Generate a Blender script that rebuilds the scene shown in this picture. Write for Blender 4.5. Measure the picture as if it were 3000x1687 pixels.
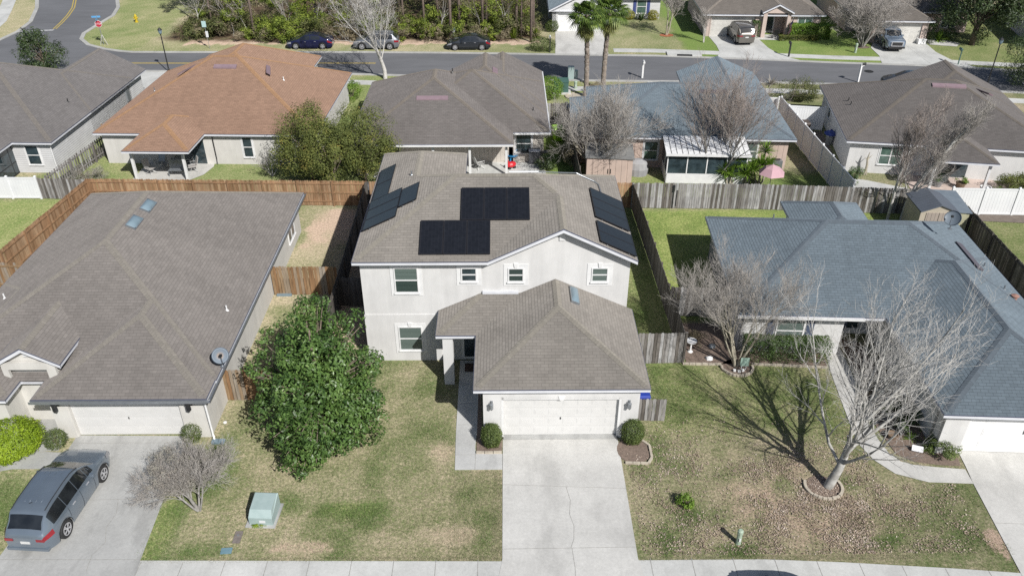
import bpy, math, random
import numpy as np
from math import sin, cos, pi, sqrt, radians as R, atan2
for o in list(bpy.data.objects): bpy.data.objects.remove(o)
SC = bpy.context.scene; COL = SC.collection

# ---------------- camera, sky, sun, exposure ----------------
cd = bpy.data.cameras.new('camera'); cam = bpy.data.objects.new('camera', cd); COL.objects.link(cam)
cam.location = (0, 0, 24.2); cam.rotation_euler = (R(90-32.4), 0, R(-0.55))
cd.sensor_width = 36; cd.lens = 28.8; cd.clip_start = 0.5; cd.clip_end = 4000
SC.camera = cam
W = bpy.data.worlds.new('World'); SC.world = W; W.use_nodes = True
wn = W.node_tree; bg = wn.nodes['Background']; sky = wn.nodes.new('ShaderNodeTexSky')
sky.sky_type = 'NISHITA'; sky.sun_disc = False; sky.sun_elevation = R(40.5); sky.sun_rotation = R(146)
sky.air_density = 1.0; sky.dust_density = 1.2; sky.ozone_density = 1.0
wn.links.new(sky.outputs[0], bg.inputs[0]); bg.inputs[1].default_value = 0.070
sd = bpy.data.lights.new('sun', 'SUN'); sun = bpy.data.objects.new('sun', sd); COL.objects.link(sun)
sd.energy = 4.7; sd.angle = R(0.53); sd.color = (1.0, 0.975, 0.935)
SDIR = (0.56*cos(R(40.5)), -0.83*cos(R(40.5)), sin(R(40.5)))
sun.rotation_euler = (R(90-40.5), 0, atan2(SDIR[1], SDIR[0]) + pi/2)
SC.view_settings.view_transform = 'Standard'; SC.view_settings.look = 'None'
SC.view_settings.exposure = 0.20; SC.view_settings.gamma = 1.0
SC.cycles.use_denoising = False; SC.cycles.use_adaptive_sampling = False; SC.cycles.max_bounces = 6; SC.cycles.diffuse_bounces = 3; SC.cycles.transparent_max_bounces = 8

# ---------------- mesh helper ----------------
class MB:
    def __init__(s): s.v=[]; s.f=[]; s.uv=[]; s.mi=[]; s.rn=[]; s.m=0; s.r=0.5
    def face(s, pts, uv=None):
        b=len(s.v); s.v += [tuple(p) for p in pts]; s.f.append(tuple(range(b,b+len(pts))))
        s.uv.append(uv if uv else [(0,0)]*len(pts)); s.mi.append(s.m); s.rn.append(s.r)
    def raw(s, vs, fs):
        b=len(s.v); s.v += [tuple(p) for p in vs]
        for f in fs:
            s.f.append(tuple(b+i for i in f)); s.uv.append([(0,0)]*len(f)); s.mi.append(s.m); s.rn.append(s.r)
    def box(s, x0,x1,y0,y1,z0,z1, T=None):
        vs=[(x0,y0,z0),(x1,y0,z0),(x1,y1,z0),(x0,y1,z0),(x0,y0,z1),(x1,y0,z1),(x1,y1,z1),(x0,y1,z1)]
        if T: vs=[T(*p) for p in vs]
        s.raw(vs, [(0,3,2,1),(4,5,6,7),(0,1,5,4),(1,2,6,5),(2,3,7,6),(3,0,4,7)])
    def taper(s, cx,cy,z0,z1,a0,b0,a1,b1, dx=0, dy=0):
        vs=[(cx+i*a0,cy+j*b0,z0) for i,j in ((-1,-1),(1,-1),(1,1),(-1,1))]+[(cx+dx+i*a1,cy+dy+j*b1,z1) for i,j in ((-1,-1),(1,-1),(1,1),(-1,1))]
        s.raw(vs, [(0,3,2,1),(4,5,6,7),(0,1,5,4),(1,2,6,5),(2,3,7,6),(3,0,4,7)])
    def tube(s, pts, rad, n=6, cap=True):
        b=len(s.v); k=len(pts); P=[np.array(p,float) for p in pts]
        for i,p in enumerate(P):
            d = P[min(i+1,k-1)]-P[max(i-1,0)]; d/= (np.linalg.norm(d)+1e-9)
            a = np.cross(d,(0,0,1.)) if abs(d[2])<.95 else np.cross(d,(1.,0,0)); a/=np.linalg.norm(a)+1e-9; c=np.cross(d,a)
            r = rad[i] if hasattr(rad,'__len__') else rad
            for j in range(n):
                t=2*pi*j/n; q=p+(a*cos(t)+c*sin(t))*r; s.v.append((q[0],q[1],q[2]))
        for i in range(k-1):
            for j in range(n):
                j2=(j+1)%n; s._q((b+i*n+j,b+i*n+j2,b+(i+1)*n+j2,b+(i+1)*n+j))
        if cap: s._q(tuple(b+j for j in range(n))[::-1]); s._q(tuple(b+(k-1)*n+j for j in range(n)))
    def _q(s,f): s.f.append(f); s.uv.append([(0,0)]*len(f)); s.mi.append(s.m); s.rn.append(s.r)
    def lathe(s, prof, c=(0,0,0), n=16, T=None):
        vs=[]; k=len(prof)
        for r,z in prof:
            for j in range(n):
                t=2*pi*j/n; p=(c[0]+r*cos(t),c[1]+r*sin(t),c[2]+z); vs.append(T(*p) if T else p)
        fs=[]
        for i in range(k-1):
            for j in range(n): fs.append((i*n+j,i*n+(j+1)%n,(i+1)*n+(j+1)%n,(i+1)*n+j))
        fs.append(tuple(range(n))[::-1]); fs.append(tuple((k-1)*n+j for j in range(n)))
        s.raw(vs,fs)
    def build(s, name, mats=None, parent=None, smooth=False, loc=None, rz=0):
        me=bpy.data.meshes.new(name); me.from_pydata(s.v,[],s.f)
        ul=me.uv_layers.new(name='UVMap'); ul.data.foreach_set('uv',[c for f in s.uv for p in f for c in p])
        at=me.attributes.new('rnd','FLOAT','FACE'); at.data.foreach_set('value',s.rn)
        if mats is not None:
            for m in (mats if isinstance(mats,(list,tuple)) else [mats]): me.materials.append(m)
        me.polygons.foreach_set('material_index', s.mi)
        if smooth: me.polygons.foreach_set('use_smooth',[True]*len(s.f))
        me.update(); o=bpy.data.objects.new(name,me); COL.objects.link(o)
        if parent is not None: o.parent=parent
        if loc is not None: o.location=loc
        o.rotation_euler[2]=rz
        return o
def tag(o, label=None, cat=None, group=None, kind=None):
    if label: o['label']=label
    if cat: o['category']=cat
    if group: o['group']=group
    if kind: o['kind']=kind
    return o
def thing(name, label, cat, loc=(0,0,0), rz=0, group=None):
    o=bpy.data.objects.new(name,None); COL.objects.link(o); o.location=loc; o.rotation_euler[2]=rz; o.empty_display_size=.3
    return tag(o,label,cat,group)
def copy_tree(o, parent=None):
    c=o.copy(); COL.objects.link(c)
    if parent is not None: c.parent=parent
    for ch in list(o.children): copy_tree(ch,c)
    return c
def dup(o, loc, rz, label, group=None, scale=None):
    c=copy_tree(o); c.location=loc; c.rotation_euler[2]=rz; c['label']=label
    if group: c['group']=group
    if scale: c.scale=(scale,)*3 if not hasattr(scale,'__len__') else scale
    return c
def struct(name, mb, m): return tag(mb.build(name,m),kind='structure')

# ---------------- materials ----------------
class NT:
    def __init__(s,name):
        s.m=bpy.data.materials.new(name); s.m.use_nodes=True; s.t=s.m.node_tree; s.b=s.t.nodes['Principled BSDF']; s._c={}
    def n(s,t,**k):
        x=s.t.nodes.new('ShaderNode'+t)
        for a,b in k.items(): setattr(x,a,b)
        return x
    def l(s,a,b): s.t.links.new(a,b)
    def co(s,kind='Object'):
        if 'tc' not in s._c: s._c['tc']=s.n('TexCoord')
        return s._c['tc'].outputs[kind]
    def noise(s,scale,detail=4,rough=.55,vec=None,stretch=None):
        x=s.n('TexNoise'); x.inputs['Scale'].default_value=scale; x.inputs['Detail'].default_value=detail; x.inputs['Roughness'].default_value=rough
        v=vec or s.co()
        if stretch:
            mp=s.n('Mapping'); mp.inputs['Scale'].default_value=stretch; s.l(v,mp.inputs[0]); v=mp.outputs[0]
        s.l(v,x.inputs['Vector']); return x.outputs['Fac']
    def ramp(s,fac,stops):
        x=s.n('ValToRGB'); e=x.color_ramp.elements
        while len(e)<len(stops): e.new(.5)
        for i,(p,c) in enumerate(stops):
            e[i].position=p; e[i].color=(c,c,c,1) if not hasattr(c,'__len__') else (*c,1)
        s.l(fac,x.inputs[0]); return x.outputs[0]
    def mix(s,f,a,b,mode='MIX'):
        x=s.n('Mix',data_type='RGBA',blend_type=mode)
        for sock,val in ((x.inputs[0],f),(x.inputs[6],a),(x.inputs[7],b)):
            if isinstance(val,(int,float)): sock.default_value=val
            elif isinstance(val,tuple): sock.default_value=(*val,1)
            else: s.l(val,sock)
        return x.outputs[2]
    def math(s,op,a,b=0,clamp=False):
        x=s.n('Math',operation=op,use_clamp=clamp)
        for i,val in enumerate((a,b)):
            if isinstance(val,(int,float)): x.inputs[i].default_value=val
            else: s.l(val,x.inputs[i])
        return x.outputs[0]
    def attr(s,name,o='Fac'): x=s.n('Attribute'); x.attribute_name=name; return x.outputs[o]
    def col(s,c):
        if isinstance(c,tuple): s.b.inputs['Base Color'].default_value=(*c,1)
        else: s.l(c,s.b.inputs['Base Color'])
    def bump(s,h,strength=.3,dist=.02):
        x=s.n('Bump'); x.inputs['Strength'].default_value=strength; x.inputs['Distance'].default_value=dist; s.l(h,x.inputs['Height']); s.l(x.outputs[0],s.b.inputs['Normal'])
    def fin(s,rough=.8,metal=0,spec=.5,coat=0):
        s.b.inputs['Roughness'].default_value=rough; s.b.inputs['Metallic'].default_value=metal
        s.b.inputs['Specular IOR Level'].default_value=spec; s.b.inputs['Coat Weight'].default_value=coat
        if coat: s.b.inputs['Coat Roughness'].default_value=.04
        return s.m
def sh(c,k): return tuple(min(1,max(0,x*k)) for x in c)
def pm(name,c,c2=None,scale=3,rough=.7,metal=0,bump=0,spec=.4,coat=0,detail=5,bs=None):
    t=NT(name); c2=c2 or sh(c,.82)
    f=t.ramp(t.noise(scale,detail),[(.3,0),(.7,1)]); t.col(t.mix(f,c,c2))
    if name.startswith('stucco'): t.col(t.mix(1,t.mix(1,t.mix(f,c,c2),t.ramp(t.noise(1.6,5,.7,None,(1,1,.12)),[(.3,.89),(.6,1.02)]),'MULTIPLY'),t.ramp(t.noise(.5,4,.6),[(.3,.93),(.6,1.02)]),'MULTIPLY'))
    if bump: t.bump(t.noise(bs or scale*12,3),bump,.01)
    return t.fin(rough,metal,spec,coat)
def shingle(name,c,var=.05,line=.66,stain=.84,grad=None):
    t=NT(name); uv=t.co('UV'); br=t.n('TexBrick'); t.l(uv,br.inputs['Vector'])
    br.inputs['Scale'].default_value=1; br.inputs['Brick Width'].default_value=.31; br.inputs['Row Height'].default_value=.145
    br.inputs['Mortar Size'].default_value=.009; br.inputs['Mortar Smooth'].default_value=.3; br.inputs['Bias'].default_value=0
    br.offset=.5
    br.inputs['Color1'].default_value=(*sh(c,1+var),1); br.inputs['Color2'].default_value=(*sh(c,1-var),1); br.inputs['Mortar'].default_value=(*sh(c,line),1)
    w=t.n('TexWhiteNoise',noise_dimensions='2D')
    # per-tab tone: quantised uv
    mp=t.n('VectorMath',operation='SNAP'); mp.inputs[1].default_value=(.31,.145,1); t.l(uv,mp.inputs[0]); t.l(mp.outputs[0],w.inputs['Vector'])
    tone=t.ramp(w.outputs['Value'],[(0,.93),(1,1.06)])
    a=t.mix(1,br.outputs['Color'],tone,'MULTIPLY')
    big=t.ramp(t.noise(.35,5,.6,uv,(1,.35,1)),[(.3,stain),(.62,1.03)])
    a=t.mix(1,a,big,'MULTIPLY')
    mid=t.ramp(t.noise(1.7,5,.7,uv),[(.25,.93),(.75,1.06)]); a=t.mix(1,a,mid,'MULTIPLY')
    fine=t.ramp(t.noise(60,2,.6,uv),[(.2,.86),(.8,1.12)]); a=t.mix(1,a,fine,'MULTIPLY')
    sx=t.n('SeparateXYZ'); t.l(uv,sx.inputs[0]); fr=t.math('FRACT',t.math('DIVIDE',sx.outputs[1],.145)); hh=t.math('SUBTRACT',t.math('SUBTRACT',1,fr),t.math('MULTIPLY',br.outputs['Fac'],.5))
    t.col(a); t.bump(hh,.6,.013); t.b.inputs['Diffuse Roughness'].default_value=1.0; return t.fin(.93,spec=.22)
def woodm(name,a,b,c,dark=.35):
    t=NT(name); r=t.attr('rnd'); base=t.ramp(r,[(0,a),(.5,b),(1,c)])
    g=t.ramp(t.noise(1.2,5,.7,None,(14,14,1.3)),[(.25,dark),(.6,1.08)]); st=t.ramp(t.noise(.7,3,.6,None,(1,1,.6)),[(.3,.7),(.65,1.1)])
    x=t.mix(1,base,g,'MULTIPLY'); x=t.mix(1,x,st,'MULTIPLY'); t.col(x); return t.fin(.85,spec=.25)
def leafm(name,dark,light,tip=None,trans=.25,rough=.45,spec=.5):
    t=NT(name); r=t.attr('rnd'); n=t.noise(1.1,2)
    f=t.math('ADD',t.math('MULTIPLY',r,.65),t.math('MULTIPLY',t.math('SUBTRACT',n,.3),.9))
    stops=[(.12,dark),(.7,light)]+([(.97,tip)] if tip else []); c=t.ramp(f,stops); t.col(c); t.fin(rough,spec=spec)
    tr=t.n('BsdfTranslucent'); t.l(c,tr.inputs['Color']); mx=t.n('MixShader'); mx.inputs[0].default_value=trans
    t.l(t.b.outputs[0],mx.inputs[1]); t.l(tr.outputs[0],mx.inputs[2]); t.l(mx.outputs[0],t.t.nodes['Material Output'].inputs[0]); return t.m
def concrete(name,c,crack=True,k=1):
    t=NT(name); f=t.ramp(t.noise(.45,6,.65),[(.3,.80),(.66,1.04)]); g=t.ramp(t.noise(9,5,.7),[(.25,.87),(.75,1.07)]); h=t.ramp(t.noise(90,2),[(.2,.9),(.8,1.08)])
    a=t.mix(1,c,f,'MULTIPLY'); a=t.mix(1,a,g,'MULTIPLY'); a=t.mix(1,a,h,'MULTIPLY')
    s=t.ramp(t.noise(.9,4,.6,None,(1,.35,1)),[(.36,.78 if crack else .9),(.5,1)]); a=t.mix(.6*k,a,t.mix(1,a,s,'MULTIPLY')); t.col(a); t.bump(t.noise(70,2),.15,.005); return t.fin(.88,spec=.25)
def glassm(name,c=(.02,.03,.035),c2=None,rough=.06):
    t=NT(name); n=t.ramp(t.noise(2.2,2),[(.35,0),(.65,1)]); t.col(t.mix(n,c,c2 or sh(c,2.2))); return t.fin(rough,spec=.9)
def blindm(name,a,b,per=.05):
    t=NT(name); s=t.n('SeparateXYZ'); t.l(t.co(),s.inputs[0]); m=t.math('FRACT',t.math('DIVIDE',s.outputs[2],per)); f=t.ramp(m,[(.25,0),(.4,1)])
    t.col(t.mix(f,b,a)); return t.fin(.12,spec=.8)
def bandm(name,c,c2,per,axis=2,w=.12,rough=.7):
    t=NT(name); s=t.n('SeparateXYZ'); t.l(t.co(),s.inputs[0]); m=t.math('FRACT',t.math('DIVIDE',s.outputs[axis],per)); f=t.ramp(m,[(w*.6,0),(w,1)])
    n=t.ramp(t.noise(1.3,4),[(.3,.9),(.7,1.05)]); t.col(t.mix(1,t.mix(f,c2,c),n,'MULTIPLY')); t.bump(f,.5,.02); return t.fin(rough)
M={}
M['roof_taupe']=shingle('roof_taupe',(.170,.156,.146),line=.68)
M['roof_main']=shingle('roof_main',(.218,.201,.181),line=.66)
M['roof_orange']=shingle('roof_orange',(.245,.157,.113),line=.62,stain=.88)
M['roof_brown']=shingle('roof_brown',(.150,.137,.130),line=.68)
M['roof_grey']=shingle('roof_grey',(.138,.130,.128),line=.68)
M['roof_blue']=shingle('roof_blue',(.160,.198,.228),line=.5)
M['roof_tan']=shingle('roof_tan',(.17,.152,.135),line=.6)
CAPC={'roof_taupe':(.195,.18,.16),'roof_main':(.238,.22,.19),'roof_orange':(.285,.172,.10),'roof_brown':(.17,.15,.13),'roof_grey':(.155,.142,.13),'roof_blue':(.14,.168,.195),'roof_tan':(.25,.22,.19)}
for k,c in list(CAPC.items()): M['cap_'+k]=shingle('cap_'+k,c,line=.75)
M['stucco']=pm('stucco',(.62,.615,.605),(.57,.565,.555),1.2,.9,bump=.25,bs=60)
M['stucco_cream']=pm('stucco_cream',(.60,.585,.55),(.54,.525,.49),1.2,.9,bump=.25,bs=60)
M['stucco_pink']=pm('stucco_pink',(.55,.45,.40),(.49,.40,.355),1.2,.9,bump=.2,bs=60)
M['trim']=pm('trim_white',(.72,.72,.71),(.62,.62,.62),3,.55)
M['fascia']=pm('fascia_white',(.66,.67,.70),(.56,.57,.6),2,.5)
M['drip']=pm('drip_edge',(.08,.09,.14),(.1,.11,.16),2,.5)
M['door_white']=pm('door_white',(.60,.595,.58),(.56,.555,.54),2,.6)
M['dark']=pm('dark_interior',(.018,.018,.02),(.03,.03,.03),3,.8)
M['metal_dark']=pm('metal_dark',(.035,.037,.04),(.06,.06,.06),6,.45,metal=.5)
M['metal_grey']=pm('metal_grey',(.35,.37,.39),(.28,.3,.32),5,.4,metal=.6)
M['white']=pm('white_plastic',(.75,.75,.74),(.66,.66,.66),3,.45)
M['vinyl']=pm('vinyl_white',(.74,.75,.75),(.66,.67,.68),.8,.45)
M['glass']=glassm('glass_dark'); M['glass_green']=glassm('glass_green',(.05,.09,.075),(.10,.16,.13))
M['blind_green']=blindm('blinds_green',(.14,.18,.165),(.03,.045,.04),.07); M['blind_dark']=blindm('blinds_dark',(.05,.075,.068),(.012,.018,.018),.07)
M['siding_white']=bandm('siding_white',(.60,.60,.60),(.38,.38,.39),.16)
M['siding_tan']=bandm('siding_tan',(.50,.39,.33),(.22,.17,.15),.40,axis=0,w=.06)
M['siding_beige']=bandm('siding_beige',(.50,.46,.41),(.3,.27,.24),.3,axis=0,w=.07)
M['conc']=concrete('concrete_drive',(.57,.56,.53)); M['conc_old']=concrete('concrete_old',(.43,.43,.415),k=1.6); M['conc_walk']=concrete('concrete_walk',(.57,.57,.545)); M['conc_path']=concrete('concrete_path',(.52,.52,.505))
M['joint']=pm('joint_dark',(.24,.235,.22),(.36,.35,.32),9,.95)
M['kerb']=concrete('kerb_concrete',(.46,.455,.43))
t=NT('asphalt'); a=t.ramp(t.noise(.12,5,.6),[(.3,.88),(.7,1.1)]); b=t.ramp(t.noise(40,3,.7),[(.2,.82),(.8,1.2)]); c=t.ramp(t.noise(.8,5,.7,None,(.25,1,1)),[(.35,.9),(.6,1.04)])
t.col(t.mix(1,t.mix(1,t.mix(1,(.150,.152,.160),a,'MULTIPLY'),b,'MULTIPLY'),c,'MULTIPLY')); t.bump(t.noise(60,2),.3,.01); M['asphalt']=t.fin(.92,spec=.2)
M['yellow']=pm('paint_yellow',(.55,.40,.07),(.35,.28,.1),6,.7); M['paint_white']=pm('paint_white',(.55,.55,.54),(.35,.35,.35),6,.7)
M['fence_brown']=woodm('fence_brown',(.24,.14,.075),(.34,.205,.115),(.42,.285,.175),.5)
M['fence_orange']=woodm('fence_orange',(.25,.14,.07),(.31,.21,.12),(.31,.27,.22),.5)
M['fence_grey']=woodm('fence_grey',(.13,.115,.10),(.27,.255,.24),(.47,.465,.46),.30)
M['fence_dark']=woodm('fence_dark',(.09,.08,.07),(.14,.125,.11),(.2,.185,.17),.5)  # darker grey wood, shade of the shadowed fence runs put into the colour
M['solar_f']=None
def solar(name,c,line):
    t=NT(name); uv=t.co('UV'); br=t.n('TexBrick'); br.offset=0; t.l(uv,br.inputs['Vector']); br.inputs['Scale'].default_value=1
    br.inputs['Brick Width'].default_value=.158; br.inputs['Row Height'].default_value=.052; br.inputs['Mortar Size'].default_value=.0035
    br.inputs['Color1'].default_value=(*c,1); br.inputs['Color2'].default_value=(*sh(c,1.25),1); br.inputs['Mortar'].default_value=(*line,1)
    n=t.ramp(t.noise(5,3),[(.3,.85),(.7,1.15)]); t.col(t.mix(1,br.outputs[0],n,'MULTIPLY')); return t.fin(.2,spec=.5)
M['solar']=solar('solar_cells',(.009,.010,.013),(.022,.023,.028))
M['frame_black']=pm('frame_black',(.015,.015,.018),(.02,.02,.024),4,.4)
M['skylight']=pm('skylight_dome',(.20,.27,.31),(.16,.22,.26),3,.3,spec=.5)
M['vent_pink']=pm('vent_mauve',(.25,.18,.20),(.21,.15,.17),3,.6); M['vent_dark']=pm('vent_dark',(.09,.085,.1),(.12,.11,.13),3,.6)
M['mulch']=pm('mulch',(.13,.10,.08),(.24,.18,.145),14,.95,bump=.8,bs=30); M['mulch_red']=pm('mulch_red',(.42,.15,.07),(.3,.1,.05),12,.95,bump=.6,bs=30)
M['paver']=pm('edging_stone',(.50,.45,.36),(.38,.33,.27),7,.9,bump=.4); M['bare']=pm('bare_ground',(.13,.105,.09),(.18,.15,.125),3,.95,bump=.4)
# ---------------- ground ----------------
rs=np.random.RandomState(3)
def vnoise(X,Y,cell,seed):
    r=np.random.RandomState(seed); G=r.rand(512,512); x=X/cell+100; y=Y/cell+100
    xi=np.floor(x).astype(int); yi=np.floor(y).astype(int); fx=x-xi; fy=y-yi; fx=fx*fx*(3-2*fx); fy=fy*fy*(3-2*fy)
    g=lambda a,b: G[a%512,b%512]
    return (g(xi,yi)*(1-fx)+g(xi+1,yi)*fx)*(1-fy)+(g(xi,yi+1)*(1-fx)+g(xi+1,yi+1)*fx)*fy
def fbm(X,Y,cell,seed,n=4):
    s=0;a=1;t=0
    for i in range(n): s=s+a*vnoise(X,Y,cell/2**i,seed+i); t+=a; a*=.65
    return s/t
xs=np.concatenate([np.arange(-66,-34,.5),np.arange(-34,38,.3),np.arange(38,74,.5)]); ys=np.concatenate([np.arange(8,50,.3),np.arange(50,128,.5)])
GX,GY=np.meshgrid(xs,ys); nx,ny=len(xs),len(ys)
nA=fbm(GX,GY,3.2,1); nB=fbm(GX,GY,1.1,7); nC=fbm(GX,GY,7.,17)
g=.42+(nA-.5)*.9+(nC-.5)*.5; br=np.clip((nC-.55)*.6,0,1); mu=np.zeros_like(g); lush=np.zeros_like(g)
def reg(x0,x1,y0,y1,soft=.5,wob=.5):
    w=(nB-.5)*2*wob
    d=np.minimum(np.minimum(GX-x0,x1-GX),np.minimum(GY-y0,y1-GY))+w
    return np.clip(d/soft+.5,0,1)
def ell(cx,cy,rx,ry,soft=.4,wob=.6):
    d=1-np.sqrt(((GX-cx)/rx)**2+((GY-cy)/ry)**2)+(nB-.5)*wob
    return np.clip(d/soft,0,1)
def setv(A,m,v,k=1.): return A*(1-m*k)+(v+(A-.42)*.5)*m*k
# front left lawn
m=reg(-13.5,0,19,32); g=setv(g,m,.44); br=setv(br,m,.12,.8)
for e,v in ((ell(-6.1,22.2,1.6,.55),.78),(ell(-5.2,21.9,.9,.9),.85),(ell(-12.9,21.3,.8,2.2),.8),(ell(-12,24.5,1.0,2.2),.75),(ell(-4.5,29.5,2.2,.9),.65),(ell(-8.7,22.5,1.2,.8),.62),(ell(-3.8,21.6,.9,.7),.7),(ell(-11,20.3,1.3,.4),.8),(ell(-1.2,21.5,1.1,2.2),.62)): g=setv(g,e,v)
for e in (ell(-2.2,20.9,1.5,.7),ell(-2.6,25.4,.7,.9),ell(-7.5,20.4,1.5,.5)): br=np.maximum(br,e*.45); g=g*(1-e*.45)
lush=np.maximum(lush,ell(-6.1,22.2,1.4,.5)*.3); lush=np.maximum(lush,ell(-13.1,21.3,.6,2.4)*.35)
# front right lawn
m=reg(4.9,19.5,19,31.2); g=setv(g,m,.50); l=ell(11.8,22.6,8.5,5.2,.9,.9); br=np.maximum(br,l*.5); g=g*(1-l*.1)
e=reg(6.5,15,26.5,31.2,1.2,.9); g=setv(g,e,.58,.9); lush=np.maximum(lush,e*.25)
e=ell(17.6,21.5,1.6,3.2); g=setv(g,e,.62,.8); br=br*(1-e*.7)
e=ell(18.2,20.4,.5,.9); br=np.maximum(br,e*.7)
for e in (ell(8.5,20.2,1.0,.4),ell(7.1,21.9,.7,.6),ell(14,20.5,.8,.4),ell(5.9,20.6,.4,.9)): g=setv(g,e,.9); br=br*(1-e*.7)
g=g+.75*(fbm(GX,GY,.9,55,3)-.5)
# side / back yards
m=reg(-12.4,-9,37.3,48,.4,.3); g=setv(g,m,.3); br=np.maximum(br,m*reg(-13,-8.5,42,49,3,.9)*.6); br=np.maximum(br,m*.15)
m=reg(-9.2,-6.5,31,48,.3,.1); g=setv(g,m,.15); br=np.maximum(br,m*.5)
m=reg(5.8,8.7,31,47.8,.3,.1); g=setv(g,m,.72); lush=np.maximum(lush,m*.3)
m=reg(8.4,28,35,47.4,.5,.2); g=setv(g,m,.72); lush=np.maximum(lush,m*.85)
m=reg(-34,-26.8,30,49.2,.5,.2); g=setv(g,m,.62); lush=np.maximum(lush,m*.45)
m=reg(-32.5,-8,49,75,.5,.2); g=setv(g,m,.62); lush=np.maximum(lush,m*.25)
m=reg(-13,8,49,76,.5,.2); g=setv(g,m,.62); lush=np.maximum(lush,m*.3)
m=reg(3.1,5.2,49,62,.3,.1); g=setv(g,m,.9); lush=np.maximum(lush,m*.85)
m=reg(8,22.6,47.7,53,.5,.2); g=setv(g,m,.75); lush=np.maximum(lush,m*.4)
m=reg(22.4,40,45,73,.5,.2); g=setv(g,m,.5)
m=reg(28.5,45,36,46,.5,.3); g=setv(g,m,.6); lush=np.maximum(lush,m*.3)
m=reg(-21.5,-13,17,27,.4,.3); g=setv(g,m,.5); e=ell(-19.6,22.6,1.5,2.2); g=setv(g,e,.75); e=ell(-19.8,20.7,1.2,1); br=np.maximum(br,e*.3)
# across the road
m=reg(-37,12,82,87.3,.5,.6); g=setv(g,m,.46); lush=np.maximum(lush,m*.05); e=reg(-33,4,85.3,87.4,.7,1.2); br=np.maximum(br,e*.8)
m=reg(-36,3.5,86.6,128,1.5,1.6); mu=np.maximum(mu,m); 
m=reg(-47,-37,82.5,106,1,1); g=setv(g,m,.58); lush=np.maximum(lush,m*.15)
m=reg(10,22,80,100,.6,.8); g=setv(g,m,.52); lush=np.maximum(lush,m*.1)
m=reg(18.5,22.2,80,110,.8,.8); g=setv(g,m,.95); lush=np.maximum(lush,m*.7)
m=reg(26.5,38.6,78,110,.5,.4); g=setv(g,m,.85); lush=np.maximum(lush,m*.75)
m=reg(42,70,72,100,.5,.6); g=setv(g,m,.62); lush=np.maximum(lush,m*.35)
m=reg(-66,-52,84,110,.8,.8); g=setv(g,m,.35)
g=np.clip(g+.35*(fbm(GX,GY,1.6,91,4)-.5),0,1); br=np.clip(br*(.65+.9*fbm(GX,GY,1.3,44,3)),0,1)
me=bpy.data.meshes.new('ground'); V=np.stack([GX.ravel(),GY.ravel(),((nA-.5)*.05).ravel()*0],1)
idx=np.arange(nx*ny).reshape(ny,nx); F=np.stack([idx[:-1,:-1].ravel(),idx[:-1,1:].ravel(),idx[1:,1:].ravel(),idx[1:,:-1].ravel()],1)
me.vertices.add(len(V)); me.vertices.foreach_set('co',V.ravel()); me.loops.add(F.size); me.loops.foreach_set('vertex_index',F.ravel())
me.polygons.add(len(F)); me.polygons.foreach_set('loop_start',np.arange(0,F.size,4)); me.update(calc_edges=True)
ca=me.color_attributes.new('mask','FLOAT_COLOR','POINT'); ca.data.foreach_set('color',np.stack([g.ravel(),br.ravel(),mu.ravel(),lush.ravel()],1).ravel())
t=NT('lawn'); at=t.n('Attribute'); at.attribute_name='mask'; sp=t.n('SeparateColor'); t.l(at.outputs['Color'],sp.inputs[0]); al=at.outputs['Alpha']
nf=t.noise(13,5,.8); nm=t.noise(5.5,5,.7); nl=t.noise(11,4,.7)
gf=t.math('ADD',sp.outputs[0],t.math('MULTIPLY',t.math('SUBTRACT',nf,.5),2.3)); gf=t.math('ADD',gf,t.math('MULTIPLY',t.math('SUBTRACT',nm,.5),1.5))
base=t.ramp(gf,[(0,(.375,.315,.225)),(.30,(.262,.242,.150)),(.62,(.168,.178,.088)),(1.0,(.098,.142,.048))])
lb=t.ramp(gf,[(.05,(.37,.345,.165)),(.45,(.25,.29,.09)),(.9,(.14,.205,.05))]); base=t.mix(al,base,lb)
bf=t.math('ADD',sp.outputs[1],t.math('MULTIPLY',t.math('SUBTRACT',nl,.5),1.6)); bf=t.ramp(bf,[(.38,0),(.6,1)]); bf=t.math('MULTIPLY',bf,t.math('MULTIPLY',sp.outputs[1],1.6,True),True)
lit=t.ramp(t.noise(34,3,.8),[(.3,(.16,.105,.07)),(.5,(.40,.30,.225)),(.7,(.62,.52,.44))]); base=t.mix(bf,base,lit)
wood=t.ramp(t.noise(3,5,.7),[(.3,(.035,.028,.02)),(.6,(.1,.07,.045))]); mf=t.math('MULTIPLY',sp.outputs[2],1.0,True); base=t.mix(mf,base,wood)
sp2=t.mix(1,t.ramp(t.noise(8,4,.8),[(.34,.62),(.5,1),(.66,1.3)]),t.ramp(t.noise(19,4,.85),[(.3,.6),(.5,1),(.7,1.35)]),'MULTIPLY'); base=t.mix(1,base,sp2,'MULTIPLY'); t.col(base)
hb=t.n('Bump'); hb.inputs['Strength'].default_value=.7; hb.inputs['Distance'].default_value=.045; t.l(nf,hb.inputs['Height']); t.l(hb.outputs[0],t.b.inputs['Normal'])
t.b.inputs['Diffuse Roughness'].default_value=1.0; M['lawn']=t.fin(.95,spec=.12)
me.materials.append(M['lawn']); o=bpy.data.objects.new('ground',me); COL.objects.link(o); tag(o,kind='structure')
b=MB(); b.face([(-1500,-1500,-.03),(1500,-1500,-.03),(1500,1500,-.03),(-1500,1500,-.03)]); struct('far_ground',b,pm('far_grass',(.13,.15,.06),(.2,.19,.1),.05,.95))

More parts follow.
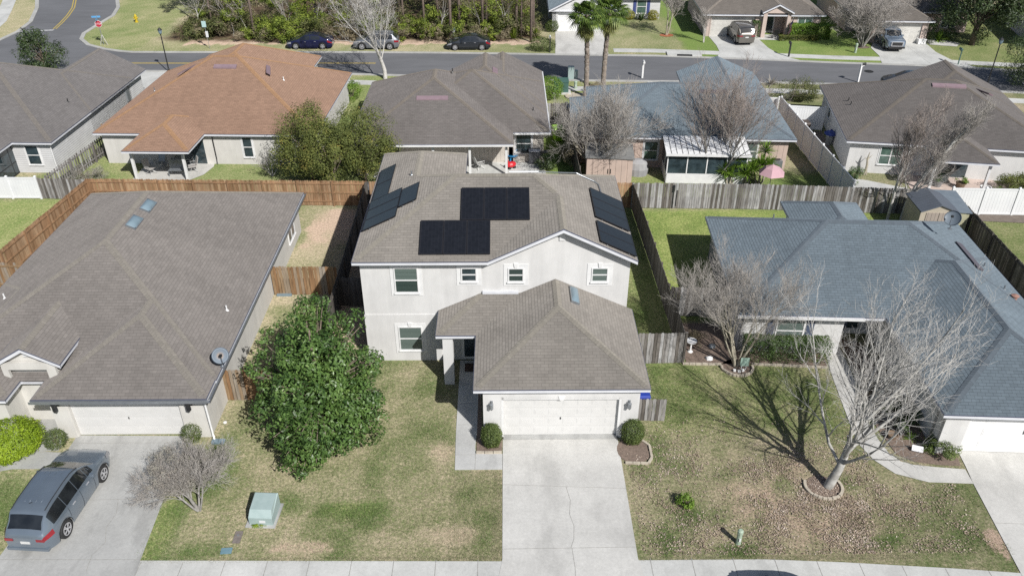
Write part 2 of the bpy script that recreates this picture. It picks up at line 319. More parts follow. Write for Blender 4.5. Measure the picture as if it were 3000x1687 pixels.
# ---------------- sheets ----------------
def sheet(name,pts,z,m,joints=()):
    z=z*.45+.004
    b=MB(); b.face([(x,y,z) for x,y in pts]); o=struct(name,b,[m,M['joint']])
    if joints:
        b=MB()
        for j in joints:
            for (p,q) in zip(j[:-1],j[1:]):
                d=np.array(q,float)-np.array(p,float); L=np.linalg.norm(d); n=np.array((-d[1],d[0]))/L*.008
                b.face([(*(np.array(p)+n*-1),z+.004),(*(np.array(q)-n),z+.004),(*(np.array(q)+n),z+.004),(*(np.array(p)+n),z+.004)])
        struct(name+'_joints',b,M['joint'])
    return o
def slab(name,pts,z0,z1,m):
    b=MB(); n=len(pts); b.raw([(x,y,z0) for x,y in pts]+[(x,y,z1) for x,y in pts],[tuple(range(n,2*n))]+[(i,(i+1)%n,n+(i+1)%n,n+i) for i in range(n)])
    return struct(name,b,m)
def off(pl,d):
    out=[]; P=[np.array(p,float) for p in pl]
    for i,p in enumerate(P):
        t=P[min(i+1,len(P)-1)]-P[max(i-1,0)]; t/=np.linalg.norm(t); out.append((p[0]-t[1]*d,p[1]+t[0]*d))
    return out
def strip(name,pl,d0,d1,z0,z1,m):
    a=off(pl,d0); c=off(pl,d1); b=MB(); n=len(a)
    vs=[(x,y,z1) for x,y in a]+[(x,y,z1) for x,y in c]+[(x,y,z0) for x,y in a]+[(x,y,z0) for x,y in c]; fs=[]
    for i in range(n-1): fs+= [(i,i+1,n+i+1,n+i),(2*n+i,2*n+i+1,i+1,i),(n+i,n+i+1,3*n+i+1,3*n+i)]
    fs+=[(0,n,3*n,2*n),(n-1,2*n-1,4*n-1,3*n-1)]; b.raw(vs,fs); return struct(name,b,m)
far_k=[(-37.5,82.55),(-32,82.45),(-26.7,82.42),(-14.7,82.3),(-6,82.0),(1,81.6),(5.2,81.3),(11,81.0),(15,80.8),(22.7,79.8),(27.5,79.1),(32,78.4),(36.5,77.9),(40.9,77.3),(46.5,76.2),(53,75),(62,73.2),(90,67)]
cor=[(-49.5,112),(-48.0,105),(-46.3,101),(-45.4,97.3),(-45.5,93),(-45.5,89.7),(-44.8,87.4),(-43.2,85.3),(-40.8,83.7),(-39,82.95)]
isl=[(-100,83),(-62,83.2),(-57,84),(-54.3,85.3),(-52.9,87.2),(-52.6,90.6),(-53.2,94.7),(-55.5,101),(-57.4,105),(-62,114)]
near_k=[(-100,78),(-60,77.6),(-34.2,76.84),(-14.8,75.8),(-10,75.3),(-2,74.5),(3.7,73.85),(8.4,73.6),(13.9,73.35),(20,73.15),(24.8,72.9),(31.75,72.2),(38,71.2),(46,69.9),(60,67),(90,60)]
b=MB(); pts=isl+[(-53,116)]+cor+far_k+near_k[::-1]; b.face([(x,y,.008) for x,y in pts]); struct('road',b,M['asphalt'])
strip('kerb',cor+far_k,0.0,.42,0,.06,M['kerb']); tag(bpy.data.objects['kerb'],kind='structure')
strip('kerb',isl,-.0,.42,0,.06,M['kerb']); strip('kerb',near_k,-.42,0,0,.06,M['kerb'])
for i,d in enumerate((-3.3,-3.55)): strip('road_marking',[p for p in far_k if -38<p[0]<-12]+[(-12.4,82.25)],d,d+.11,.009,.013,M['yellow'])
yc=[(-49.1,91.6),(-49.6,94.5),(-50.2,97.3),(-51.2,101),(-52.6,104.6),(-56,113)]
for d in (0,.28): strip('road_marking',yc,d,d+.13,.009,.013,M['yellow'])
sheet('stop_line',[(-52.6,90.3),(-49.2,90.9),(-49.2,91.35),(-52.65,90.8)],.013,M['paint_white'])
strip('sidewalk',[(-55.3,90.5),(-56.3,95),(-58.2,100),(-60.2,105),(-64,113)],0,1.5,0,.016,M['conc_walk'])
fw=[p for p in far_k if p[0]>10]; strip('sidewalk',fw,1.35,2.6,0,.016,M['conc_walk']); 
nwk=[p for p in near_k if p[0]>-34]; strip('sidewalk',nwk,-3.05,-1.85,0,.016,M['conc_walk'])
# front pavement
strip('sidewalk',[(-30,19.05),(-13.2,19.02),(-.2,18.86),(4.7,18.86),(9.3,18.86),(12.1,18.7),(15.9,18.4),(19,18.1),(27,17.2)],-.75,.85,0,.016,M['conc_walk'])
jl=[]
b=MB()
for x in list(np.arange(-13.2,-.2,1.52))+list(np.arange(5.2,20,1.5)):
    y0=18.1 if x<9 else 18.1-(x-9)*.08; b.face([(x-.012,y0,.020),(x+.012,y0,.020),(x+.012+.0,y0+1.68,.020),(x-.012,y0+1.68,.020)])
struct('sidewalk_joints',b,M['joint'])
slab('street_front',[(-60,-20),(60,-20),(60,16.2),(-60,16.2)],0,.01,M['asphalt'])
# driveways near
sheet('driveway',[(-.14,26.2),(4.76,26.2),(4.76,19.8),(4.95,18.4),(5.6,16.2),(-1.0,16.2),(-.4,18.4),(-.16,19.8)],.042,M['conc'],
  [[(-.14,23.45),(4.76,23.2)],[(-.16,20.25),(4.76,20.3)],[(2.38,23.3),(2.5,22.6),(2.42,21.9),(2.55,21.3),(2.5,20.7),(2.36,20.27)],[(2.4,20.27),(2.45,19.4),(2.4,18.2)],[(-.14,26.05),(4.76,26.05)]])
sheet('path',[(-2.2,31.6),(-1.0,31.6),(-1.3,25.65),(-1.28,25.2),(-.16,25.2),(-.16,24.28),(-2.1,24.28),(-2.16,26.5)],.038,M['conc_path'],
  [[(-2.18,29.75),(-1.3,29.75)],[(-2.18,28.4),(-1.3,28.4)],[(-2.16,27),(-1.3,27)],[(-2.12,25.15),(-1.28,25.15)],[(-1.28,25.2),(-1.28,24.28)]])
slab('garage_apron',[(-.11,26.05),(4.72,26.05),(4.72,26.5),(-.11,26.5)],0,.075,M['conc_old'])
sheet('driveway',[(-18.4,26.5),(-13.6,26.4),(-13.4,22.3),(-13.25,19.9),(-13.1,18.2),(-12.6,16.2),(-19.3,16.2),(-18.6,18.2),(-18.4,20.5),(-18.45,24.5)],.041,M['conc_old'],
  [[(-18.4,22.75),(-13.4,22.85)],[(-18.4,26.0),(-13.55,26.0)],[(-15.2,22.8),(-15.0,22.1),(-15.1,21.4),(-14.85,20.7),(-15.1,20.1),(-15.0,19.4)],[(-18.4,19.95),(-13.25,19.9)]])
sheet('path',[(-20.35,27.9),(-18.6,27.9),(-18.8,25.55),(-19.45,25.55),(-18.44,25.4),(-18.44,24.5),(-20.2,24.5),(-20.9,24.3),(-20.7,26)],.037,M['conc_old'],[[(-20.5,25.5),(-18.5,25.45)]])
sheet('driveway',[(19.0,25.7),(28,25.2),(28,16.2),(18.0,16.2),(18.3,19.1),(18.7,23.35),(18.85,24.3)],.043,M['conc'],[[(18.5,21.3),(28,20.8)],[(19,25.35),(28,24.9)]])
sheet('path',[(18.75,24.12),(17.65,24.25),(16.75,24.4),(16.3,24.6),(16.0,25.1),(15.88,25.9),(15.85,27),(16.05,28.6),(16.35,30),(16.6,33.5),(15.9,33.5),(15.45,30.8),(15.2,28.6),(15.0,26.6),(14.98,25.5),(15.22,24.7),(15.8,23.9),(16.95,23.42),(18.7,23.32)],.039,M['conc'])
# far driveways and aprons
sheet('driveway',[(5.1,81.35),(10.4,81.2),(10.5,83),(10.7,90.4),(5.6,90.4)],.05,M['conc'])
sheet('driveway',[(20.9,80.1),(29.4,78.95),(27.6,80.9),(27.0,83.6),(26.8,88.6),(21.8,88.8),(21.9,84.5),(21.7,82)],.05,M['conc_walk'],[[(24.3,88.7),(24.5,80)]])
sheet('driveway',[(36.5,77.95),(45.6,76.4),(43.9,79),(43.5,82),(44.0,86.6),(39.1,86.9),(37.5,83.5),(37.3,80.8)],.05,M['conc_walk'],[[(41.5,86.5),(41.2,77.4)]])
sheet('path',[(44,84.6),(46.5,83.9),(47.4,85),(45.6,86.9),(44.2,86.4)],.048,M['conc'])
sheet('path',[(26.8,86.6),(29.4,86.3),(29.3,88.5),(26.7,88.6)],.047,M['conc_walk'])
for pts in ([(-37,68.5),(-31.6,68.5),(-31.3,76.7),(-37.2,76.9)],[(-28.6,73),(-22,73),(-21.8,76.2),(-28.7,76.5)],[(-6.5,66),(1,66),(1.4,74.1),(-7,74.9)],[(13.6,68),(20.3,68),(21.2,73.1),(13,73.4)],[(31.5,67),(38,66),(38.6,71.1),(31.2,72.2)]):
    sheet('driveway',pts,.052,M['conc_walk'])
sheet('patio',[(-25.9,52.3),(-21.9,52.3),(-21.2,53.2),(-20.9,54.6),(-21.3,56.5),(-25.9,56.5)],.04,M['conc'])
sheet('patio',[(-9.2,52.6),(2.9,52.6),(2.9,55.5),(-9.2,56.6)],.04,M['conc_walk'])
sheet('patio',[(27.4,49.2),(33.5,48.4),(34.1,53),(28.2,54)],.04,M['stucco_pink']); sheet('side_path',[(22.7,51),(24.6,50.3),(28.6,48.6),(28.6,49.8),(25.2,51.8),(23,52.6)],.03,M['conc_path'])
sheet('side_yard',[(22.7,61.2),(25.0,60.9),(23.9,53),(22.7,51.5)],.02,M['bare'])
b=MB(); b.lathe([(0,0),(.42,0),(.42,.02),(0,.02)],(34.4,75.85,.012),20); tag(b.build('manhole_cover',M['metal_dark']),'round dark manhole cover in the road surface','manhole')
# garden beds
def ring(name,cx,cy,rx,ry,a0,a1,label,n=15,seed=0):
    r=random.Random(seed); root=thing(name,label,'edging',(cx,cy,0)); b=MB()
    for i in range(n):
        a=R(a0+(a1-a0)*(i+.5)/n); px,py=rx*cos(a),ry*sin(a); th=atan2(ry*cos(a),-rx*sin(a)); L=.5*abs(R(a1-a0))*(rx+ry)/2/n*.9; hh=.09+r.random()*.03; b.r=r.random()
        T=lambda x,y,z,px=px,py=py,th=th:(px+x*cos(th)-y*sin(th),py+x*sin(th)+y*cos(th),z)
        b.box(-L,L,-.055,.055,0,hh,T)
    b.build('stone_ring',M['paver'],root)
    return root
def bed(name,pts,m=None,z=.025):
    b=MB(); b.face([(x,y,z) for x,y in pts]); return struct(name,b,m or M['mulch'])
circ=lambda cx,cy,rx,ry,n=20:[(cx+rx*cos(2*pi*i/n),cy+ry*sin(2*pi*i/n)) for i in range(n)]
bed('mulch_bed',circ(12.63,23.2,.68,.62)); ring('tree_edging',12.63,23.2,.72,.66,150,395,'curved pale stone edging around the foot of the big bare front tree',17,1)
bed('mulch_bed',circ(11.05,30.95,.7,.6)); ring('tree_edging',11.05,30.95,.74,.7,175,365,'scalloped cream block edging under the smaller tree by the hedge',14,2)
bed('mulch_bed',[(8.7,34.6),(8.7,31.25),(10.4,31.2),(11.7,31.2),(15.4,30.95),(15.7,33),(11,33.4),(11,34.6)])
def edge_line(pts,label):
    r=random.Random(len(label)); root=thing('bed_edging',label,'edging',(pts[0][0],pts[0][1],0)); b=MB()
    for p,q in zip(pts[:-1],pts[1:]):
        L=math.dist(p,q); n=max(1,int(L/.28)); th=atan2(q[1]-p[1],q[0]-p[0])
        for i in range(n):
            x=p[0]+(q[0]-p[0])*(i+.5)/n-pts[0][0]; y=p[1]+(q[1]-p[1])*(i+.5)/n-pts[0][1]; y+=r.uniform(-.012,.012)
            b.box(-L/n*.47,L/n*.47,-.05,.05,0,.08+r.random()*.02,lambda a,c,z,x=x,y=y,th=th:(x+a*cos(th)-c*sin(th),y+a*sin(th)+c*cos(th),z))
    b.build('edging_blocks',M['paver'],root)
edge_line([(8.5,31.2),(10.35,31.15)],'short pale block edging left of the hedge tree'); edge_line([(11.8,31.15),(15.35,30.85)],'long low block edging in front of the clipped hedge')
bed('mulch_bed',[(16.1,26.6),(16.3,25.0),(16.9,24.55),(17.8,24.36),(18.65,24.3),(19.0,25.8),(17.8,27.3),(17.6,32.8),(16.75,33.2)])
bed('mulch_bed',[(-1.25,25.25),(-.18,25.25),(-.18,26.1),(-1.0,26.12),(-1.27,31)]); edge_line([(-1.26,25.24),(-.18,25.24)],'short brick edging of the small bed left of the driveway')
bed('mulch_bed',circ(5.35,25.35,.7,.8)); edge_line([(4.9,24.6),(5.85,24.55),(6.05,24.9),(6.05,25.6),(5.7,26.0)],'rounded edging of the bed right of the driveway')
bed('mulch_bed',circ(17.4,88.4,.75,.6),M['mulch_red']); bed('mulch_bed',circ(36.7,83.8,.8,.5)); bed('mulch_bed',circ(7.0,69.1,1.6,1.0),M['paver']) ; ring('tree_edging',7.0,69.1,1.65,1.05,120,350,'round stone edging below the two tall palms',20,4)
bed('mulch_bed',[(28.2,45.9),(45,44),(46,54),(36.5,50.5),(34,51.3),(33.6,48.6),(28.2,49)],M['bare'])
# ---------------- houses ----------------
class House:
    def __init__(s,name,label,loc,rz,roof,wall,ze=2.45,sl=.5):
        s.root=thing(name,label,'house',loc,rz); s.roof=roof; s.wallm=wall; s.ze=ze; s.sl=sl
        s.rf=MB(); s.cp=MB(); s.wl=MB(); s.tr=MB(); s.dr=MB(); s.k=0
    def plane(s,pts,ax,o,sg):          # uv: ax eave direction, distance from eave
        q=sqrt(1+s.sl**2); uv=[]
        for p in pts:
            u=p[0] if ax=='x' else p[1]; v=((p[1] if ax=='x' else p[0])-o)*sg*q; uv.append((u+37.3*sg,v))
        s.rf.face(pts,uv)
    def cap(s,p,q,hip):
        p=np.array(p,float); q=np.array(q,float); d=q-p; L=np.linalg.norm(d); h=np.array((d[0],d[1],0)); h/=np.linalg.norm(h); n=np.array((-h[1],h[0],0)); w=.17
        if hip: lo,hi=(0,1) if p[2]<q[2] else (1,0); e=(q-p)/L*.26; p,q=(p+e,q) if p[2]<q[2] else (p,q-e)
        drop=s.sl*w*(.7071 if hip else 1); up=np.array((0,0,.018)); a=n*w-np.array((0,0,drop)); c=-n*w-np.array((0,0,drop))
        for e,u0 in ((a,.07),(c,.3)): s.cp.face([p+up,q+up,q+up*.5+e,p+up*.5+e],[(0,u0),(0,u0+L),(.16,u0+L),(.16,u0)])
    def hip(s,x0,x1,y0,y1,gables='',ze=None,sl=None,fas='SNEW',axis=None,sof=True,walls=True,inset=.4,wz=0,wx=None):
        ze=(s.ze if ze is None else ze)-s.k*.0035; s.k+=1; sl0=s.sl; s.sl=sl or s.sl; sl=s.sl
        axis=axis or ('x' if (x1-x0)>=(y1-y0) else 'y')
        if axis=='x':
            d=(y1-y0)/2; zr=ze+sl*d; ym=(y0+y1)/2; a=(x0+(0 if 'W' in gables else d),ym,zr); c=(x1-(0 if 'E' in gables else d),ym,zr)
            s.plane([(x0,y0,ze),(x1,y0,ze),c,a],'x',y0,1); s.plane([(x1,y1,ze),(x0,y1,ze),a,c],'x',y1,-1)
            if 'W' not in gables: s.plane([(x0,y1,ze),(x0,y0,ze),a],'y',x0,1); s.cap((x0,y0,ze),a,1); s.cap((x0,y1,ze),a,1)
            if 'E' not in gables: s.plane([(x1,y0,ze),(x1,y1,ze),c],'y',x1,-1); s.cap((x1,y0,ze),c,1); s.cap((x1,y1,ze),c,1)
        else:
            d=(x1-x0)/2; zr=ze+sl*d; xm=(x0+x1)/2; a=(xm,y0+(0 if 'S' in gables else d),zr); c=(xm,y1-(0 if 'N' in gables else d),zr)
            s.plane([(x0,y1,ze),(x0,y0,ze),a,c],'y',x0,1); s.plane([(x1,y0,ze),(x1,y1,ze),c,a],'y',x1,-1)
            if 'S' not in gables: s.plane([(x0,y0,ze),(x1,y0,ze),a],'x',y0,1); s.cap((x0,y0,ze),a,1); s.cap((x1,y0,ze),a,1)
            if 'N' not in gables: s.plane([(x1,y1,ze),(x0,y1,ze),c],'x',y1,-1); s.cap((x0,y1,ze),c,1); s.cap((x1,y1,ze),c,1)
        s.cap(a,c,0)
        h=.17
        for f in fas:
            if f in gables:
                if f in 'SN':
                    yy=y0 if f=='S' else y1; sg=1 if f=='S' else -1
                    for xe in (x0,x1): s.rake((xe,yy,ze),(xm,yy,zr),(0,sg*.03,0))
                    iy=yy+sg*inset; s.wl.raw([(x0+inset,iy,ze-.2),(x1-inset,iy,ze-.2),(x1-inset,iy,ze-.01+sl*inset-.03),(xm,iy,zr-.04),(x0+inset,iy,ze-.01+sl*inset-.03)],[(0,1,2,3,4)])
                else:
                    xx=x0 if f=='W' else x1; sg=1 if f=='W' else -1
                    for ye in (y0,y1): s.rake((xx,ye,ze),(xx,ym,zr),(sg*.03,0,0))
                    ix=xx+sg*inset; s.wl.raw([(ix,y0+inset,ze-.2),(ix,y1-inset,ze-.2),(ix,y1-inset,ze-.04+sl*inset),(ix,ym,zr-.04),(ix,y0+inset,ze-.04+sl*inset)],[(0,1,2,3,4)])
                continue
            s.fascia(f,x0,x1,y0,y1,ze)
        if sof: s.tr.box(x0+.03,x1-.03,y0+.03,y1-.03,ze-h,ze-h+.02)
        if walls: s.wl.box(x0+inset,x1-inset,y0+inset,y1-inset,wz,ze-h)
        s.sl=sl0
    def fascia(s,f,x0,x1,y0,y1,ze,h=.17):
        t=.03
        if f=='S': s.tr.box(x0,x1,y0-.0,y0+t,ze-h,ze-.03); s.dr.box(x0-.015,x1+.015,y0-.018,y0+.02,ze-.035,ze-.006)
        if f=='N': s.tr.box(x0,x1,y1-t,y1,ze-h,ze-.03)
        if f=='W': s.tr.box(x0,x0+t,y0+.002,y1-.002,ze-h,ze-.03); s.dr.box(x0-.018,x0+.02,y0,y1,ze-.035,ze-.006)
        if f=='E': s.tr.box(x1-t,x1,y0+.002,y1-.002,ze-h,ze-.03); s.dr.box(x1-.02,x1+.018,y0,y1,ze-.035,ze-.006)
    def rake(s,p,q,t):
        p=np.array(p,float); q=np.array(q,float); t=np.array(t); 
        for mb,za,zb,o in ((s.tr,-.035,-.2,0),(s.dr,-.004,-.05,-.25)):
            A=[p+(0,0,za),q+(0,0,za),q+(0,0,zb),p+(0,0,zb)]; A=[a+t*o for a in A]; B=[a+t*(1 if o==0 else .7) for a in A]
            mb.raw(A+B,[(0,1,2,3),(7,6,5,4),(0,4,5,1),(1,5,6,2),(2,6,7,3),(3,7,4,0)])
    def done(s):
        r=s.rf.build('roof',M[s.roof],s.root); s.cp.build('ridge_cap',M['cap_'+s.roof],r)
        s.tr.build('eave_trim',M['fascia'],s.root); s.dr.build('drip_edge',M['drip'],s.root)
        s.wl.build('wall',M[s.wallm],s.root); s.roofo=r
    def zat(s,x,y,rect,ze=None,sl=None):
        x0,x1,y0,y1=rect; return (s.ze if ze is None else ze)+(sl or s.sl)*min(x-x0,x1-x,y-y0,y1-y)
def window(par,x,y,z,w,h,rz=0,pane='glass',cols=1,trim=0,split=None,sill=True,keystone=False,name='window',screen=False):
    """x,y,z: bottom centre on the wall face, outward is local -y"""
    b=MB(); t=.055
    b.box(-w/2,w/2,-.05,.02,0,t); b.box(-w/2,w/2,-.05,.02,h-t,h); b.box(-w/2,-w/2+t,-.05,.02,t,h-t); b.box(w/2-t,w/2,-.05,.02,t,h-t)
    b.box(-w/2+t,w/2-t,-.042,.02,h*.5-.03,h*.5+.03)
    for i in range(1,cols): b.box(-w/2+i*w/cols-.04,-w/2+i*w/cols+.04,-.046,.02,t,h-t)
    o=b.build(name,M['trim'],par,loc=(x,y,z),rz=rz)
    b=MB(); b.box(-w/2+t-.01,w/2-t+.01,-.016,.01,t-.01,h*.5); b.build('pane',M[split or pane],o)
    b=MB(); b.box(-w/2+t-.01,w/2-t+.01,-.024,.01,h*.5,h-t+.01); b.build('pane',M[pane],o)
    if trim:
        b=MB(); q=trim; b.box(-w/2-q,w/2+q,-.02,.02,-q,0); b.box(-w/2-q,w/2+q,-.02,.02,h,h+q); b.box(-w/2-q,-w/2,-.02,.02,0,h); b.box(w/2,w/2+q,-.02,.02,0,h)
        if keystone: b.raw([(-.06,-.06,h-.01),(.06,-.06,h-.01),(.1,-.06,h+q+.04),(-.1,-.06,h+q+.04),(-.06,.01,h-.01),(.06,.01,h-.01),(.1,.01,h+q+.04),(-.1,.01,h+q+.04)],[(0,1,2,3),(4,7,6,5),(0,4,5,1),(1,5,6,2),(2,6,7,3),(3,7,4,0)])
        b.build('window_trim',M['trim'],o)
    if sill: b=MB(); b.box(-w/2-.04,w/2+.04,-.09,.0,-.05,0); b.build('sill',M['trim'],o)
    return o
def shutters(par,x,y,z,h,dx,w=.34,m='glass',rz=0):
    for sg in (-1,1):
        b=MB(); b.box(-w/2,w/2,-.035,0,0,h)
        for k in range(int(h/.09)): b.box(-w/2+.04,w/2-.04,-.045,-.034,.05+k*.09,.10+k*.09) if .1+k*.09<h-.03 else None
        b.build('shutter',m,par,loc=(x+sg*dx,y,z),rz=rz)
def garage_door(par,x,y,z,w,h,rz=0,rows=4,cols=8,m='door_white',handle=True,surround=.16,keystone=True,surm='trim',twin=False):
    b=MB(); b.box(-w/2,w/2,.10,.14,0,h); 
    for r in range(rows):
        z0=h*r/rows; b.box(-w/2+.02,w/2-.02,.088,.10,z0+.006,z0+h/rows-.006)
        for c in range(cols):
            cw=w/cols; a0=-w/2+c*cw+cw*.14; a1=a0+cw*.72; b0=z0+h/rows*.24; b1=z0+h/rows*.78
            b.box(a0,a1,.082,.088,b0,b1); b.box(a0+.05,a1-.05,.078,.083,b0+.05,b1-.05)
    o=b.build('garage_door',M[m],par,loc=(x,y,z),rz=rz)
    if handle: b=MB(); b.box(-.012,.012,.05,.068,h*.43,h*.49); b.box(-.03,.03,.055,.068,h*.455,h*.465); b.build('handle',M['metal_dark'],o)
    if twin:
        for sx in (-.09,.09): b=MB(); b.box(sx-.02,sx+.02,.03,.068,h*.5,h*.6); b.build('handle',M['metal_dark'],o)
    b=MB(); q=surround; b.box(-w/2-q,-w/2,-.05,.14,0,h+q); b.box(w/2,w/2+q,-.05,.14,0,h+q); b.box(-w/2,w/2,-.05,.14,h,h+q)
    if keystone: b.raw([(-.08,-.075,h-.01),(.08,-.075,h-.01),(.14,-.075,h+q+.05),(-.14,-.075,h+q+.05),(-.08,-.03,h-.01),(.08,-.03,h-.01),(.14,-.03,h+q+.05),(-.14,-.03,h+q+.05)],[(0,1,2,3),(4,7,6,5),(0,4,5,1),(1,5,6,2),(2,6,7,3),(3,7,4,0)])
    b.build('door_surround',M[surm],par,loc=(x,y,z),rz=rz); return o
def wallbox(h,x0,x1,y0,y1,z0,z1): h.wl.box(x0,x1,y0,y1,z0,z1)
def garage_void(h,x0,x1,y,z1):
    pass
def coach_lamp(par,x,y,z,m='metal_dark',s=1.):
    b=MB(); b.box(-.05*s,.05*s,-.02,0,-.12*s,.12*s); b.tube([(0,-.02,.06*s),(0,-.14*s,.16*s),(0,-.16*s,.08*s)],.014*s,6)
    b.lathe([(.02*s,.10*s),(.085*s,.07*s),(.07*s,.05*s),(.075*s,-.14*s),(.03*s,-.2*s),(0,-.24*s)],(0,-.16*s,0),6)
    o=b.build('wall_lamp',M[m],par,loc=(x,y,z)); b=MB(); b.lathe([(.05*s,.04*s),(.055*s,-.12*s)],(0,-.165*s,0),6); b.build('lamp_glass',M['glass'],o); return o
def vent_pipe(par,x,y,z,m='white',h=.25):
    b=MB(); b.lathe([(.035,0),(.035,h),(.028,h)],(0,0,0),8); b.lathe([(.10,-.04),(.05,.04)],(0,0,0),8); return b.build('vent_pipe',M[m],par,loc=(x,y,z))
def ridge_vent(par,p0,p1,wd,m,z0,z1=None):
    """low box vent lying on the slope between p0 and p1 (xy), width wd down-slope vector (x,y,z)"""
    b=MB(); z1=z0 if z1 is None else z1; a=np.array((p0[0],p0[1],z0)); c=np.array((p1[0],p1[1],z1)); w=np.array(wd); up=np.array((0,0,.10))
    vs=[a,c,c+w,a+w,a+up*.8,c+up*.8,c+w*.98+up*1.1,a+w*.98+up*1.1]; b.raw(vs,[(4,5,6,7),(3,2,1,0),(0,1,5,4),(1,2,6,5),(2,3,7,6),(3,0,4,7)]); return b.build('roof_vent',M[m],par)
def skylight(par,x,y,z,w,l,tilt_x=0,tilt_y=0,rz=0):
    b=MB(); b.box(-w/2,w/2,-l/2,l/2,-.03,.07); o=b.build('skylight',M['metal_grey'],par,loc=(x,y,z)); o.rotation_euler=(tilt_x,tilt_y,rz)
    b=MB(); n=8; vs=[];fs=[]
    for i in range(n+1):
        for j in range(n+1):
            u=-1+2*i/n; v=-1+2*j/n; vs.append((u*(w/2-.03),v*(l/2-.03),.07+.13*(1-u**2)**.6*(1-v**4)))
    for i in range(n):
        for j in range(n): a=i*(n+1)+j; fs.append((a,a+n+1,a+n+2,a+1))
    b.raw(vs,fs); b.build('dome',M['skylight'],o,smooth=True)
def dish(par,x,y,z,r,az,el,m='metal_grey',rust=False):
    root=MB(); root.tube([(0,0,0),(0,0,.35),(.0,-.05,.5)],.025,6); root.box(-.09,.09,-.07,.07,-.03,.0)
    o=root.build('satellite_dish',M['metal_grey'],par,loc=(x,y,z)); b=MB(); pr=[(0,0)]+[(r*k/6,.13*r*(k/6)**2*2) for k in range(1,7)]
    e=R(el); a=R(az); nn=np.array((cos(e)*cos(a),cos(e)*sin(a),sin(e))); ux=np.array((-sin(a),cos(a),0)); uy=np.cross(nn,ux)
    def T(px,py,pz):
        v=ux*px+uy*py+nn*(pz-.02); return (v[0],v[1],v[2]+.55)
    b.lathe(pr+[(r,.28*r),(r-.012,.29*r)]+[(max(q[0]-.01,0),q[1]+.012) for q in pr[::-1]],(0,0,0),24,T)
    t=NT('dish_paint'); s=t.n('VectorMath',operation='LENGTH'); mp=t.n('VectorMath',operation='SUBTRACT'); mp.inputs[1].default_value=T(0,0,0); t.l(t.co(),mp.inputs[0]); t.l(mp.outputs[0],s.inputs[0])
    f=t.math('ADD',s.outputs['Value'],t.math('MULTIPLY',t.noise(9,3),.12)); t.col(t.ramp(f,[(.12,(.24,.17,.12)),(.24,(.15,.18,.215)),(.5,(.14,.175,.215))]) if rust else (.14,.17,.20)); t.fin(.5)
    b.build('reflector',t.m,o,smooth=True); b=MB(); b.tube([T(0,-r*.9,.2),T(0,-r*.5,r*.75),T(0,0,r*.95)],.012,5); p=T(0,0,r*.95); b.box(p[0]-.05,p[0]+.05,p[1]-.05,p[1]+.05,p[2]-.05,p[2]+.05); b.build('feed_arm',M['metal_dark'],o)

# ===== main two-storey house =====
H=House('two_storey_house','grey stucco two storey house with dark solar panels in the centre',(0,0,0),0,'roof_main','stucco',5.72,.484)
ze,s_=5.72,.484
P=lambda x,y,d:(x,y,ze+s_*d)
H.plane([P(-6.82,31.3,0),P(-.8,31.3,0),P(2.55,34.65,3.35),P(1.39,35.81,4.51),P(-2.31,35.81,4.51)],'x',31.3,1)
H.plane([P(5.9,31.3,0),P(5.9,40.32,0),P(1.39,35.81,4.51),P(2.55,34.65,3.35),P(2.55,31.3,3.35)],'y',5.9,-1)
H.plane([P(-.8,31.3,0),P(2.55,31.3,3.35),P(2.55,34.65,3.35)],'y',-.8,1)
H.plane([P(-6.82,31.3,0),P(-2.31,35.81,4.51),P(-4.46,37.96,2.36),P(-4.46,41.06,2.36),P(-6.82,43.42,0)],'y',-6.82,1)
H.plane([P(5.9,40.32,0),P(1.39,35.81,4.51),P(-2.31,35.81,4.51),P(-4.46,37.96,2.36),P(-2.1,40.32,0)],'x',40.32,-1)
H.plane([P(-2.1,40.32,0),P(-4.46,37.96,2.36),P(-4.46,41.06,2.36),P(-2.1,43.42,0)],'y',-2.1,-1)
H.plane([P(-6.82,43.42,0),P(-4.46,41.06,2.36),P(-2.1,43.42,0)],'x',43.42,-1)
for p,q,h in (((-6.82,31.3,0),(-2.31,35.81,4.51),1),((5.9,40.32,0),(1.39,35.81,4.51),1),((1.39,35.81,4.51),(2.55,34.65,3.35),1),((-2.31,35.81,4.51),(1.39,35.81,4.51),0),((2.55,31.3,3.35),(2.55,34.65,3.35),0),((-2.31,35.81,4.51),(-4.46,37.96,2.36),1),((-4.46,37.96,2.36),(-4.46,41.06,2.36),0),((-4.46,41.06,2.36),(-6.82,43.42,0),1),((-4.46,41.06,2.36),(-2.1,43.42,0),1)): H.cap(P(*p),P(*q),h)
H.fascia('S',-6.82,-.8,31.3,32,ze); H.fascia('W',-6.82,0,31.3,43.42,ze); H.fascia('E',0,5.9,31.3,40.32,ze); H.fascia('E',0,-2.1,40.3,43.42,ze); H.fascia('N',-6.82,-2.1,0,43.42,ze); H.fascia('N',-2.1,5.9,0,40.32,ze)
H.rake(P(-.8,31.3,0),P(2.55,31.3,3.35),(0,.03,0)); H.rake(P(5.9,31.3,0),P(2.55,31.3,3.35),(0,.03,0))
H.tr.box(-6.8,-2.13,31.33,43.4,ze-.17,ze-.15); H.tr.box(-2.13,-.8,31.33,40.3,ze-.17,ze-.15); H.tr.box(-.8,5.87,31.75,40.3,ze-.17,ze-.15)
H.wl.box(-6.56,5.64,31.7,40.0,0,5.55); H.wl.box(-6.56,-2.4,40.0,43.1,0,5.55)
H.wl.raw([(-.5,31.7,5.55),(5.64,31.7,5.55),(5.64,31.7,ze-.06+s_*.26),(2.55,31.7,ze+s_*3.35-.06),(-.5,31.7,ze+s_*.3-.06)],[(0,1,2,3,4)])
H.wl.box(-6.59,-3.05,31.66,31.7,0,2.66)      # lower storey stands a little proud
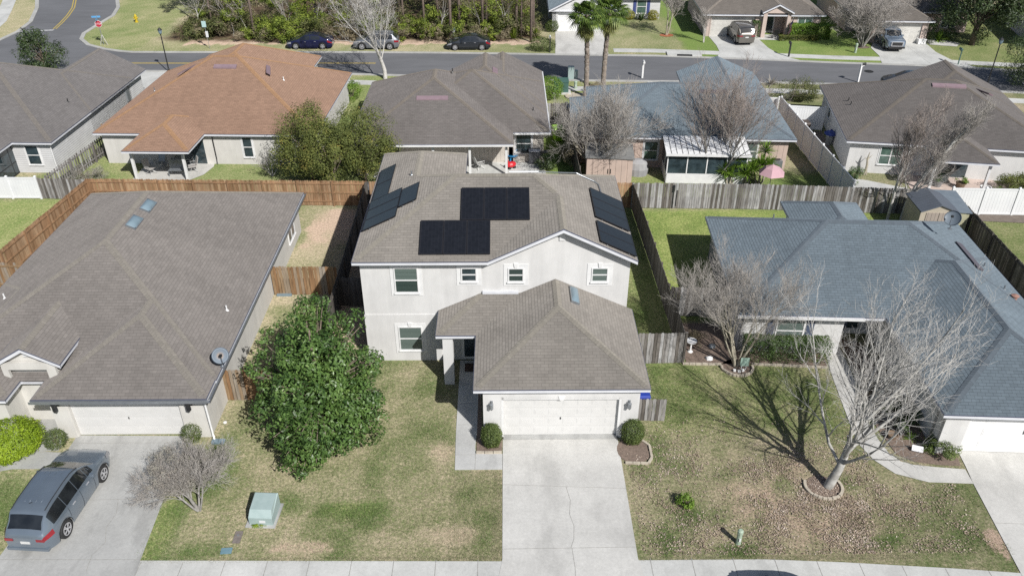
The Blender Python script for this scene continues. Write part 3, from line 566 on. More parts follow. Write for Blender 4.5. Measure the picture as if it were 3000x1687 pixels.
# lower roofs
H.sl=.467; z2=2.88; Q=lambda x,y,d:(x,y,z2+.467*d)
H.plane([Q(-1.33,25.87,0),Q(5.9,25.87,0),Q(2.285,29.485,3.615)],'x',25.87,1)
H.plane([Q(5.9,25.87,0),Q(5.9,31.69,0),Q(2.285,31.69,3.615),Q(2.285,29.485,3.615)],'y',5.9,-1)
H.plane([Q(-1.33,25.87,0),Q(2.285,29.485,3.615),Q(2.285,31.69,3.615),Q(.69,31.69,2.02),Q(-1.33,29.67,0)],'y',-1.33,1)
H.plane([Q(-3.12,29.67,0),Q(-1.33,29.67,0),Q(.69,31.69,2.02),Q(-1.1,31.69,2.02)],'x',29.67,1)
H.plane([Q(-3.12,29.67,0),Q(-1.1,31.69,2.02),Q(-3.12,31.69,0)],'y',-3.12,1)
for p,q,h in (((-1.33,25.87,0),(2.285,29.485,3.615),1),((5.9,25.87,0),(2.285,29.485,3.615),1),((2.285,29.485,3.615),(2.285,31.6,3.615),0),((-3.12,29.67,0),(-1.15,31.64,1.97),1)): H.cap(Q(*p),Q(*q),h)
H.fascia('S',-1.33,5.9,25.87,26,z2); H.fascia('W',-1.33,0,25.87,29.67,z2); H.fascia('E',0,5.9,25.87,31.69,z2); H.fascia('S',-3.12,-1.36,29.67,30,z2); H.fascia('W',-3.12,0,29.67,31.69,z2)
H.tr.box(-1.3,5.87,25.9,31.6,z2-.17,z2-.15); H.tr.box(-3.09,-1.3,29.7,31.6,z2-.172,z2-.152)
H.tr.box(-1.05,.6,31.6,31.69,z2+.467*2.02-.01,z2+.467*2.02+.13)
# garage walls with door opening
H.wl.box(-.95,-.19,26.15,31.65,0,2.71); H.wl.box(4.8,5.55,26.15,31.65,0,2.71); H.wl.box(-.19,4.8,26.15,26.45,2.12,2.71); H.wl.box(-.19,4.8,26.5,26.6,0,2.12)
H.wl.box(-2.84,-2.38,29.8,30.26,0,2.71)
H.done()
r=H.root
garage_door(r,2.305,26.2,.08,4.8,2.03)
for x in (-.6,5.12): coach_lamp(r,x,26.15,1.95,'metal_grey',1.1)
window(r,-4.5,31.7,3.86,1.1,1.36,0,'blind_green',1,.17,'blind_dark',keystone=False)
window(r,-1.65,31.7,4.45,.72,.74,0,'glass',1,.2); window(r,.48,31.7,4.42,.72,.74,0,'blind_dark',1,.2,keystone=True); window(r,4.29,31.7,4.40,.76,.76,0,'blind_green',1,.2,keystone=True)
window(r,-4.5,31.66,.62,1.12,1.38,0,'blind_green',1,.17,'blind_green',keystone=True)
b=MB(); b.box(-.5,.5,-.03,.01,0,2.1); o=b.build('front_door',M['trim'],r,loc=(-1.62,31.66,.12)); b=MB(); b.box(-.36,.36,-.045,-.028,.12,1.95); b.build('door_glass',M['glass'],o); b=MB(); b.box(.38,.42,-.08,-.03,.95,1.1); b.build('handle',M['metal_grey'],o)
b=MB(); b.box(-1.95,-1.2,30.7,31.3,.045,.07); b.build('door_mat',pm('door_mat',(.05,.035,.03),(.08,.05,.04),20,.95),r)
b=MB(); b.box(-.13,.13,-.05,0,-.22,.22); b.box(-.17,.17,-.07,0,.18,.24); b.build('gable_vent',M['trim'],r,loc=(2.53,31.7,6.78))
# solar panels: (centre on slope, size along eave, size up-slope)
def panel(cx,cy,d,la,lu,face):
    q=sqrt(1+s_*s_); b=MB(); t=.035
    for a,c in ((-1,0),(1,0)): b.box(a*la/2-(t if a>0 else 0),a*la/2+(t if a<0 else 0),-lu/2,lu/2,.0,.045)
    b.box(-la/2,la/2,-lu/2,-lu/2+t,0,.0445); b.box(-la/2,la/2,lu/2-t,lu/2,0,.0445)
    z=ze+s_*d+.075; o=b.build('solar_panel',M['frame_black'],r,loc=(cx,cy,z)); th=math.atan(s_)
    o.rotation_euler={'S':(th,0,0),'W':(th,0,-pi/2),'E':(th,0,pi/2)}[face]
    b=MB(); b.m=0; x0,x1,y0,y1=-la/2+t,la/2-t,-lu/2+t,lu/2-t; b.face([(x0,y0,.04),(x1,y0,.04),(x1,y1,.04),(x0,y1,.04)],[(x0,y0),(x1,y0),(x1,y1),(x0,y1)]); b.build('cells',M['solar'],o)
    b=MB()
    for a in (-.3,.3): b.box(-la/2,la/2,lu*a-.02,lu*a+.02,-.07,-.005)
    b.build('rail',M['metal_grey'],o)
pw,ph=1.045,1.76
for i in range(3):
    panel(-3.31+i*1.06,32.42,32.42-31.3,pw,1.86,'S'); panel(-1.50+i*1.06,34.12,34.12-31.3,pw,1.86,'S')
for y in (39.7,37.85): panel(-6.22,y,.60,1.82,.93,'W')
for y in (36.45,35.42,34.40): panel(-5.88,y,.94,1.0,1.80,'W')
panel(-4.6,35.72,2.22,1.88,.98,'W')
for y in (36.4,35.36,34.33): panel(5.02,y,.88,1.02,1.84,'E')
for y in (32.96,31.97): panel(5.02,y,.88,.98,1.84,'E')
vent_pipe(r,-4.73,38.29,ze+s_*2.09,'metal_grey',.2)
b=MB(); pts=[P(.2,35.95,4.45),P(1.6,36.1,4.3),P(2.92,37.37,2.98),P(3.62,38.08,2.28),P(3.92,38.04,1.98),P(4.54,38.05,1.36),P(4.75,37.9,1.15),P(4.8,37.0,1.1)]
b.tube([(x,y,z+.07) for x,y,z in pts],.028,6); b.build('conduit',M['metal_grey'],r)
skylight(r,3.08,30.8,z2+.467*2.9+.0,.42,1.25,0,math.atan(.467),0)

# ===== front left neighbour =====
H=House('neighbour_house','cream single storey house with taupe roof beside the parked grey car',(0,0,0),0,'roof_taupe','stucco_cream')
A=(-25.05,-12.2,27.16,45.2); G=(-19.4,-12.25,25.95,36)
H.hip(*A,fas='WEN'); H.hip(*G,walls=False,fas='SW'); H.fascia('E',0,-12.25,25.95,27.4,2.44)
H.hip(-21.29,-18.45,27.08,33,'S',ze=3.38,sl=.577,axis='y',fas='SEW',walls=False,sof=False,inset=.3); H.hip(-25.05,-20.43,25.95,35,axis='y',fas='SE')
H.wl.box(-12.87,-12.604,26.6,27.56,0,2.275); H.wl.box(-13.6,-12.604,26.35,26.6,0,2.28); H.wl.box(-19.0,-18.32,26.35,26.6,0,2.28); H.wl.box(-18.8,-12.87,26.9,27.56,0,2.27); H.wl.box(-18.32,-13.6,26.35,26.6,2.1,2.28); H.wl.box(-19.0,-18.8,26.6,27.55,0,2.27)
H.wl.box(-21.0,-20.75,27.20,27.34,2.2,3.37); H.wl.box(-19.15,-18.77,27.20,27.34,2.2,3.37); H.wl.box(-20.75,-19.15,27.20,27.34,3.02,3.36); H.wl.box(-20.98,-18.79,27.55,27.6,0,3.3)
H.done(); r=H.root
garage_door(r,-15.96,26.42,.04,4.6,2.06,0,surround=.12,keystone=False,surm='stucco_cream')
for x in (-18.66,-13.15): coach_lamp(r,x,26.35,1.95,'metal_dark',1.5)
b=MB(); x0,x1,y=-19.45,-12.2,25.95; b.box(x0,x1,y-.13,y,2.30,2.33); b.box(x0,x1,y-.135,y-.125,2.30,2.43); b.box(x0,x1,y-.01,y,2.33,2.43)
b.box(-12.2,-12.07,25.85,45.2,2.30,2.33); b.box(-12.08,-12.07,25.85,45.2,2.30,2.43); b.build('gutter',M['metal_grey'],r)
b=MB(); b.tube([(-12.15,26.0,2.3),(-12.5,26.25,2.1),(-12.5,26.28,.2),(-12.4,26.1,.06)],.05,6); b.tube([(-12.15,38.0,2.3),(-12.5,38.0,2.1),(-12.5,38.0,.2),(-12.2,37.8,.06)],.05,6); b.build('downspout',M['white'],r)
b=MB(); b.box(-12.5,-11.95,25.9,26.14,0,.1); o=b.build('splash_block',M['skylight'],r); b=MB(); b.box(-12.4,-11.6,37.4,37.6,0,.1); b.build('splash_block',M['skylight'],r)
skylight(r,-18.1,37.5,H.zat(-18.1,37.5,A)+.03,.52,1.08,0,math.atan(.5),0); skylight(r,-18.12,35.7,H.zat(-18.12,35.7,A)+.03,.52,1.08,0,math.atan(.5),0)
vent_pipe(r,-12.9-.1,31.85,H.zat(-13,31.85,A)); vent_pipe(r,-23.4,32.3,H.zat(-23.4,32.3,A))
dish(r,-12.15,28.0,2.55,.36,-62,34,rust=True)
window(r,-12.6,42.6,.7,1.5,1.45,pi/2,'glass',2); window(r,-12.6,30.2,1.4,.01,.01,pi/2) if False else None
b=MB(); b.box(-12.6,-12.45,44.2,44.5,1.9,2.2); b.build('flood_light',M['white'],r)
b=MB(); b.box(-19.98,-19.76,27.3,27.37,3.62,3.85); b.build('gable_vent',M['trim'],r)
b=MB(); b.box(-20.6,-19.9,29.6,29.7,0,2.05); b.build('front_door',M['siding_beige'],r); b=MB(); b.box(-22,-19.3,29.7,29.8,0,2.6); b.build('porch_wall',M['stucco_cream'],r)

# ===== front right neighbour =====
H=House('neighbour_house','single storey house with blue grey shingle roof behind the two bare front trees',(10.96,31.85,0),R(-3.2),'roof_blue','stucco')
A=(0,14.09,0,10.0); G=(6.9,14.09,-6.78,6)
H.hip(*A,fas='SWEN',walls=False); H.hip(*G,axis='y',walls=False,fas='SWE'); H.hip(4.75,9.2,6,12.2,axis='y',fas='WNE')
H.wl.box(.4,5.0,.4,.6,0,2.28); H.wl.box(.4,.6,.4,9.6,0,2.28); H.wl.box(.4,13.7,2.2,9.6,0,2.28); H.wl.box(5.0,5.2,.4,2.2,0,2.28); H.wl.box(7.3,7.5,-6.3,2.2,0,2.28); H.wl.box(13.5,13.7,-6.38,9.6,0,2.28); H.wl.box(7.3,8.25,-6.38,-6.2,0,2.28); H.wl.box(13.3,13.7,-6.38,-6.2,0,2.28); H.wl.box(8.25,13.3,-6.38,-6.2,2.12,2.28); H.wl.box(7.3,13.7,-5.8,-5.6,0,2.28)
H.done(); r=H.root
garage_door(r,10.78,-6.3,.04,4.9,2.1,0,rows=3,cols=1,m='white',handle=False,surround=.14,keystone=False,twin=True)
navy=pm('shutter_navy',(.06,.08,.12),(.08,.1,.15),4,.5)
window(r,2.7,.4,.68,1.35,1.3,0,'blind_green',1,0,'blind_green',name='window'); shutters(r,2.7,.4,.62,1.45,.93,.36,navy)
window(r,6.4,2.2,.3,.7,1.7,0,'glass'); b=MB(); b.box(-.5,.5,-.04,0,0,2.05); o=b.build('front_door',navy,r,loc=(7.0-1.4,2.18,.1)); b=MB(); b.box(-.3,.3,-.055,-.035,.9,1.8); b.build('door_glass',M['glass_green'],o)
b=MB(); b.box(.0,5.9,-.12,-.0,2.3,2.43); b.build('gutter',M['trim'],r)
ridge_vent(r,(12.0,5.6),(12.0,3.0),(.35,0,-.175),'vent_dark',H.zat(12.0,5,(0,14.09,-10,20))+.02)
for x,y,m in ((12.9,4.0,'metal_grey'),(12.95,1.9,'metal_grey')): vent_pipe(r,x,y,H.zat(x,y,(0,14.09,-20,30)),m,.22)
vent_pipe(r,3.0,7.2,H.zat(3.0,7.2,A),'metal_grey')
b=MB(); b.lathe([(.12,-.1),(.12,.12),(.18,.14),(.18,.17),(0,.22)],(0,0,0),12); b.build('vent_cap',pm('vent_rust',(.35,.2,.16),(.3,.16,.12),9,.7),r,loc=(13.2,1.3,H.zat(13.2,1.3,(0,14.09,-20,30))))
dish(r,11.2,5.05,4.95-.35,.40,-130,40)

# ===== brown-orange roof house =====
H=House('back_house','beige single storey house with orange brown shingle roof and covered back patio',(-29.1,54.93,0),R(-1.8),'roof_orange','stucco_cream')
A=(0,15.8,0,13.9)
H.hip(*A,fas='SWE'); H.hip(2.0,12.2,6,18.6,axis='y',fas='WEN',inset=.4); H.hip(3.4,7.95,-3.15,3,axis='y',fas='SWE',walls=False)
H.done(); r=H.root
window(r,10.75,.4,.55,.72,1.55,0,'glass',1,.1); window(r,13.55,.4,.3,1.0,1.9,0,'glass',1,.1); window(r,4.6,.4,1.1,.9,.9,0,'glass',1,.08)
b=MB(); b.box(6.0,7.6,.36,.4,.05,2.1); b.build('patio_door',M['glass'],r)
for x in (3.65,7.2): b=MB(); b.box(-.085,.085,-.085,.085,0,2.28); b.build('post',M['trim'],r,loc=(x,-2.45,.04))
ridge_vent(r,(7.3,6.0),(9.0,6.0),(0,-.32,-.16),'vent_pink',H.zat(8,6.0,A)+.02); ridge_vent(r,(10.7,7.5),(11.2,5.7),(.3,0,-.15),'vent_pink',H.zat(10.7,7,(0,15.8,-9,30))); ridge_vent(r,(5.5,7.0),(5.1,5.0),(-.3,0,-.15),'vent_pink',H.zat(5.4,7,(0,15.8,-9,30)))
vent_pipe(r,12.2,6.4,H.zat(12.2,6.4,(0,15.8,-9,30))); vent_pipe(r,3.0,4.6,H.zat(3,4.6,(0,30,-9,30)),'metal_grey')
b=MB(); b.tube([(8.35,.3,2.25),(8.35,.34,.4),(8.4,.2,.1)],.035,6); b.build('downspout',M['metal_dark'],r)

# ===== far left house =====
H=House('back_house','grey roofed house with white lap siding and screened porch on the left',(-31.2,53.2,0),R(-1.9),'roof_grey','siding_white')
A=(-18,0,0,13.9)
H.hip(*A,fas='SWE'); H.hip(-7.1,0,6,16.3,'N',axis='y',fas='WEN',inset=.4); H.hip(-9.2,-2.75,-6.5,6,axis='y',fas='SE',walls=False)
H.done(); r=H.root
window(r,-1.75,.4,.62,.95,1.45,0,'glass',1,.09)
b=MB(); b.box(-.9,-.4,.36,.4,.0,1.6)
for k in range(3): b=MB(); b.box(-3.2,-3.13,-.1-2.2*k-.07,-.1-2.2*k,0,2.28); b.build('post',M['metal_dark'],r)
b=MB(); b.box(-3.16,-3.14,-6.1,.4,.1,2.28); b.build('porch_screen',M['glass'],r); b=MB(); b.box(-3.2,-3.12,-6.1,.4,0,.1); b.box(-3.2,-3.12,-6.1,.4,.85,.9); b.build('screen_rail',M['metal_dark'],r)
ridge_vent(r,(-7.5,6.3),(-6.1,6.6),(.1,-.3,-.15),'vent_pink',H.zat(-7.4,6.0,A)); vent_pipe(r,-1.5,6.0,H.zat(-1.5,6,(-18,0,-9,30)),'metal_dark')
b=MB(); b.tube([(-.1,.1,2.25),(-.35,.35,2.0),(-.35,.35,.1)],.04,6); b.build('downspout',M['trim'],r)
b=MB(); b.box(-.4,-.25,12.5,13.0,.9,1.8); b.build('meter_box',M['metal_grey'],r)

# ===== middle back house =====
H=House('back_house','tan sided house with brown roof and open back porch behind the solar house',(0,0,0),0,'roof_brown','siding_beige')
H.hip(-10.82,.61,52.6,65.9,axis='y',fas='SW',walls=False); H.hip(-8,3.19,54.75,65.9,axis='y',fas='ES'); H.hip(-6.2,3.19,58,66.1,'N',axis='y',fas='EN',walls=False); H.hip(-3.45,3.19,60,68.7,'N',axis='y',fas='EN')
H.wl.box(-10.4,-7,56.7,65.5,0,2.28); H.wl.box(.3,.6,55.15,57,0,2.28); H.wl.box(-10.4,-9.6,53,56.7,0,2.28)
H.done(); r=H.root
for x in (-8.4,-4.95,-2.42,.12): b=MB(); b.box(-.08,.08,-.08,.08,0,2.28); b.build('post',M['trim'],r,loc=(x,52.95,.04))
b=MB(); b.box(-2.2,-.2,56.66,56.7,.1,2.15); o=b.build('sliding_door',M['trim'],r); b=MB(); b.box(-2.12,-1.25,56.62,56.66,.18,2.08); b.build('pane',M['glass'],o); b=MB(); b.box(-1.15,-.28,56.62,56.66,.18,2.08); b.build('pane',M['glass_green'],o)
H.wl=MB(); 
b=MB(); b.box(-7.5,.32,56.7,56.8,0,2.28); b.build('porch_wall',M['siding_beige'],r)
window(r,1.35,55.15,.75,1.15,1.4,0,'glass',1,.1); window(r,-6.6,56.7,.7,1.8,1.35,0,'glass',2)
ridge_vent(r,(-6.25,56.6),(-4.0,56.6),(0,-.34,-.17),'vent_pink',2.45+.5*4.0-.03); ridge_vent(r,(-.9,63.2),(-.9,62.0),(.4,0,-.2),'vent_pink',4.45)
vent_pipe(r,-3.9,60.8,4.9,'metal_dark'); vent_pipe(r,2.1,57.6,3.0,'metal_dark')
b=MB(); b.box(3.17,3.29,54.8,68.6,2.31,2.42); b.box(-9,.6,52.48,52.6,2.31,2.42); b.box(.7,3.25,54.63,54.75,2.31,2.42); b.build('gutter',M['trim'],r)

# ===== blue roof with screen room =====
H=House('back_house','pinkish tan house with blue grey roof and white screened sun room',(5.99,54.0,0),R(-3.2),'roof_blue','siding_tan',2.45,.417)
H.hip(0,14.3,0,10.6,fas='SWE'); H.hip(-1.35,4.6,.55,8,axis='y',fas='SW'); H.hip(7.8,14.3,5,14.9,'N',axis='y',fas='WEN')
H.done(); r=H.root
window(r,4.35,.4,.6,1.0,1.4,0,'glass',1,.08,'glass_green'); window(r,11.35,.4,.7,.9,1.35,0,'blind_green',1,.08)
ridge_vent(r,(8.0,4.5),(10.0,4.5),(0,-.3,-.125),'vent_dark',2.45+.417*4.5)
# sun room
x0,x1,y0=5.2,10.6,-2.15
b=MB(); b.box(x0,x1,y0,y0+.06,.0,.72); b.box(x0,x0+.06,y0,.4,0,.72); b.box(x1-.06,x1,y0,.4,0,.72); b.build('kick_panel',M['white'],r)
b=MB()
for k in range(5): xx=x0+(x1-x0-.07)*k/4; b.box(xx,xx+.07,y0-.01,y0+.07,.72,2.15)
b.box(x0,x1,y0-.01,y0+.07,2.1,2.2); b.box(x0-.01,x0+.07,-1.0,-.93,.72,2.2); b.build('screen_frame',M['white'],r)
b=MB(); b.box(x0+.07,x1-.07,y0+.02,y0+.04,.72,2.1); b.box(x0+.02,x0+.04,y0+.07,.4,.72,2.1); b.build('screen',M['glass'],r)
b=MB(); n=15
for k in range(n):
    a=x0-.15+(x1-x0+.3)*k/n; w=(x1-x0+.3)/n
    b.raw([(a,y0-.25,2.2),(a+w*.86,y0-.25,2.2),(a+w*.86,.1,2.5),(a,.1,2.5),(a,y0-.25,2.26),(a+w*.86,y0-.25,2.26),(a+w*.86,.1,2.56),(a,.1,2.56)],[(0,3,2,1),(4,5,6,7),(0,1,5,4),(1,2,6,5),(2,3,7,6),(3,0,4,7)])
b.build('sun_room_roof',M['white'],r)
b=MB()
for k in range(n):
    a=x0-.15+(x1-x0+.3)*k/n; w=(x1-x0+.3)/n
    b.raw([(a+w*.8,y0-.25,2.17),(a+w*1.05,y0-.25,2.17),(a+w*1.05,.1,2.47),(a+w*.8,.1,2.47)],[(0,1,2,3)])
b.build('roof_groove',M['vent_dark'],r); b=MB(); b.box(x0-.16,x1+.16,y0-.3,y0-.24,2.1,2.27); b.build('fascia',M['white'],r)

# ===== far right house =====
H=House('back_house','white walled house with grey brown roof and back patio on the right',(23.67,53.03,0),R(-9.5),'roof_brown','stucco',2.45,.46)
H.hip(0,14.0,0,12.0,fas='SWE'); H.hip(4.9,14.0,6,13.3,'N',axis='y',fas='WEN'); H.hip(5.1,9.1,-2.6,3,axis='y',fas='SWE',walls=False)
H.done(); r=H.root
window(r,3.2,.4,.7,1.5,1.35,0,'glass_green',2,.1); window(r,.4,8.3,1.0,.8,1.1,-pi/2,'glass',1,.06)
for x in (5.35,8.75): b=MB(); b.box(-.08,.08,-.08,.08,0,2.28); b.build('post',M['trim'],r,loc=(x,-2.2,.04))
b=MB(); b.box(6.6,8.4,.36,.4,.1,2.1); b.build('patio_door',M['glass'],r)
ridge_vent(r,(6.3,5.5),(8.6,5.5),(0,-.33,-.15),'vent_pink',2.45+.46*5.5); ridge_vent(r,(9.9,6.9),(10.5,5.9),(.3,0,-.14),'vent_pink',2.45+.46*4.0)
for y in (6.8,5.9): vent_pipe(r,1.2,y,2.45+.46*1.2,'metal_dark')

# ===== across the street =====
H=House('street_house','white house with blue shutters behind the palms across the street',(4.8,89.7,0),R(-1),'roof_blue','siding_white',2.35,.5)
H.hip(0,7.6,0,12,'S',axis='y',fas='SWE',inset=.35,walls=False); H.hip(-.2,13.2,5.4,17,fas='SWE')
H.wl.box(.4,.8,.35,6,0,2.2); H.wl.box(.4,.95,.35,.55,0,2.2); H.wl.box(5.8,7.2,.35,.55,0,2.2); H.wl.box(.95,5.8,.35,.55,2.1,2.2); H.wl.box(.4,7.2,.9,6,0,2.2)
H.done(); r=H.root
garage_door(r,3.4,.4,0,4.8,2.1,0,cols=8,m='white',handle=False,surround=.12,keystone=False)
window(r,10.7,5.8,.6,1.1,1.5,0,'glass_green',1,.0); shutters(r,10.7,5.8,.55,1.6,.78,.34,pm('shutter_blue',(.05,.07,.2),(.07,.09,.24),4,.5))
H=House('street_house','pink beige house with gabled entry and flag behind the parked tan vehicle',(20.9,87.65,0),R(-2.4),'roof_tan','stucco_pink',2.4,.5)
H.hip(0,12.8,0,14,fas='SWE',walls=False); H.hip(6.1,9.35,-.35,5,'S',ze=2.75,axis='y',fas='SWE',inset=.3,walls=False,sof=False)
H.wl.box(.4,1.0,.4,.6,0,2.23); H.wl.box(5.6,6.4,.4,.6,0,2.23); H.wl.box(1.0,5.6,.4,.6,2.1,2.23); H.wl.box(.4,6.2,.95,12,0,2.23); H.wl.box(6.4,12.4,2.0,12,0,2.23); H.wl.box(9.1,12.4,.4,2.2,0,2.23); H.wl.box(.4,.6,.4,2,0,2.23); H.wl.box(6.3,6.7,-.05,.6,0,2.6); H.wl.box(8.8,9.15,-.05,.6,0,2.6)
H.done(); r=H.root
garage_door(r,3.3,.42,.02,4.6,2.05,0,m='stucco_cream',handle=False,surround=.1,keystone=False,surm='stucco_pink')
b=MB(); b.box(-.5,.5,-.04,0,0,2.1); o=b.build('front_door',M['trim'],r,loc=(7.55,2.0,.05)); b=MB(); b.box(-.36,.36,-.055,-.035,.15,1.95); b.build('door_glass',M['glass'],o)
window(r,10.8,.4,.75,1.5,1.3,0,'glass_green',2,.06)
H=House('street_house','beige house with hip roof garage behind the silver pickup',(37.5,85.0,0),R(-3.8),'roof_tan','stucco_pink',2.4,.5)
H.hip(0,6.5,0,12,axis='y',fas='SWE',walls=False); H.hip(-1.2,12.4,4.6,17,fas='SWE'); H.hip(6.3,8.6,3.9,8,axis='y',fas='SE',walls=False)
H.wl.box(.4,.95,.4,.6,0,2.23); H.wl.box(5.5,6.1,.4,.6,0,2.23); H.wl.box(.95,5.5,.4,.6,2.1,2.23); H.wl.box(.4,6.1,.95,6,0,2.23); H.wl.box(.4,.6,.4,6,0,2.23)
H.done(); r=H.root
garage_door(r,3.22,.42,.02,4.55,2.05,0,m='stucco_cream',handle=False,surround=.1,keystone=False,surm='stucco_pink')
window(r,10.0,5.0,.5,1.4,1.6,0,'glass_green',2,.1)
H=House('street_house','grey roofed house corner at the upper right edge of the street',(53.9,84.8,0),R(-13),'roof_grey','siding_white',2.4,.5)
H.hip(0,14,-2,12); H.done()
# ---------------- fences ----------------
def fence(label,pts,h,m,bw=.14,side=1,posts=True,rails=2,capm=None,top='dog',gap=.008,seed=0,post_up=0,name='wood_fence',hook=False):
    r=random.Random(seed+len(label)); root=thing(name,label,'fence',(pts[0][0],pts[0][1],0)); b=MB(); rl=MB(); P=[]; ox,oy=pts[0]
    for p,q in zip(pts[:-1],pts[1:]):
        L=math.dist(p,q); th=atan2(q[1]-p[1],q[0]-p[0]); c,s=cos(th),sin(th); T=lambda x,y,z,p=p,c=c,s=s:(p[0]-ox+x*c-y*s,p[1]-oy+x*s+y*c,z)
        n=int(L/(bw+gap)); x=0
        for i in range(n):
            x0=i*(L/n); x1=x0+L/n-gap-r.random()*.01; hh=h+r.uniform(-.03,.02); y0=r.uniform(-.008,.008); b.r=r.random(); lean=r.uniform(-.006,.006)
            if top=='dog':
                cx=.03; vs=[T(x0,y0,.03),(T(x1,y0,.03)),T(x1+lean,y0,hh-cx),T(x1-cx+lean,y0,hh),T(x0+cx+lean,y0,hh),T(x0+lean,y0,hh-cx)]
                vb=[T(x0,y0+.018,.03),T(x1,y0+.018,.03),T(x1+lean,y0+.018,hh-cx),T(x1-cx+lean,y0+.018,hh),T(x0+cx+lean,y0+.018,hh),T(x0+lean,y0+.018,hh-cx)]
                k=len(vs); b.raw(vs+vb,[tuple(range(k)),tuple(range(2*k-1,k-1,-1))]+[(i2,(i2+1)%k+0,(i2+1)%k+k,i2+k)[::-1] for i2 in range(k)])
            else: b.box(x0,x1,y0,y0+.018,.03,hh,T)
        for k in range(rails):
            z=.3+k*(h-.55)/(max(1,rails-1)) if rails>1 else h-.3; rl.box(0,L,(-.045 if side>0 else .022),(-.005 if side>0 else .06),z,z+.09,T)
        np_=max(1,int(round(L/2.4)))
        for k in range(np_+1): P.append((T(L*k/np_,(-.05 if side>0 else .065),0),th))
    b.build('boards',m,root); rl.build('rail',m,root)
    if posts:
        pm_=None
        for (x,y,z),th in P:
            if pm_ is None: pb=MB(); pb.r=.3; pb.box(-.045,.045,-.045,.045,0,h-.02+post_up); pm_=pb.build('post',m,root); o=pm_
            else: o=pm_.copy(); COL.objects.link(o); o.parent=root
            o.location=(x,y,0); o.rotation_euler[2]=th
    return root
def vinyl(label,pts,h,seed=0):
    root=thing('vinyl_fence',label,'fence',(pts[0][0],pts[0][1],0)); b=MB(); pp=None; ox,oy=pts[0]
    for p,q in zip(pts[:-1],pts[1:]):
        L=math.dist(p,q); th=atan2(q[1]-p[1],q[0]-p[0]); c,s=cos(th),sin(th); T=lambda x,y,z,p=p,c=c,s=s:(p[0]-ox+x*c-y*s,p[1]-oy+x*s+y*c,z)
        n=int(L/.2)+1
        for i in range(n): b.box(L*i/n+.004,L*(i+1)/n-.004,-.012,.012,.06,h-.02,T)
        b.box(0,L,-.03,.03,h-.12,h,T); b.box(0,L,-.03,.03,.05,.16,T); m=max(1,int(round(L/1.9)))
        for k in range(m+1):
            x,y,_=T(L*k/m,0,0)
            if pp is None:
                pb=MB(); pb.box(-.06,.06,-.06,.06,0,h+.06); pb.taper(0,0,h+.06,h+.13,.08,.08,.01,.01); pp=pb.build('post',M['vinyl'],root); o=pp
            else: o=pp.copy(); COL.objects.link(o); o.parent=root
            o.location=(x,y,0); o.rotation_euler[2]=th
    b.build('panel',M['vinyl'],root); return root
FB,FG,FD,FO=M['fence_brown'],M['fence_grey'],M['fence_dark'],M['fence_orange']
fence('brown board fence between the orange roofed house and the front left house',[(-26.9,48.7),(-8.9,48.2)],1.8,FB,side=1,rails=3)
fence('brown board fence running down the far left side of the front left house',[(-27.0,48.6),(-28.6,30.0)],1.85,FB,side=-1,rails=3,seed=4)
fence('short brown fence corner at the left edge beside the taupe roof',[(-28.5,38.3),(-25.5,38.2)],1.7,FO,side=1,seed=2)
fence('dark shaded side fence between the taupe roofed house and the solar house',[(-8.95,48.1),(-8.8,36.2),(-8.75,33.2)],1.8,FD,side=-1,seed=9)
fence('weathered orange gate fence in the side yard left of the solar house',[(-12.55,37.55),(-9.0,37.5)],1.8,FO,side=-1,seed=5,posts=False)
fence('dark grey side fence piece touching the left wall of the solar house',[(-8.7,36.4),(-6.6,36.3)],1.8,FD,side=-1,seed=6,posts=False)
fence('orange brown fence piece behind the big leafy front tree',[(-12.6,28.75),(-9.1,28.7)],1.75,FO,side=-1,seed=7,posts=False)
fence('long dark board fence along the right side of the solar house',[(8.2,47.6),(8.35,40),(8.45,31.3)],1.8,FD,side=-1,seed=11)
fence('pale grey gate fence right of the solar house garage roof',[(6.1,31.25),(8.55,31.3)],1.8,FG,side=-1,seed=12)
fence('small weathered fence stub beside the garage with rusty streaks',[(5.6,27.2),(6.95,27.15)],1.25,FG,side=-1,seed=13,posts=False)
fence('long grey weathered back fence behind the green right back yard',[(8.2,47.75),(16,47.5),(25.6,46.7),(28.1,46.4)],1.8,FG,side=-1,seed=14)
fence('brown back fence section behind the right corner of the solar roof',[(3.0,47.9),(8.1,47.75)],1.8,FB,side=-1,seed=15)
fence('brown back fence section behind the left rear wing of the solar house',[(-8.7,48.1),(3.0,47.9)],1.8,FB,side=-1,seed=16)
fence('dark board fence along the right edge behind the blue grey roof',[(28.1,46.3),(27.7,38),(27.3,28)],1.85,FD,side=1,seed=17)
fence('grey side fence behind the bare tree at the left of the blue grey house',[(8.55,35.3),(11.1,35.2)],1.8,FG,side=-1,seed=18)
fence('grey picket style fence running back from the white fence at the left',[(-30.4,49.9),(-29.3,58.2)],1.5,FG,bw=.15,gap=.11,side=1,rails=2,seed=19)
fence('grey weathered fence piece right of the left white fence',[(-30.7,49.5),(-27.1,49.2)],1.5,FG,bw=.14,side=-1,seed=20)
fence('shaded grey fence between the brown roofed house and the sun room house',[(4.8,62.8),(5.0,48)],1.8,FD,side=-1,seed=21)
fence('short grey fence beside the lime green bin',[(3.2,62.8),(4.8,62.8)],1.7,FG,side=-1,seed=22)
fence('short brown fence between the two left back houses',[(-30.2,58.6),(-29.0,58.6)],1.7,FO,side=-1,seed=23)
vinyl('white vinyl fence panel at the far left edge of the back yards',[(-36.5,49.6),(-30.8,49.5)],1.55)
vinyl('long white vinyl fence running back between two right back houses',[(22.15,63.2),(22.3,47.5)],2.0)
vinyl('white vinyl gate panels right of the long white fence',[(22.2,61.6),(25.0,61.1)],1.9)
vinyl('white vinyl piece left of the long white fence by the blue roof',[(19.9,64.1),(22.1,63.6)],1.8)
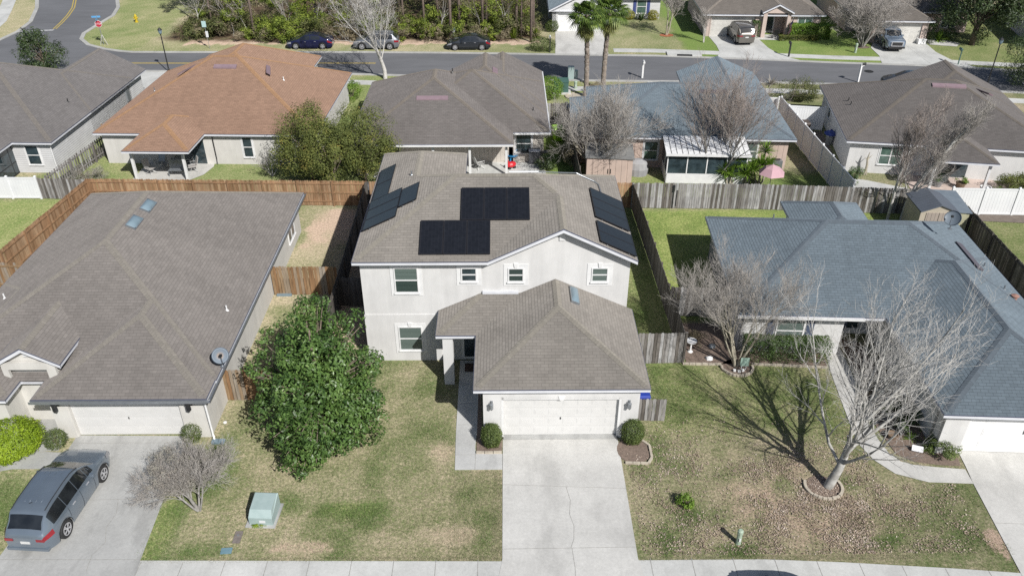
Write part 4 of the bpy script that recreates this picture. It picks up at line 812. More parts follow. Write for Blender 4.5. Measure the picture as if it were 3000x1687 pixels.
vinyl('sunny white vinyl panel behind the twiggy tree at the blue roof',[(4.9,61.9),(7.0,61.8)],2.0)
vinyl('white vinyl fence at the right edge behind the storage sheds',[(28.3,46.7),(36.5,46.3)],1.85)

# ---------------- foliage ----------------
def qmesh(name,V,F,mat,parent=None,rnd=None,smooth=False):
    me=bpy.data.meshes.new(name); n=F.shape[1]; me.vertices.add(len(V)); me.vertices.foreach_set('co',V.astype(np.float32).ravel())
    me.loops.add(F.size); me.loops.foreach_set('vertex_index',F.ravel().astype(np.int32)); me.polygons.add(len(F)); me.polygons.foreach_set('loop_start',np.arange(0,F.size,n,dtype=np.int32))
    me.update(calc_edges=True)
    if rnd is not None: a=me.attributes.new('rnd','FLOAT','FACE'); a.data.foreach_set('value',rnd.astype(np.float32))
    if smooth: me.polygons.foreach_set('use_smooth',[True]*len(F))
    me.materials.append(mat); o=bpy.data.objects.new(name,me); COL.objects.link(o)
    if parent is not None: o.parent=parent
    return o
def norm(a): return a/(np.linalg.norm(a,axis=1,keepdims=True)+1e-9)
def leaf_geo(P,N,L,Wd,rs):
    """kite leaves at P with normal N"""
    n=len(P); a=norm(np.cross(N,rs.normal(size=(n,3)))); b=np.cross(N,a); L=L*(.7+.6*rs.rand(n,1)); Wd=Wd*(.7+.6*rs.rand(n,1))
    tip=P+a*L*.5; base=P-a*L*.5; s1=P+b*Wd*.5+a*L*.05-N*L*.06; s2=P-b*Wd*.5+a*L*.05-N*L*.06
    V=np.stack([base,s1,tip,s2],1).reshape(-1,3); F=np.arange(4*n).reshape(n,4); return V,F
def crown_pts(rs,cx,cy,cz,rx,ry,rz,n,lumps,lr=.42,shell=.55,zmin=-9):
    """points on lumpy crown: lumps distributed through ellipsoid"""
    d=norm(rs.normal(size=(lumps,3))); rr=.35+.62*rs.rand(lumps,1)**.5; C=d*rr; C[:,2]=np.maximum(C[:,2],zmin)
    k=rs.randint(0,lumps,n); dd=norm(rs.normal(size=(n,3))); q=lr*(.75+.5*rs.rand(lumps))[k][:,None]; r=(shell+(1-shell)*rs.rand(n,1))*q
    S=np.array([rx,ry,rz]); P=C[k]*S+dd*r*np.array([rx,ry,rz]); N=norm(dd+C[k]*.5+np.array([0,0,.45])+rs.normal(size=(n,3))*.45)
    return P+np.array([cx,cy,cz]),N,(rs.rand(lumps))[k]
def leaf_tree(name,label,cat,x,y,h,crowns,n,ll,lw,mat,bark,seed,trunk=None,lumps=40,lr=.36,group=None,multi=1,tr=.12,shell=.55):
    rs=np.random.RandomState(seed); root=thing(name,label,cat,(x,y,0),0,group); tb=MB(); rr=random.Random(seed)
    top=max(c[2] for c in crowns)
    for k in range(multi):
        a=rr.random()*6.28; sp=.0 if multi==1 else .25
        pts=[(cos(a)*sp*t*2,sin(a)*sp*t*2,top*t) for t in (0,.3,.6,1)]; tb.tube(pts,[tr*1.25,tr,tr*.75,tr*.3],7)
    for c in crowns:
        for k in range(7):
            d=norm(rs.normal(size=(1,3)))[0]; d[2]=abs(d[2])*.6; st=(0,0,c[2]*.45*(.6+rr.random()*.7)); e=(c[0]+d[0]*c[3]*.8,c[1]+d[1]*c[4]*.8,c[2]+d[2]*c[5]*.7)
            m=tuple(st[i]*.5+e[i]*.5+(0,0,.15)[i] for i in range(3)); tb.tube([st,m,e],[tr*.45,tr*.28,tr*.08],5)
    tb.build('trunk',bark,root,smooth=True)
    Vs=[];Fs=[];Rn=[];o=0; tot=sum(c[3]*c[4]*c[5] for c in crowns)
    for c in crowns:
        k=int(n*c[3]*c[4]*c[5]/tot) if tot else n; P,N,q=crown_pts(rs,*c[:6],k,lumps,lr,shell); ok=P[:,2]>.03; P,N,q=P[ok],N[ok],q[ok]
        V,F=leaf_geo(P,N,ll,lw,rs); Vs.append(V);Fs.append(F+o);o+=len(V);Rn.append(np.clip(q*.5+rs.rand(len(P))*.5,0,1))
    qmesh('crown',np.concatenate(Vs),np.concatenate(Fs),mat,root,np.concatenate(Rn)); return root
def shrub(label,x,y,rx,ry,h,n,ll,lw,mat,seed,name='shrub',cat='shrub',lumps=26,boxy=0,group=None,lr=.34,rnd_=0):
    rs=np.random.RandomState(seed); root=thing(name,label,cat,(x,y,0),0,group); tb=MB(); rr=random.Random(seed)
    for k in range(6): a=rr.random()*6.28; tb.tube([(0,0,0),(cos(a)*rx*.3,sin(a)*ry*.3,h*.4),(cos(a)*rx*.6,sin(a)*ry*.6,h*.75)],[.03,.02,.008],4)
    tb.build('stem',M['bark_brown'],root)
    if boxy:
        # clipped hedge: points near the surface of a rounded box
        d=rs.uniform(-1,1,size=(n,3)); ax=rs.choice(3,n,p=[.2,.3,.5]); sg=np.where(rs.rand(n)<.5,-1,1.); sg[ax==2]=1; d[np.arange(n),ax]=sg*(1-.18*rs.rand(n)**2)
        nn=np.sign(d)*np.abs(d)**5; N=norm(nn+rs.normal(size=(n,3))*.6); bump=1+.05*np.sin(d[:,:1]*9+seed)+.04*rs.normal(size=(n,1)); P=d*np.array([rx,ry,h/2])*bump+np.array([0,0,h/2]); q=rs.rand(n)
    elif rnd_:
        d=norm(rs.normal(size=(n,3))); bump=1+.07*np.sin(d[:,:1]*7+seed)*np.cos(d[:,1:2]*6)+.05*rs.normal(size=(n,1)); q=rs.rand(n); P=d*(1-.22*rs.rand(n,1)**2)*bump*np.array([rx,ry,h*.55])+np.array([0,0,h*.47]); N=norm(d+rs.normal(size=(n,3))*.55)
    else: P,N,q=crown_pts(rs,0,0,h*.5,rx,ry,h*.5,n,lumps,lr,.6)
    ok=P[:,2]>.02; P,N,q=P[ok],N[ok],q[ok]; V,F=leaf_geo(P,N,ll,lw,rs); qmesh('foliage',V,F,mat,root,np.clip(q*.5+rs.rand(len(P))*.5,0,1)); return root
M['bark_brown']=pm('bark_brown',(.13,.10,.075),(.2,.165,.13),9,.9,bump=.4); M['bark_pale']=pm('bark_pale',(.60,.58,.55),(.36,.345,.32),5,.85,bump=.3)
M['bark_limb']=pm('bark_limb',(.50,.49,.46),(.20,.19,.17),4,.9,bump=.4,bs=30); M['bark_grey']=pm('bark_grey',(.30,.29,.27),(.17,.16,.145),6,.9,bump=.3); M['bark_tan']=pm('bark_tan',(.46,.42,.33),(.30,.27,.21),6,.85,bump=.3)
M['twig_grey']=pm('twig_grey',(.44,.41,.375),(.31,.285,.26),2,.9); M['twig_red']=pm('twig_red',(.36,.31,.275),(.26,.22,.20),2,.9); M['bark_pine']=pm('bark_pine',(.26,.20,.165),(.13,.10,.085),7,.95,bump=.6)
M['lf_magnolia']=leafm('leaf_magnolia',(.028,.066,.017),(.125,.215,.052),(.25,.34,.10),.25,.42,.45)
M['lf_olive']=leafm('leaf_olive',(.05,.075,.02),(.20,.225,.055),(.43,.31,.08),.3,.8)
M['lf_dark']=leafm('leaf_dark',(.018,.035,.012),(.065,.10,.032),(.13,.17,.05),.2,.5)
M['lf_shrub']=leafm('leaf_shrub',(.04,.065,.018),(.14,.19,.045),(.27,.27,.12),.25,.6)
M['lf_lime']=leafm('leaf_lime',(.12,.20,.01),(.32,.44,.025),(.45,.55,.05),.3,.6)
M['lf_hedge']=leafm('leaf_hedge',(.03,.06,.018),(.11,.175,.05),(.2,.27,.085),.22,.5)
M['lf_bright']=leafm('leaf_bright',(.07,.13,.015),(.20,.33,.04),(.32,.45,.07),.3,.6)
M['lf_yellow']=leafm('leaf_yellow',(.16,.17,.02),(.36,.34,.04),(.45,.42,.08),.3,.5)
M['lf_wood']=leafm('leaf_wood',(.045,.06,.018),(.16,.18,.055),(.28,.27,.11),.3,.7)
M['lf_woodg']=leafm('leaf_woodg',(.07,.11,.015),(.26,.33,.045),(.42,.46,.08),.35,.7)
M['lf_dry']=leafm('leaf_dry',(.13,.105,.06),(.33,.28,.18),(.48,.42,.29),.2,.8)
M['lf_pine']=leafm('leaf_pine',(.02,.035,.012),(.06,.085,.025),None,.15,.6)
M['lf_lichen']=leafm('leaf_lichen',(.20,.175,.15),(.33,.32,.27),(.40,.30,.26),.1,.9)

# ---------------- bare trees ----------------
class Twigs:
    def __init__(s): s.g={}
    def add(s,pts,rad,n): s.g.setdefault((len(pts),n),[]).append((pts,rad))
    def build(s,name,mat,parent,smooth=False):
        Vs=[];Fs=[];o=0
        for (k,n),L in s.g.items():
            P=np.array([p for p,_ in L]); Rr=np.array([r for _,r in L]); D=np.empty_like(P); D[:,1:-1]=P[:,2:]-P[:,:-2]; D[:,0]=P[:,1]-P[:,0]; D[:,-1]=P[:,-1]-P[:,-2]
            D/=np.linalg.norm(D,axis=2,keepdims=True)+1e-9; ref=np.where(np.abs(D[...,2:3])<.9,np.array([0,0,1.]),np.array([1.,0,0])); A=np.cross(D,ref); A/=np.linalg.norm(A,axis=2,keepdims=True)+1e-9; C=np.cross(D,A)
            t=np.arange(n)*2*pi/n; V=P[:,:,None,:]+Rr[:,:,None,None]*(A[:,:,None,:]*np.cos(t)[None,None,:,None]+C[:,:,None,:]*np.sin(t)[None,None,:,None])
            m=len(L); base=np.arange(m)[:,None,None]*(k*n)+np.arange(k-1)[None,:,None]*n; j=np.arange(n)[None,None,:]; j2=(j+1)%n
            F=np.stack([base+j,base+j2,base+n+j2,base+n+j],-1).reshape(-1,4); Vs.append(V.reshape(-1,3)); Fs.append(F+o); o+=m*k*n
        return qmesh(name,np.concatenate(Vs),np.concatenate(Fs),mat,parent,None,smooth)
def bare_tree(label,x,y,stems,lens,ns,seed,bark,twig,angs=(35,38,40,42,45),up=(.25,.2,.15,.1,.05),rr0=.55,minr=.006,wob=.14,tcut=1,name='bare_tree',cat='tree',group=None,t0=(.55,.2,.15,.15,.1)):
    """stems: (azimuth deg, lean deg, radius); lens: branch length per level; ns: children per branch per level"""
    rr=random.Random(seed); root=thing(name,label,cat,(x,y,0),0,group); A=Twigs(); B=Twigs(); g=rr.gauss
    def perp(d):
        ax,ay,az=g(0,1),g(0,1),g(0,1); vx,vy,vz=d[1]*az-d[2]*ay,d[2]*ax-d[0]*az,d[0]*ay-d[1]*ax; n=sqrt(vx*vx+vy*vy+vz*vz)+1e-9; return (vx/n,vy/n,vz/n)
    def nrm(v): n=sqrt(v[0]**2+v[1]**2+v[2]**2)+1e-9; return (v[0]/n,v[1]/n,v[2]/n)
    def grow(p,d,L,r,lev):
        seg=(5,6,5,4,3,3)[lev]; pts=[p]; ds=[d]; u=up[min(lev,len(up)-1)]
        for i in range(seg):
            q=perp(d); w=wob*abs(g(0,1)); d=nrm((d[0]+q[0]*w,d[1]+q[1]*w,d[2]+q[2]*w+u*.35)); s=L/seg; p=(p[0]+d[0]*s,p[1]+d[1]*s,p[2]+d[2]*s); pts.append(p); ds.append(d)
        last=lev>=len(ns); e=.55 if lev==0 else .22
        rad=[max(minr*.55,r*(1-(1-e)*i/seg)) for i in range(seg+1)]
        (A if lev<=tcut else B).add(pts,rad,(8,6,5,3,3,3)[lev])
        if last: return
        n=ns[lev]; n=max(2,int(round(n*rr.uniform(.8,1.2)))); a0=t0[min(lev,len(t0)-1)]; ph=rr.random()*6.28
        for k in range(n):
            t=min(1,a0+(1-a0)*(k+.3+rr.random()*.7)/n); f=t*seg; i=min(int(f),seg-1); v=f-i; q=tuple(pts[i][c]*(1-v)+pts[i+1][c]*v for c in range(3)); dd=ds[i+1]; a=R(angs[lev]*rr.uniform(.5,1.3)*(1.15-.5*t)); pp=perp(dd)
            nd=nrm((dd[0]*cos(a)+pp[0]*sin(a),dd[1]*cos(a)+pp[1]*sin(a),dd[2]*cos(a)+pp[2]*sin(a)+.12)); grow(q,nd,lens[lev+1]*rr.uniform(.65,1.15)*(1.15-.45*t if lev else 1),max(minr,rad[i]*rr0*rr.uniform(.8,1.1)),lev+1)
    for az,ln,r in stems:
        a=R(az); l=R(ln); grow((cos(a)*r*.8,sin(a)*r*.8,0.),(sin(l)*cos(a),sin(l)*sin(a),cos(l)),lens[0]*rr.uniform(.9,1.1),r,0)
    A.build('trunk',bark,root,smooth=True); B.build('crown',twig,root); return root
bt=bare_tree
bt('big pale bare tree with long rising limbs in the front right lawn',12.67,23.19,[(15,17,.20)],(2.6,5.6,2.7,1.3,.6),(11,9,6,4),21,M['bark_limb'],M['bark_pale'],angs=(60,40,44,48),up=(.05,.20,.10,.03),rr0=.52,minr=.006,wob=.12,tcut=2,t0=(.42,.15,.12,.1))
bt('twiggy bare tree growing in the cream edged ring beside the hedge',11.0,31.0,[(100,16,.075),(220,20,.07),(340,20,.07),(20,12,.05),(160,24,.05)],(2.4,3.0,1.7,.95,.5),(5,7,7,5),8,M['bark_tan'],M['twig_grey'],angs=(34,40,42,45),up=(.2,.2,.15,.1),minr=.0055)
bt('wide twiggy bare tree between the brown roof and the sun room',6.45,52.6,[(0,22,.11),(120,20,.10),(200,26,.10),(280,16,.09)],(2.1,3.4,2.0,1.15,.55),(6,7,7,5),12,M['bark_tan'],M['twig_grey'],angs=(40,42,42,45),up=(.2,.22,.15,.1),minr=.009)
bt('large reddish bare tree behind the fence in front of the sun room',14.7,51.7,[(0,24,.13),(100,14,.12),(190,26,.12),(300,18,.1),(60,10,.1)],(2.8,4.0,2.2,1.2,.6),(6,7,6,3),31,M['bark_grey'],M['twig_red'],angs=(38,36,38,40),up=(.2,.25,.2,.12),minr=.0085)
bt('pale peeling bare tree leaning right beside the storage sheds',24.9,45.7,[(15,9,.13)],(6.4,2.5,1.4,.8,.4),(13,8,6,4),41,M['bark_pale'],M['twig_grey'],angs=(34,36,40,40),up=(.05,.22,.2,.12),minr=.008,t0=(.2,.15,.12,.1))
bt('upright pale bare tree left of the leaning one by the grey fence',24.3,45.9,[(150,3,.10)],(6.0,2.5,1.4,.75,.4),(13,8,6,4),43,M['bark_pale'],M['twig_red'],angs=(34,36,40,40),up=(.05,.25,.2,.12),minr=.008,t0=(.3,.15,.12,.1))
bt('tall pale grey bare tree at the roadside in front of the parked cars',-10.96,74.0,[(90,3,.20)],(3.6,6.2,2.6,1.3,.6),(10,8,6,4),52,M['bark_pale'],M['bark_pale'],angs=(44,36,42,45),up=(.05,.2,.15,.1),rr0=.45,minr=.011,tcut=2,t0=(.4,.12,.12,.1))
bt('bare tree standing in the orange mulch ring across the street',17.4,88.5,[(0,8,.09),(180,9,.08),(90,8,.07)],(2.4,2.4,1.5,.8,.5),(4,6,5,4),61,M['bark_tan'],M['twig_grey'],angs=(32,38,42,45),minr=.012)
bt('small pale bare tree beside the driveway of the tan vehicle',20.8,85.7,[(0,10,.05),(120,10,.05),(240,12,.05)],(1.8,1.3,.9,.6),(4,5,5),62,M['bark_pale'],M['twig_grey'],minr=.01)
bt('broad vase shaped bare tree on the lawn left of the silver pickup',36.7,83.8,[(10,32,.11),(80,22,.10),(185,36,.10),(290,24,.10),(150,14,.1),(220,30,.09)],(2.0,2.9,1.8,1.05,.55),(6,7,6,4),63,M['bark_grey'],M['twig_grey'],angs=(42,45,48,50),up=(.15,.12,.08,.05),minr=.012)
bt('small lichen covered bare shrub near the beige back wall',-16.3,52.9,[(0,35,.03),(90,30,.03),(180,38,.03),(270,30,.03)],(1.0,.9,.5,.3),(4,4,4),64,M['bark_pale'],M['twig_grey'],name='bare_shrub',cat='shrub',minr=.008,up=(.1,.1,.05,0))
o=bt('short twiggy bare tree on the lawn beside the front left driveway',-11.85,22.2,[(150,16,.075),(110,30,.05),(190,28,.05),(20,16,.04)],(1.15,1.35,.8,.48,.25),(6,7,7,5),65,M['bark_grey'],M['twig_grey'],angs=(45,48,48,50),up=(.05,.08,.05,.05),minr=.0055,t0=(.4,.2,.15,.1))
rs=np.random.RandomState(5); P_,N_,q_=crown_pts(rs,-.9,.75,1.6,1.25,1.3,1.05,6500,60,.24,.1); V_,F_=leaf_geo(P_,N_,.085,.02,rs); qmesh('lichen',V_,F_,M['lf_lichen'],o,rs.rand(len(F_)))

# ---------------- evergreen trees and shrubs ----------------
rr=random.Random(12); MAGL=[]
for i in range(20):
    a=i*2.4+rr.uniform(-.3,.3); k=rr.uniform(.85,1.22); zz=rr.uniform(.8,4.3); q=1-((zz-2.2)/2.9)**2*.75; MAGL.append((cos(a)*2.1*k*q,sin(a)*2.9*k*q-.1+(zz-2.2)*.35,zz,rr.uniform(.6,.95),rr.uniform(.6,.95),rr.uniform(.5,.8)))
MAGL+=[(-.1,1.7,4.9,.7,.7,.7),(2.3,-1.6,1.2,.9,.8,.7),(2.0,-.9,2.0,.9,.9,.6),(-.2,-3.3,.7,.9,.6,.6)]
leaf_tree('magnolia_tree','large dense glossy green tree on the front left lawn','tree',-8.0,27.3,4.4,[(0,0,2.4,1.9,2.3,2.0),(.5,-1.9,1.3,1.8,1.5,1.1),(-.3,1.3,3.7,1.2,1.3,1.6),(1.5,-.4,1.8,1.4,1.6,1.3),(-1.0,-.6,1.7,1.4,1.8,1.4),(-.1,-2.8,.8,1.0,.7,.7),(0,.3,3.6,1.6,1.5,1.3)]+MAGL,36000,.165,.08,M['lf_magnolia'],M['bark_brown'],71,lumps=30,lr=.30,tr=.14,shell=.8)
for i,(lab,x,y,cr,mt,n) in enumerate([('tall olive green tree behind the brown fence beside the orange roof',-13.2,52.0,[(0,0,3.4,2.0,2.0,2.3),(-1.2,-.3,2.2,1.6,1.6,1.7)],'lf_olive',15000),
  ('tall olive tree with rusty tips left of the brown roofed house',-9.6,52.0,[(0,0,3.4,2.2,2.0,2.3),(1.0,-.6,2.3,1.7,1.5,1.7)],'lf_olive',15000),
  ('denser green tree between the two olive trees behind the fence',-11.6,50.6,[(0,0,2.7,2.1,1.5,2.5)],'lf_olive',15000)]):
    leaf_tree('evergreen_tree',lab,'tree',x,y,5,cr,n,.12,.06,M[mt],M['bark_brown'],80+i,lumps=60,lr=.3,tr=.1,multi=2)
leaf_tree('evergreen_tree','rounded dark green tree at the road behind the grey left roof','tree',-42.6,75.6,4,[(0,0,2.1,2.2,2.0,1.9),(-.6,0,3.2,1.2,1.2,1.2)],7000,.18,.08,M['lf_dark'],M['bark_brown'],85,lumps=50,lr=.28)
leaf_tree('evergreen_tree','very large dark oak at the upper right beyond the pickup','tree',48.3,84.5,9,[(0,0,4.6,4.6,4.2,3.4),(2,1,5.5,4,4,3)],26000,.22,.11,M['lf_dark'],M['bark_brown'],86,lumps=90,lr=.22,tr=.25)
leaf_tree('evergreen_tree','dark feathery tree at the right edge of the picture','tree',47.6,70.8,7,[(0,0,3.0,3.8,3.4,3.2),(1.6,-1,4.6,3,3,2.4)],17000,.22,.05,M['lf_dark'],M['bark_brown'],87,lumps=70,lr=.25,tr=.2)
leaf_tree('evergreen_tree','big shade tree over the corner lawn beyond the street sign','tree',-32.8,98.5,12,[(0,0,8.5,5,4,3.2),(3,1,8,4,4,3)],12000,.3,.13,M['lf_dark'],M['bark_brown'],88,lumps=60,lr=.25,tr=.3)
S=shrub
S('round green shrub left of the white garage door of the solar house',-.62,25.75,.44,.40,1.1,6000,.06,.034,M['lf_shrub'],101,rnd_=1)
S('round green shrub right of the solar house garage door',5.35,25.9,.48,.45,1.12,6500,.06,.034,M['lf_shrub'],102,rnd_=1)
S('tiny yellow green shrub alone in the front right lawn',6.95,22.3,.36,.34,.55,900,.08,.04,M['lf_bright'],103)
S('big clipped lime green bush at the left edge by the entry',-20.9,25.6,1.5,1.3,1.25,15000,.085,.045,M['lf_lime'],104,rnd_=1)
S('small round bush beside the front left entry path',-18.95,25.85,.46,.44,.85,3600,.045,.025,M['lf_shrub'],105,rnd_=1)
S('small round bush right of the front left garage door',-13.35,26.15,.42,.4,.85,3200,.045,.025,M['lf_shrub'],106,rnd_=1)
for i,(x,y) in enumerate(((12.25,31.85),(13.45,31.8),(14.8,31.75))):
    S(('left','middle','right')[i]+' clipped dark hedge bush below the shuttered window',x,y,.72,.55,1.1,6200,.07,.04,M['lf_hedge'],110+i,boxy=1,name='hedge_bush',cat='hedge')
S('bright green round bush at the right eave of the brown roofed house',4.0,69.2,1.1,1.5,1.7,4500,.1,.05,M['lf_bright'],120,rnd_=1)
S('yellow green bush between the orange and the brown roofed houses',-13.2,68.6,.9,1.2,1.7,3500,.1,.05,M['lf_bright'],121)
S('brown green round shrub at the kerb by the white mailbox',3.9,82.9,1.35,.8,1.3,4200,.09,.045,M['lf_shrub'],122,rnd_=1)
S('round shrub at the corner of the white garage across the street',5.2,90.0,.75,.6,1.2,2500,.09,.045,M['lf_shrub'],123,rnd_=1)
S('loose olive shrub behind the long white fence near the road',25.2,67.6,1.7,1.3,2.2,7000,.1,.045,M['lf_wood'],124)
S('yellow shrub left of the blue shuttered window',14.3,95.0,.6,.5,1.0,1500,.1,.05,M['lf_yellow'],125,rnd_=1); S('yellow shrub right of the blue shuttered window',16.9,94.7,.65,.55,1.1,1600,.1,.05,M['lf_yellow'],126,rnd_=1)
S('tall clipped green hedge under the window right of the flag',32.1,86.95,2.2,.5,1.5,12000,.12,.07,M['lf_bright'],127,boxy=1,name='hedge_bush',cat='hedge')
S('low brownish hedge along the lawn below the tall hedge',30.9,86.3,2.0,.27,.55,5000,.09,.05,M['lf_olive'],128,boxy=1,name='hedge_bush',cat='hedge')
S('dark upright bush left of the gabled entry',26.6,87.6,.38,.38,1.7,1800,.09,.05,M['lf_hedge'],129,boxy=1)
S('dark upright bush right of the pickup driveway',44.0,85.6,.6,.6,1.9,2600,.1,.05,M['lf_hedge'],130,boxy=1); S('dark bush left of the pickup garage door',38.4,85.9,.6,.5,1.8,2000,.1,.05,M['lf_hedge'],131,boxy=1)
S('green shrub behind the palm like plant at the upper right',46.8,86.6,1.0,.8,1.3,2500,.1,.05,M['lf_hedge'],132)
S('lichen grey shrub behind the brown fence corner at the left',-28.6,51.9,1.1,1.3,1.3,5000,.09,.02,M['lf_lichen'],133,lr=.4)
S('conical dark shrub beside the long white fence end',24.0,51.3,.6,.6,1.3,2600,.08,.04,M['lf_hedge'],134); S('shrub clump in front of the narrow back wall with sun patches',34.5,50.0,1.6,.9,1.4,4500,.1,.05,M['lf_olive'],135)
S('leafy shrub right of the barbecue on the back patio',2.9,53.9,.8,.6,1.2,2600,.09,.05,M['lf_dark'],136)
S('dense low shrub at the driveway end of the curved bed',18.2,25.3,.75,.9,.75,4500,.07,.04,M['lf_shrub'],137); S('small green shrub behind the planters in the curved bed',17.5,27.3,.7,.9,.9,3500,.07,.035,M['lf_hedge'],138); S('brown stemmed shrub at the start of the curved bed',16.6,28.5,.5,1.1,.7,2200,.06,.03,M['lf_dry'],139)
S('small shrub in the shaded bed left of the hedge tree',9.5,32.9,.5,.6,.7,1400,.06,.03,M['lf_dry'],140); S('yellow green weeds under the pale green utility box',-9.35,21.4,.28,.12,.12,500,.05,.02,M['lf_lime'],141)
S('brown twiggy bush under the tall palms',8.2,70.3,1.1,.6,1.0,2200,.08,.03,M['lf_dry'],142); S('tiny weed patch beside the back sheds',21.3,45.0,.9,.5,.35,900,.08,.03,M['lf_bright'],143)
S('grey brown shrub in front of the white corner fence',4.9,55.0,.9,2.4,1.9,5000,.1,.03,M['lf_dry'],144)

# ---------------- palms and spiky plants ----------------
def spiky(label,x,y,h,n,L,w,mat,seed,name='spiky_plant',cat='plant',heads=((0,0,0),),group=None,elev=(5,80),droop=.3):
    rr=random.Random(seed); root=thing(name,label,cat,(x,y,0),0,group); T=MB(); Lf=MB()
    for hx,hy,hz in heads:
        if hz>.05: T.tube([(hx*.4,hy*.4,0),(hx,hy,hz)],[.07,.05],6)
        for k in range(n):
            a=rr.random()*6.28; e=R(rr.uniform(*elev)); ll=L*rr.uniform(.75,1.1); Lf.r=rr.random(); p=[]; 
            for i in range(4):
                t=i/3; r=ll*t*cos(e); z=hz+ll*t*sin(e)-droop*ll*t*t*cos(e); p.append((hx+r*cos(a),hy+r*sin(a),z))
            pa=(-sin(a),cos(a)); ws=[w*.6,w,w*.75,0.004]
            for i in range(3):
                l0=(p[i][0]+pa[0]*ws[i],p[i][1]+pa[1]*ws[i],p[i][2]); r0=(p[i][0]-pa[0]*ws[i],p[i][1]-pa[1]*ws[i],p[i][2]); l1=(p[i+1][0]+pa[0]*ws[i+1],p[i+1][1]+pa[1]*ws[i+1],p[i+1][2]); r1=(p[i+1][0]-pa[0]*ws[i+1],p[i+1][1]-pa[1]*ws[i+1],p[i+1][2]); Lf.face([l0,r0,r1,l1])
    if T.v: T.build('stem',M['bark_tan'],root)
    Lf.build('leaves',mat,root); return root
for i,(x,y,hs) in enumerate(((15.45,51.2,((0,0,.7),(.4,.3,1.3),(-.4,.2,.9))),(16.5,51.1,((0,0,.8),(-.3,.4,1.5),(.4,.2,1.1))),(17.5,51.4,((0,0,1.4),(.2,.3,2.2),(-.45,.1,1.0),(.5,0,1.3))))):
    spiky(('left','middle','tallest right')[i]+' spiky yucca clump beside the pink umbrella',x,y,1,120,.95,.032,M['lf_bright'],150+i,name='yucca_plant',heads=hs)
spiky('blue grey agave in the grass near the white fence',24.1,72.2,1,26,1.1,.06,M['lf_lichen'],160,name='agave_plant',elev=(20,80)); spiky('second smaller agave beside the far right house wall',26.7,68.4,1,20,.8,.05,M['lf_hedge'],161,name='agave_plant')
spiky('palm like fern plant between the yellow shrubs',15.6,94.6,1,60,1.3,.05,M['lf_hedge'],162,name='sago_palm',elev=(15,75)); spiky('yellowish palm plant right of the pickup garage',45.6,86.2,1,60,1.5,.05,M['lf_bright'],163,name='sago_palm',elev=(10,80))
spiky('pale plumed grass clump behind the blue roof at the road',22.2,72.1,1,60,1.3,.02,M['lf_dry'],164,name='grass_clump',elev=(45,85))
for i,(x,y) in enumerate(((17.3,25.9),(17.75,25.2),(18.2,26.6))): spiky(('left','front','back')[i]+' green strappy plant in the curved bed beside the white garage door',x,y,1,40,.5,.018,M['lf_bright'],170+i,name='strap_plant',elev=(15,80))
spiky('grassy plant beside the blue patio pots on the right back patio',33.2,49.7,1,50,.7,.02,M['lf_bright'],176,name='strap_plant'); 
for i in range(5): spiky(['first','second','third','fourth','fifth'][i]+' low plant from the left in the bed below the hedge',12.0+i*.75,31.17,1,24,.22,.012,M['lf_shrub'],180+i,name='bedding_plant',group='plants in the bed below the hedge',elev=(10,80))
def palm(label,x,y,h,seed,lean):
    rr=random.Random(seed); root=thing('palm_tree',label,'palm',(x,y,0)); T=MB(); n=26; pts=[];rad=[]
    for i in range(n+1): t=i/n; pts.append((lean[0]*t*t,lean[1]*t*t,h*t)); rad.append((.27 if t<.05 else .21)-.04*t+(.03 if i%2 else 0)+( .09*max(0,t-.75)))
    T.tube(pts,rad,10); 
    for k in range(120):
        t=.42+.56*rr.random(); a=rr.random()*6.28; p=(lean[0]*t*t,lean[1]*t*t,h*t); r=.2; T.raw([(p[0]+cos(a-.25)*r,p[1]+sin(a-.25)*r,p[2]),(p[0]+cos(a+.25)*r,p[1]+sin(a+.25)*r,p[2]),(p[0]+cos(a)*(r+.1),p[1]+sin(a)*(r+.1),p[2]+.16)],[(0,1,2)])
    T.build('trunk',M['bark_palm'],root)
    hx,hy,hz=pts[-1]
    for kind,cnt,e0,e1,mat in (('fronds',54,-30,80,'lf_palm'),('dead_fronds',30,-85,-40,'lf_drypalm')):
        Lf=MB()
        for k in range(cnt):
            a=rr.random()*6.28; e=R(rr.uniform(e0,e1)); pl=rr.uniform(.75,1.15)*(1 if kind=='fronds' else .5); d=np.array((cos(a)*cos(e),sin(a)*cos(e),sin(e))); o0=np.array((hx,hy,hz-.1-(0 if kind=='fronds' else rr.random()*.7))); 
            tipp=o0+d*pl+np.array((0,0,-.12*pl)); side=np.array((-sin(a),cos(a),0)); up=np.cross(side,d)*-1; Lf.r=rr.random(); Lf.tube([o0,tipp],[.02,.012],3,cap=False)
            m=17; fl=rr.uniform(.8,1.05)
            for j in range(m):
                q=R(-105+210*j/(m-1)); dd=d*cos(q)+side*sin(q); L=fl*(1-.25*abs(sin(q))); w=.05; Lf.r=rr.random(); s2=np.cross(dd,up); p0=tipp; p1=tipp+dd*L*.55+up*.03; p2=tipp+dd*L+np.array((0,0,-.38*L*(1.1 if kind=='fronds' else .6)))
                Lf.face([p0-s2*.012,p0+s2*.012,p1+s2*w,p1-s2*w]); Lf.face([p1-s2*w,p1+s2*w,p2])
        Lf.build(kind,M[mat],root)
M['bark_palm']=pm('bark_palm',(.33,.29,.25),(.17,.13,.10),5,.95,bump=.8,bs=25)
M['lf_palm']=leafm('leaf_palm',(.03,.06,.012),(.13,.20,.035),(.30,.36,.09),.3,.5); M['lf_drypalm']=leafm('leaf_drypalm',(.10,.10,.03),(.28,.30,.08),(.40,.35,.17),.25,.7)
palm('left tall fan palm beside the road in the stone ring',7.1,69.2,7.0,5,(-.3,-.3)); palm('right tall fan palm leaning slightly by the road',8.75,70.9,7.1,9,(.15,-.5))

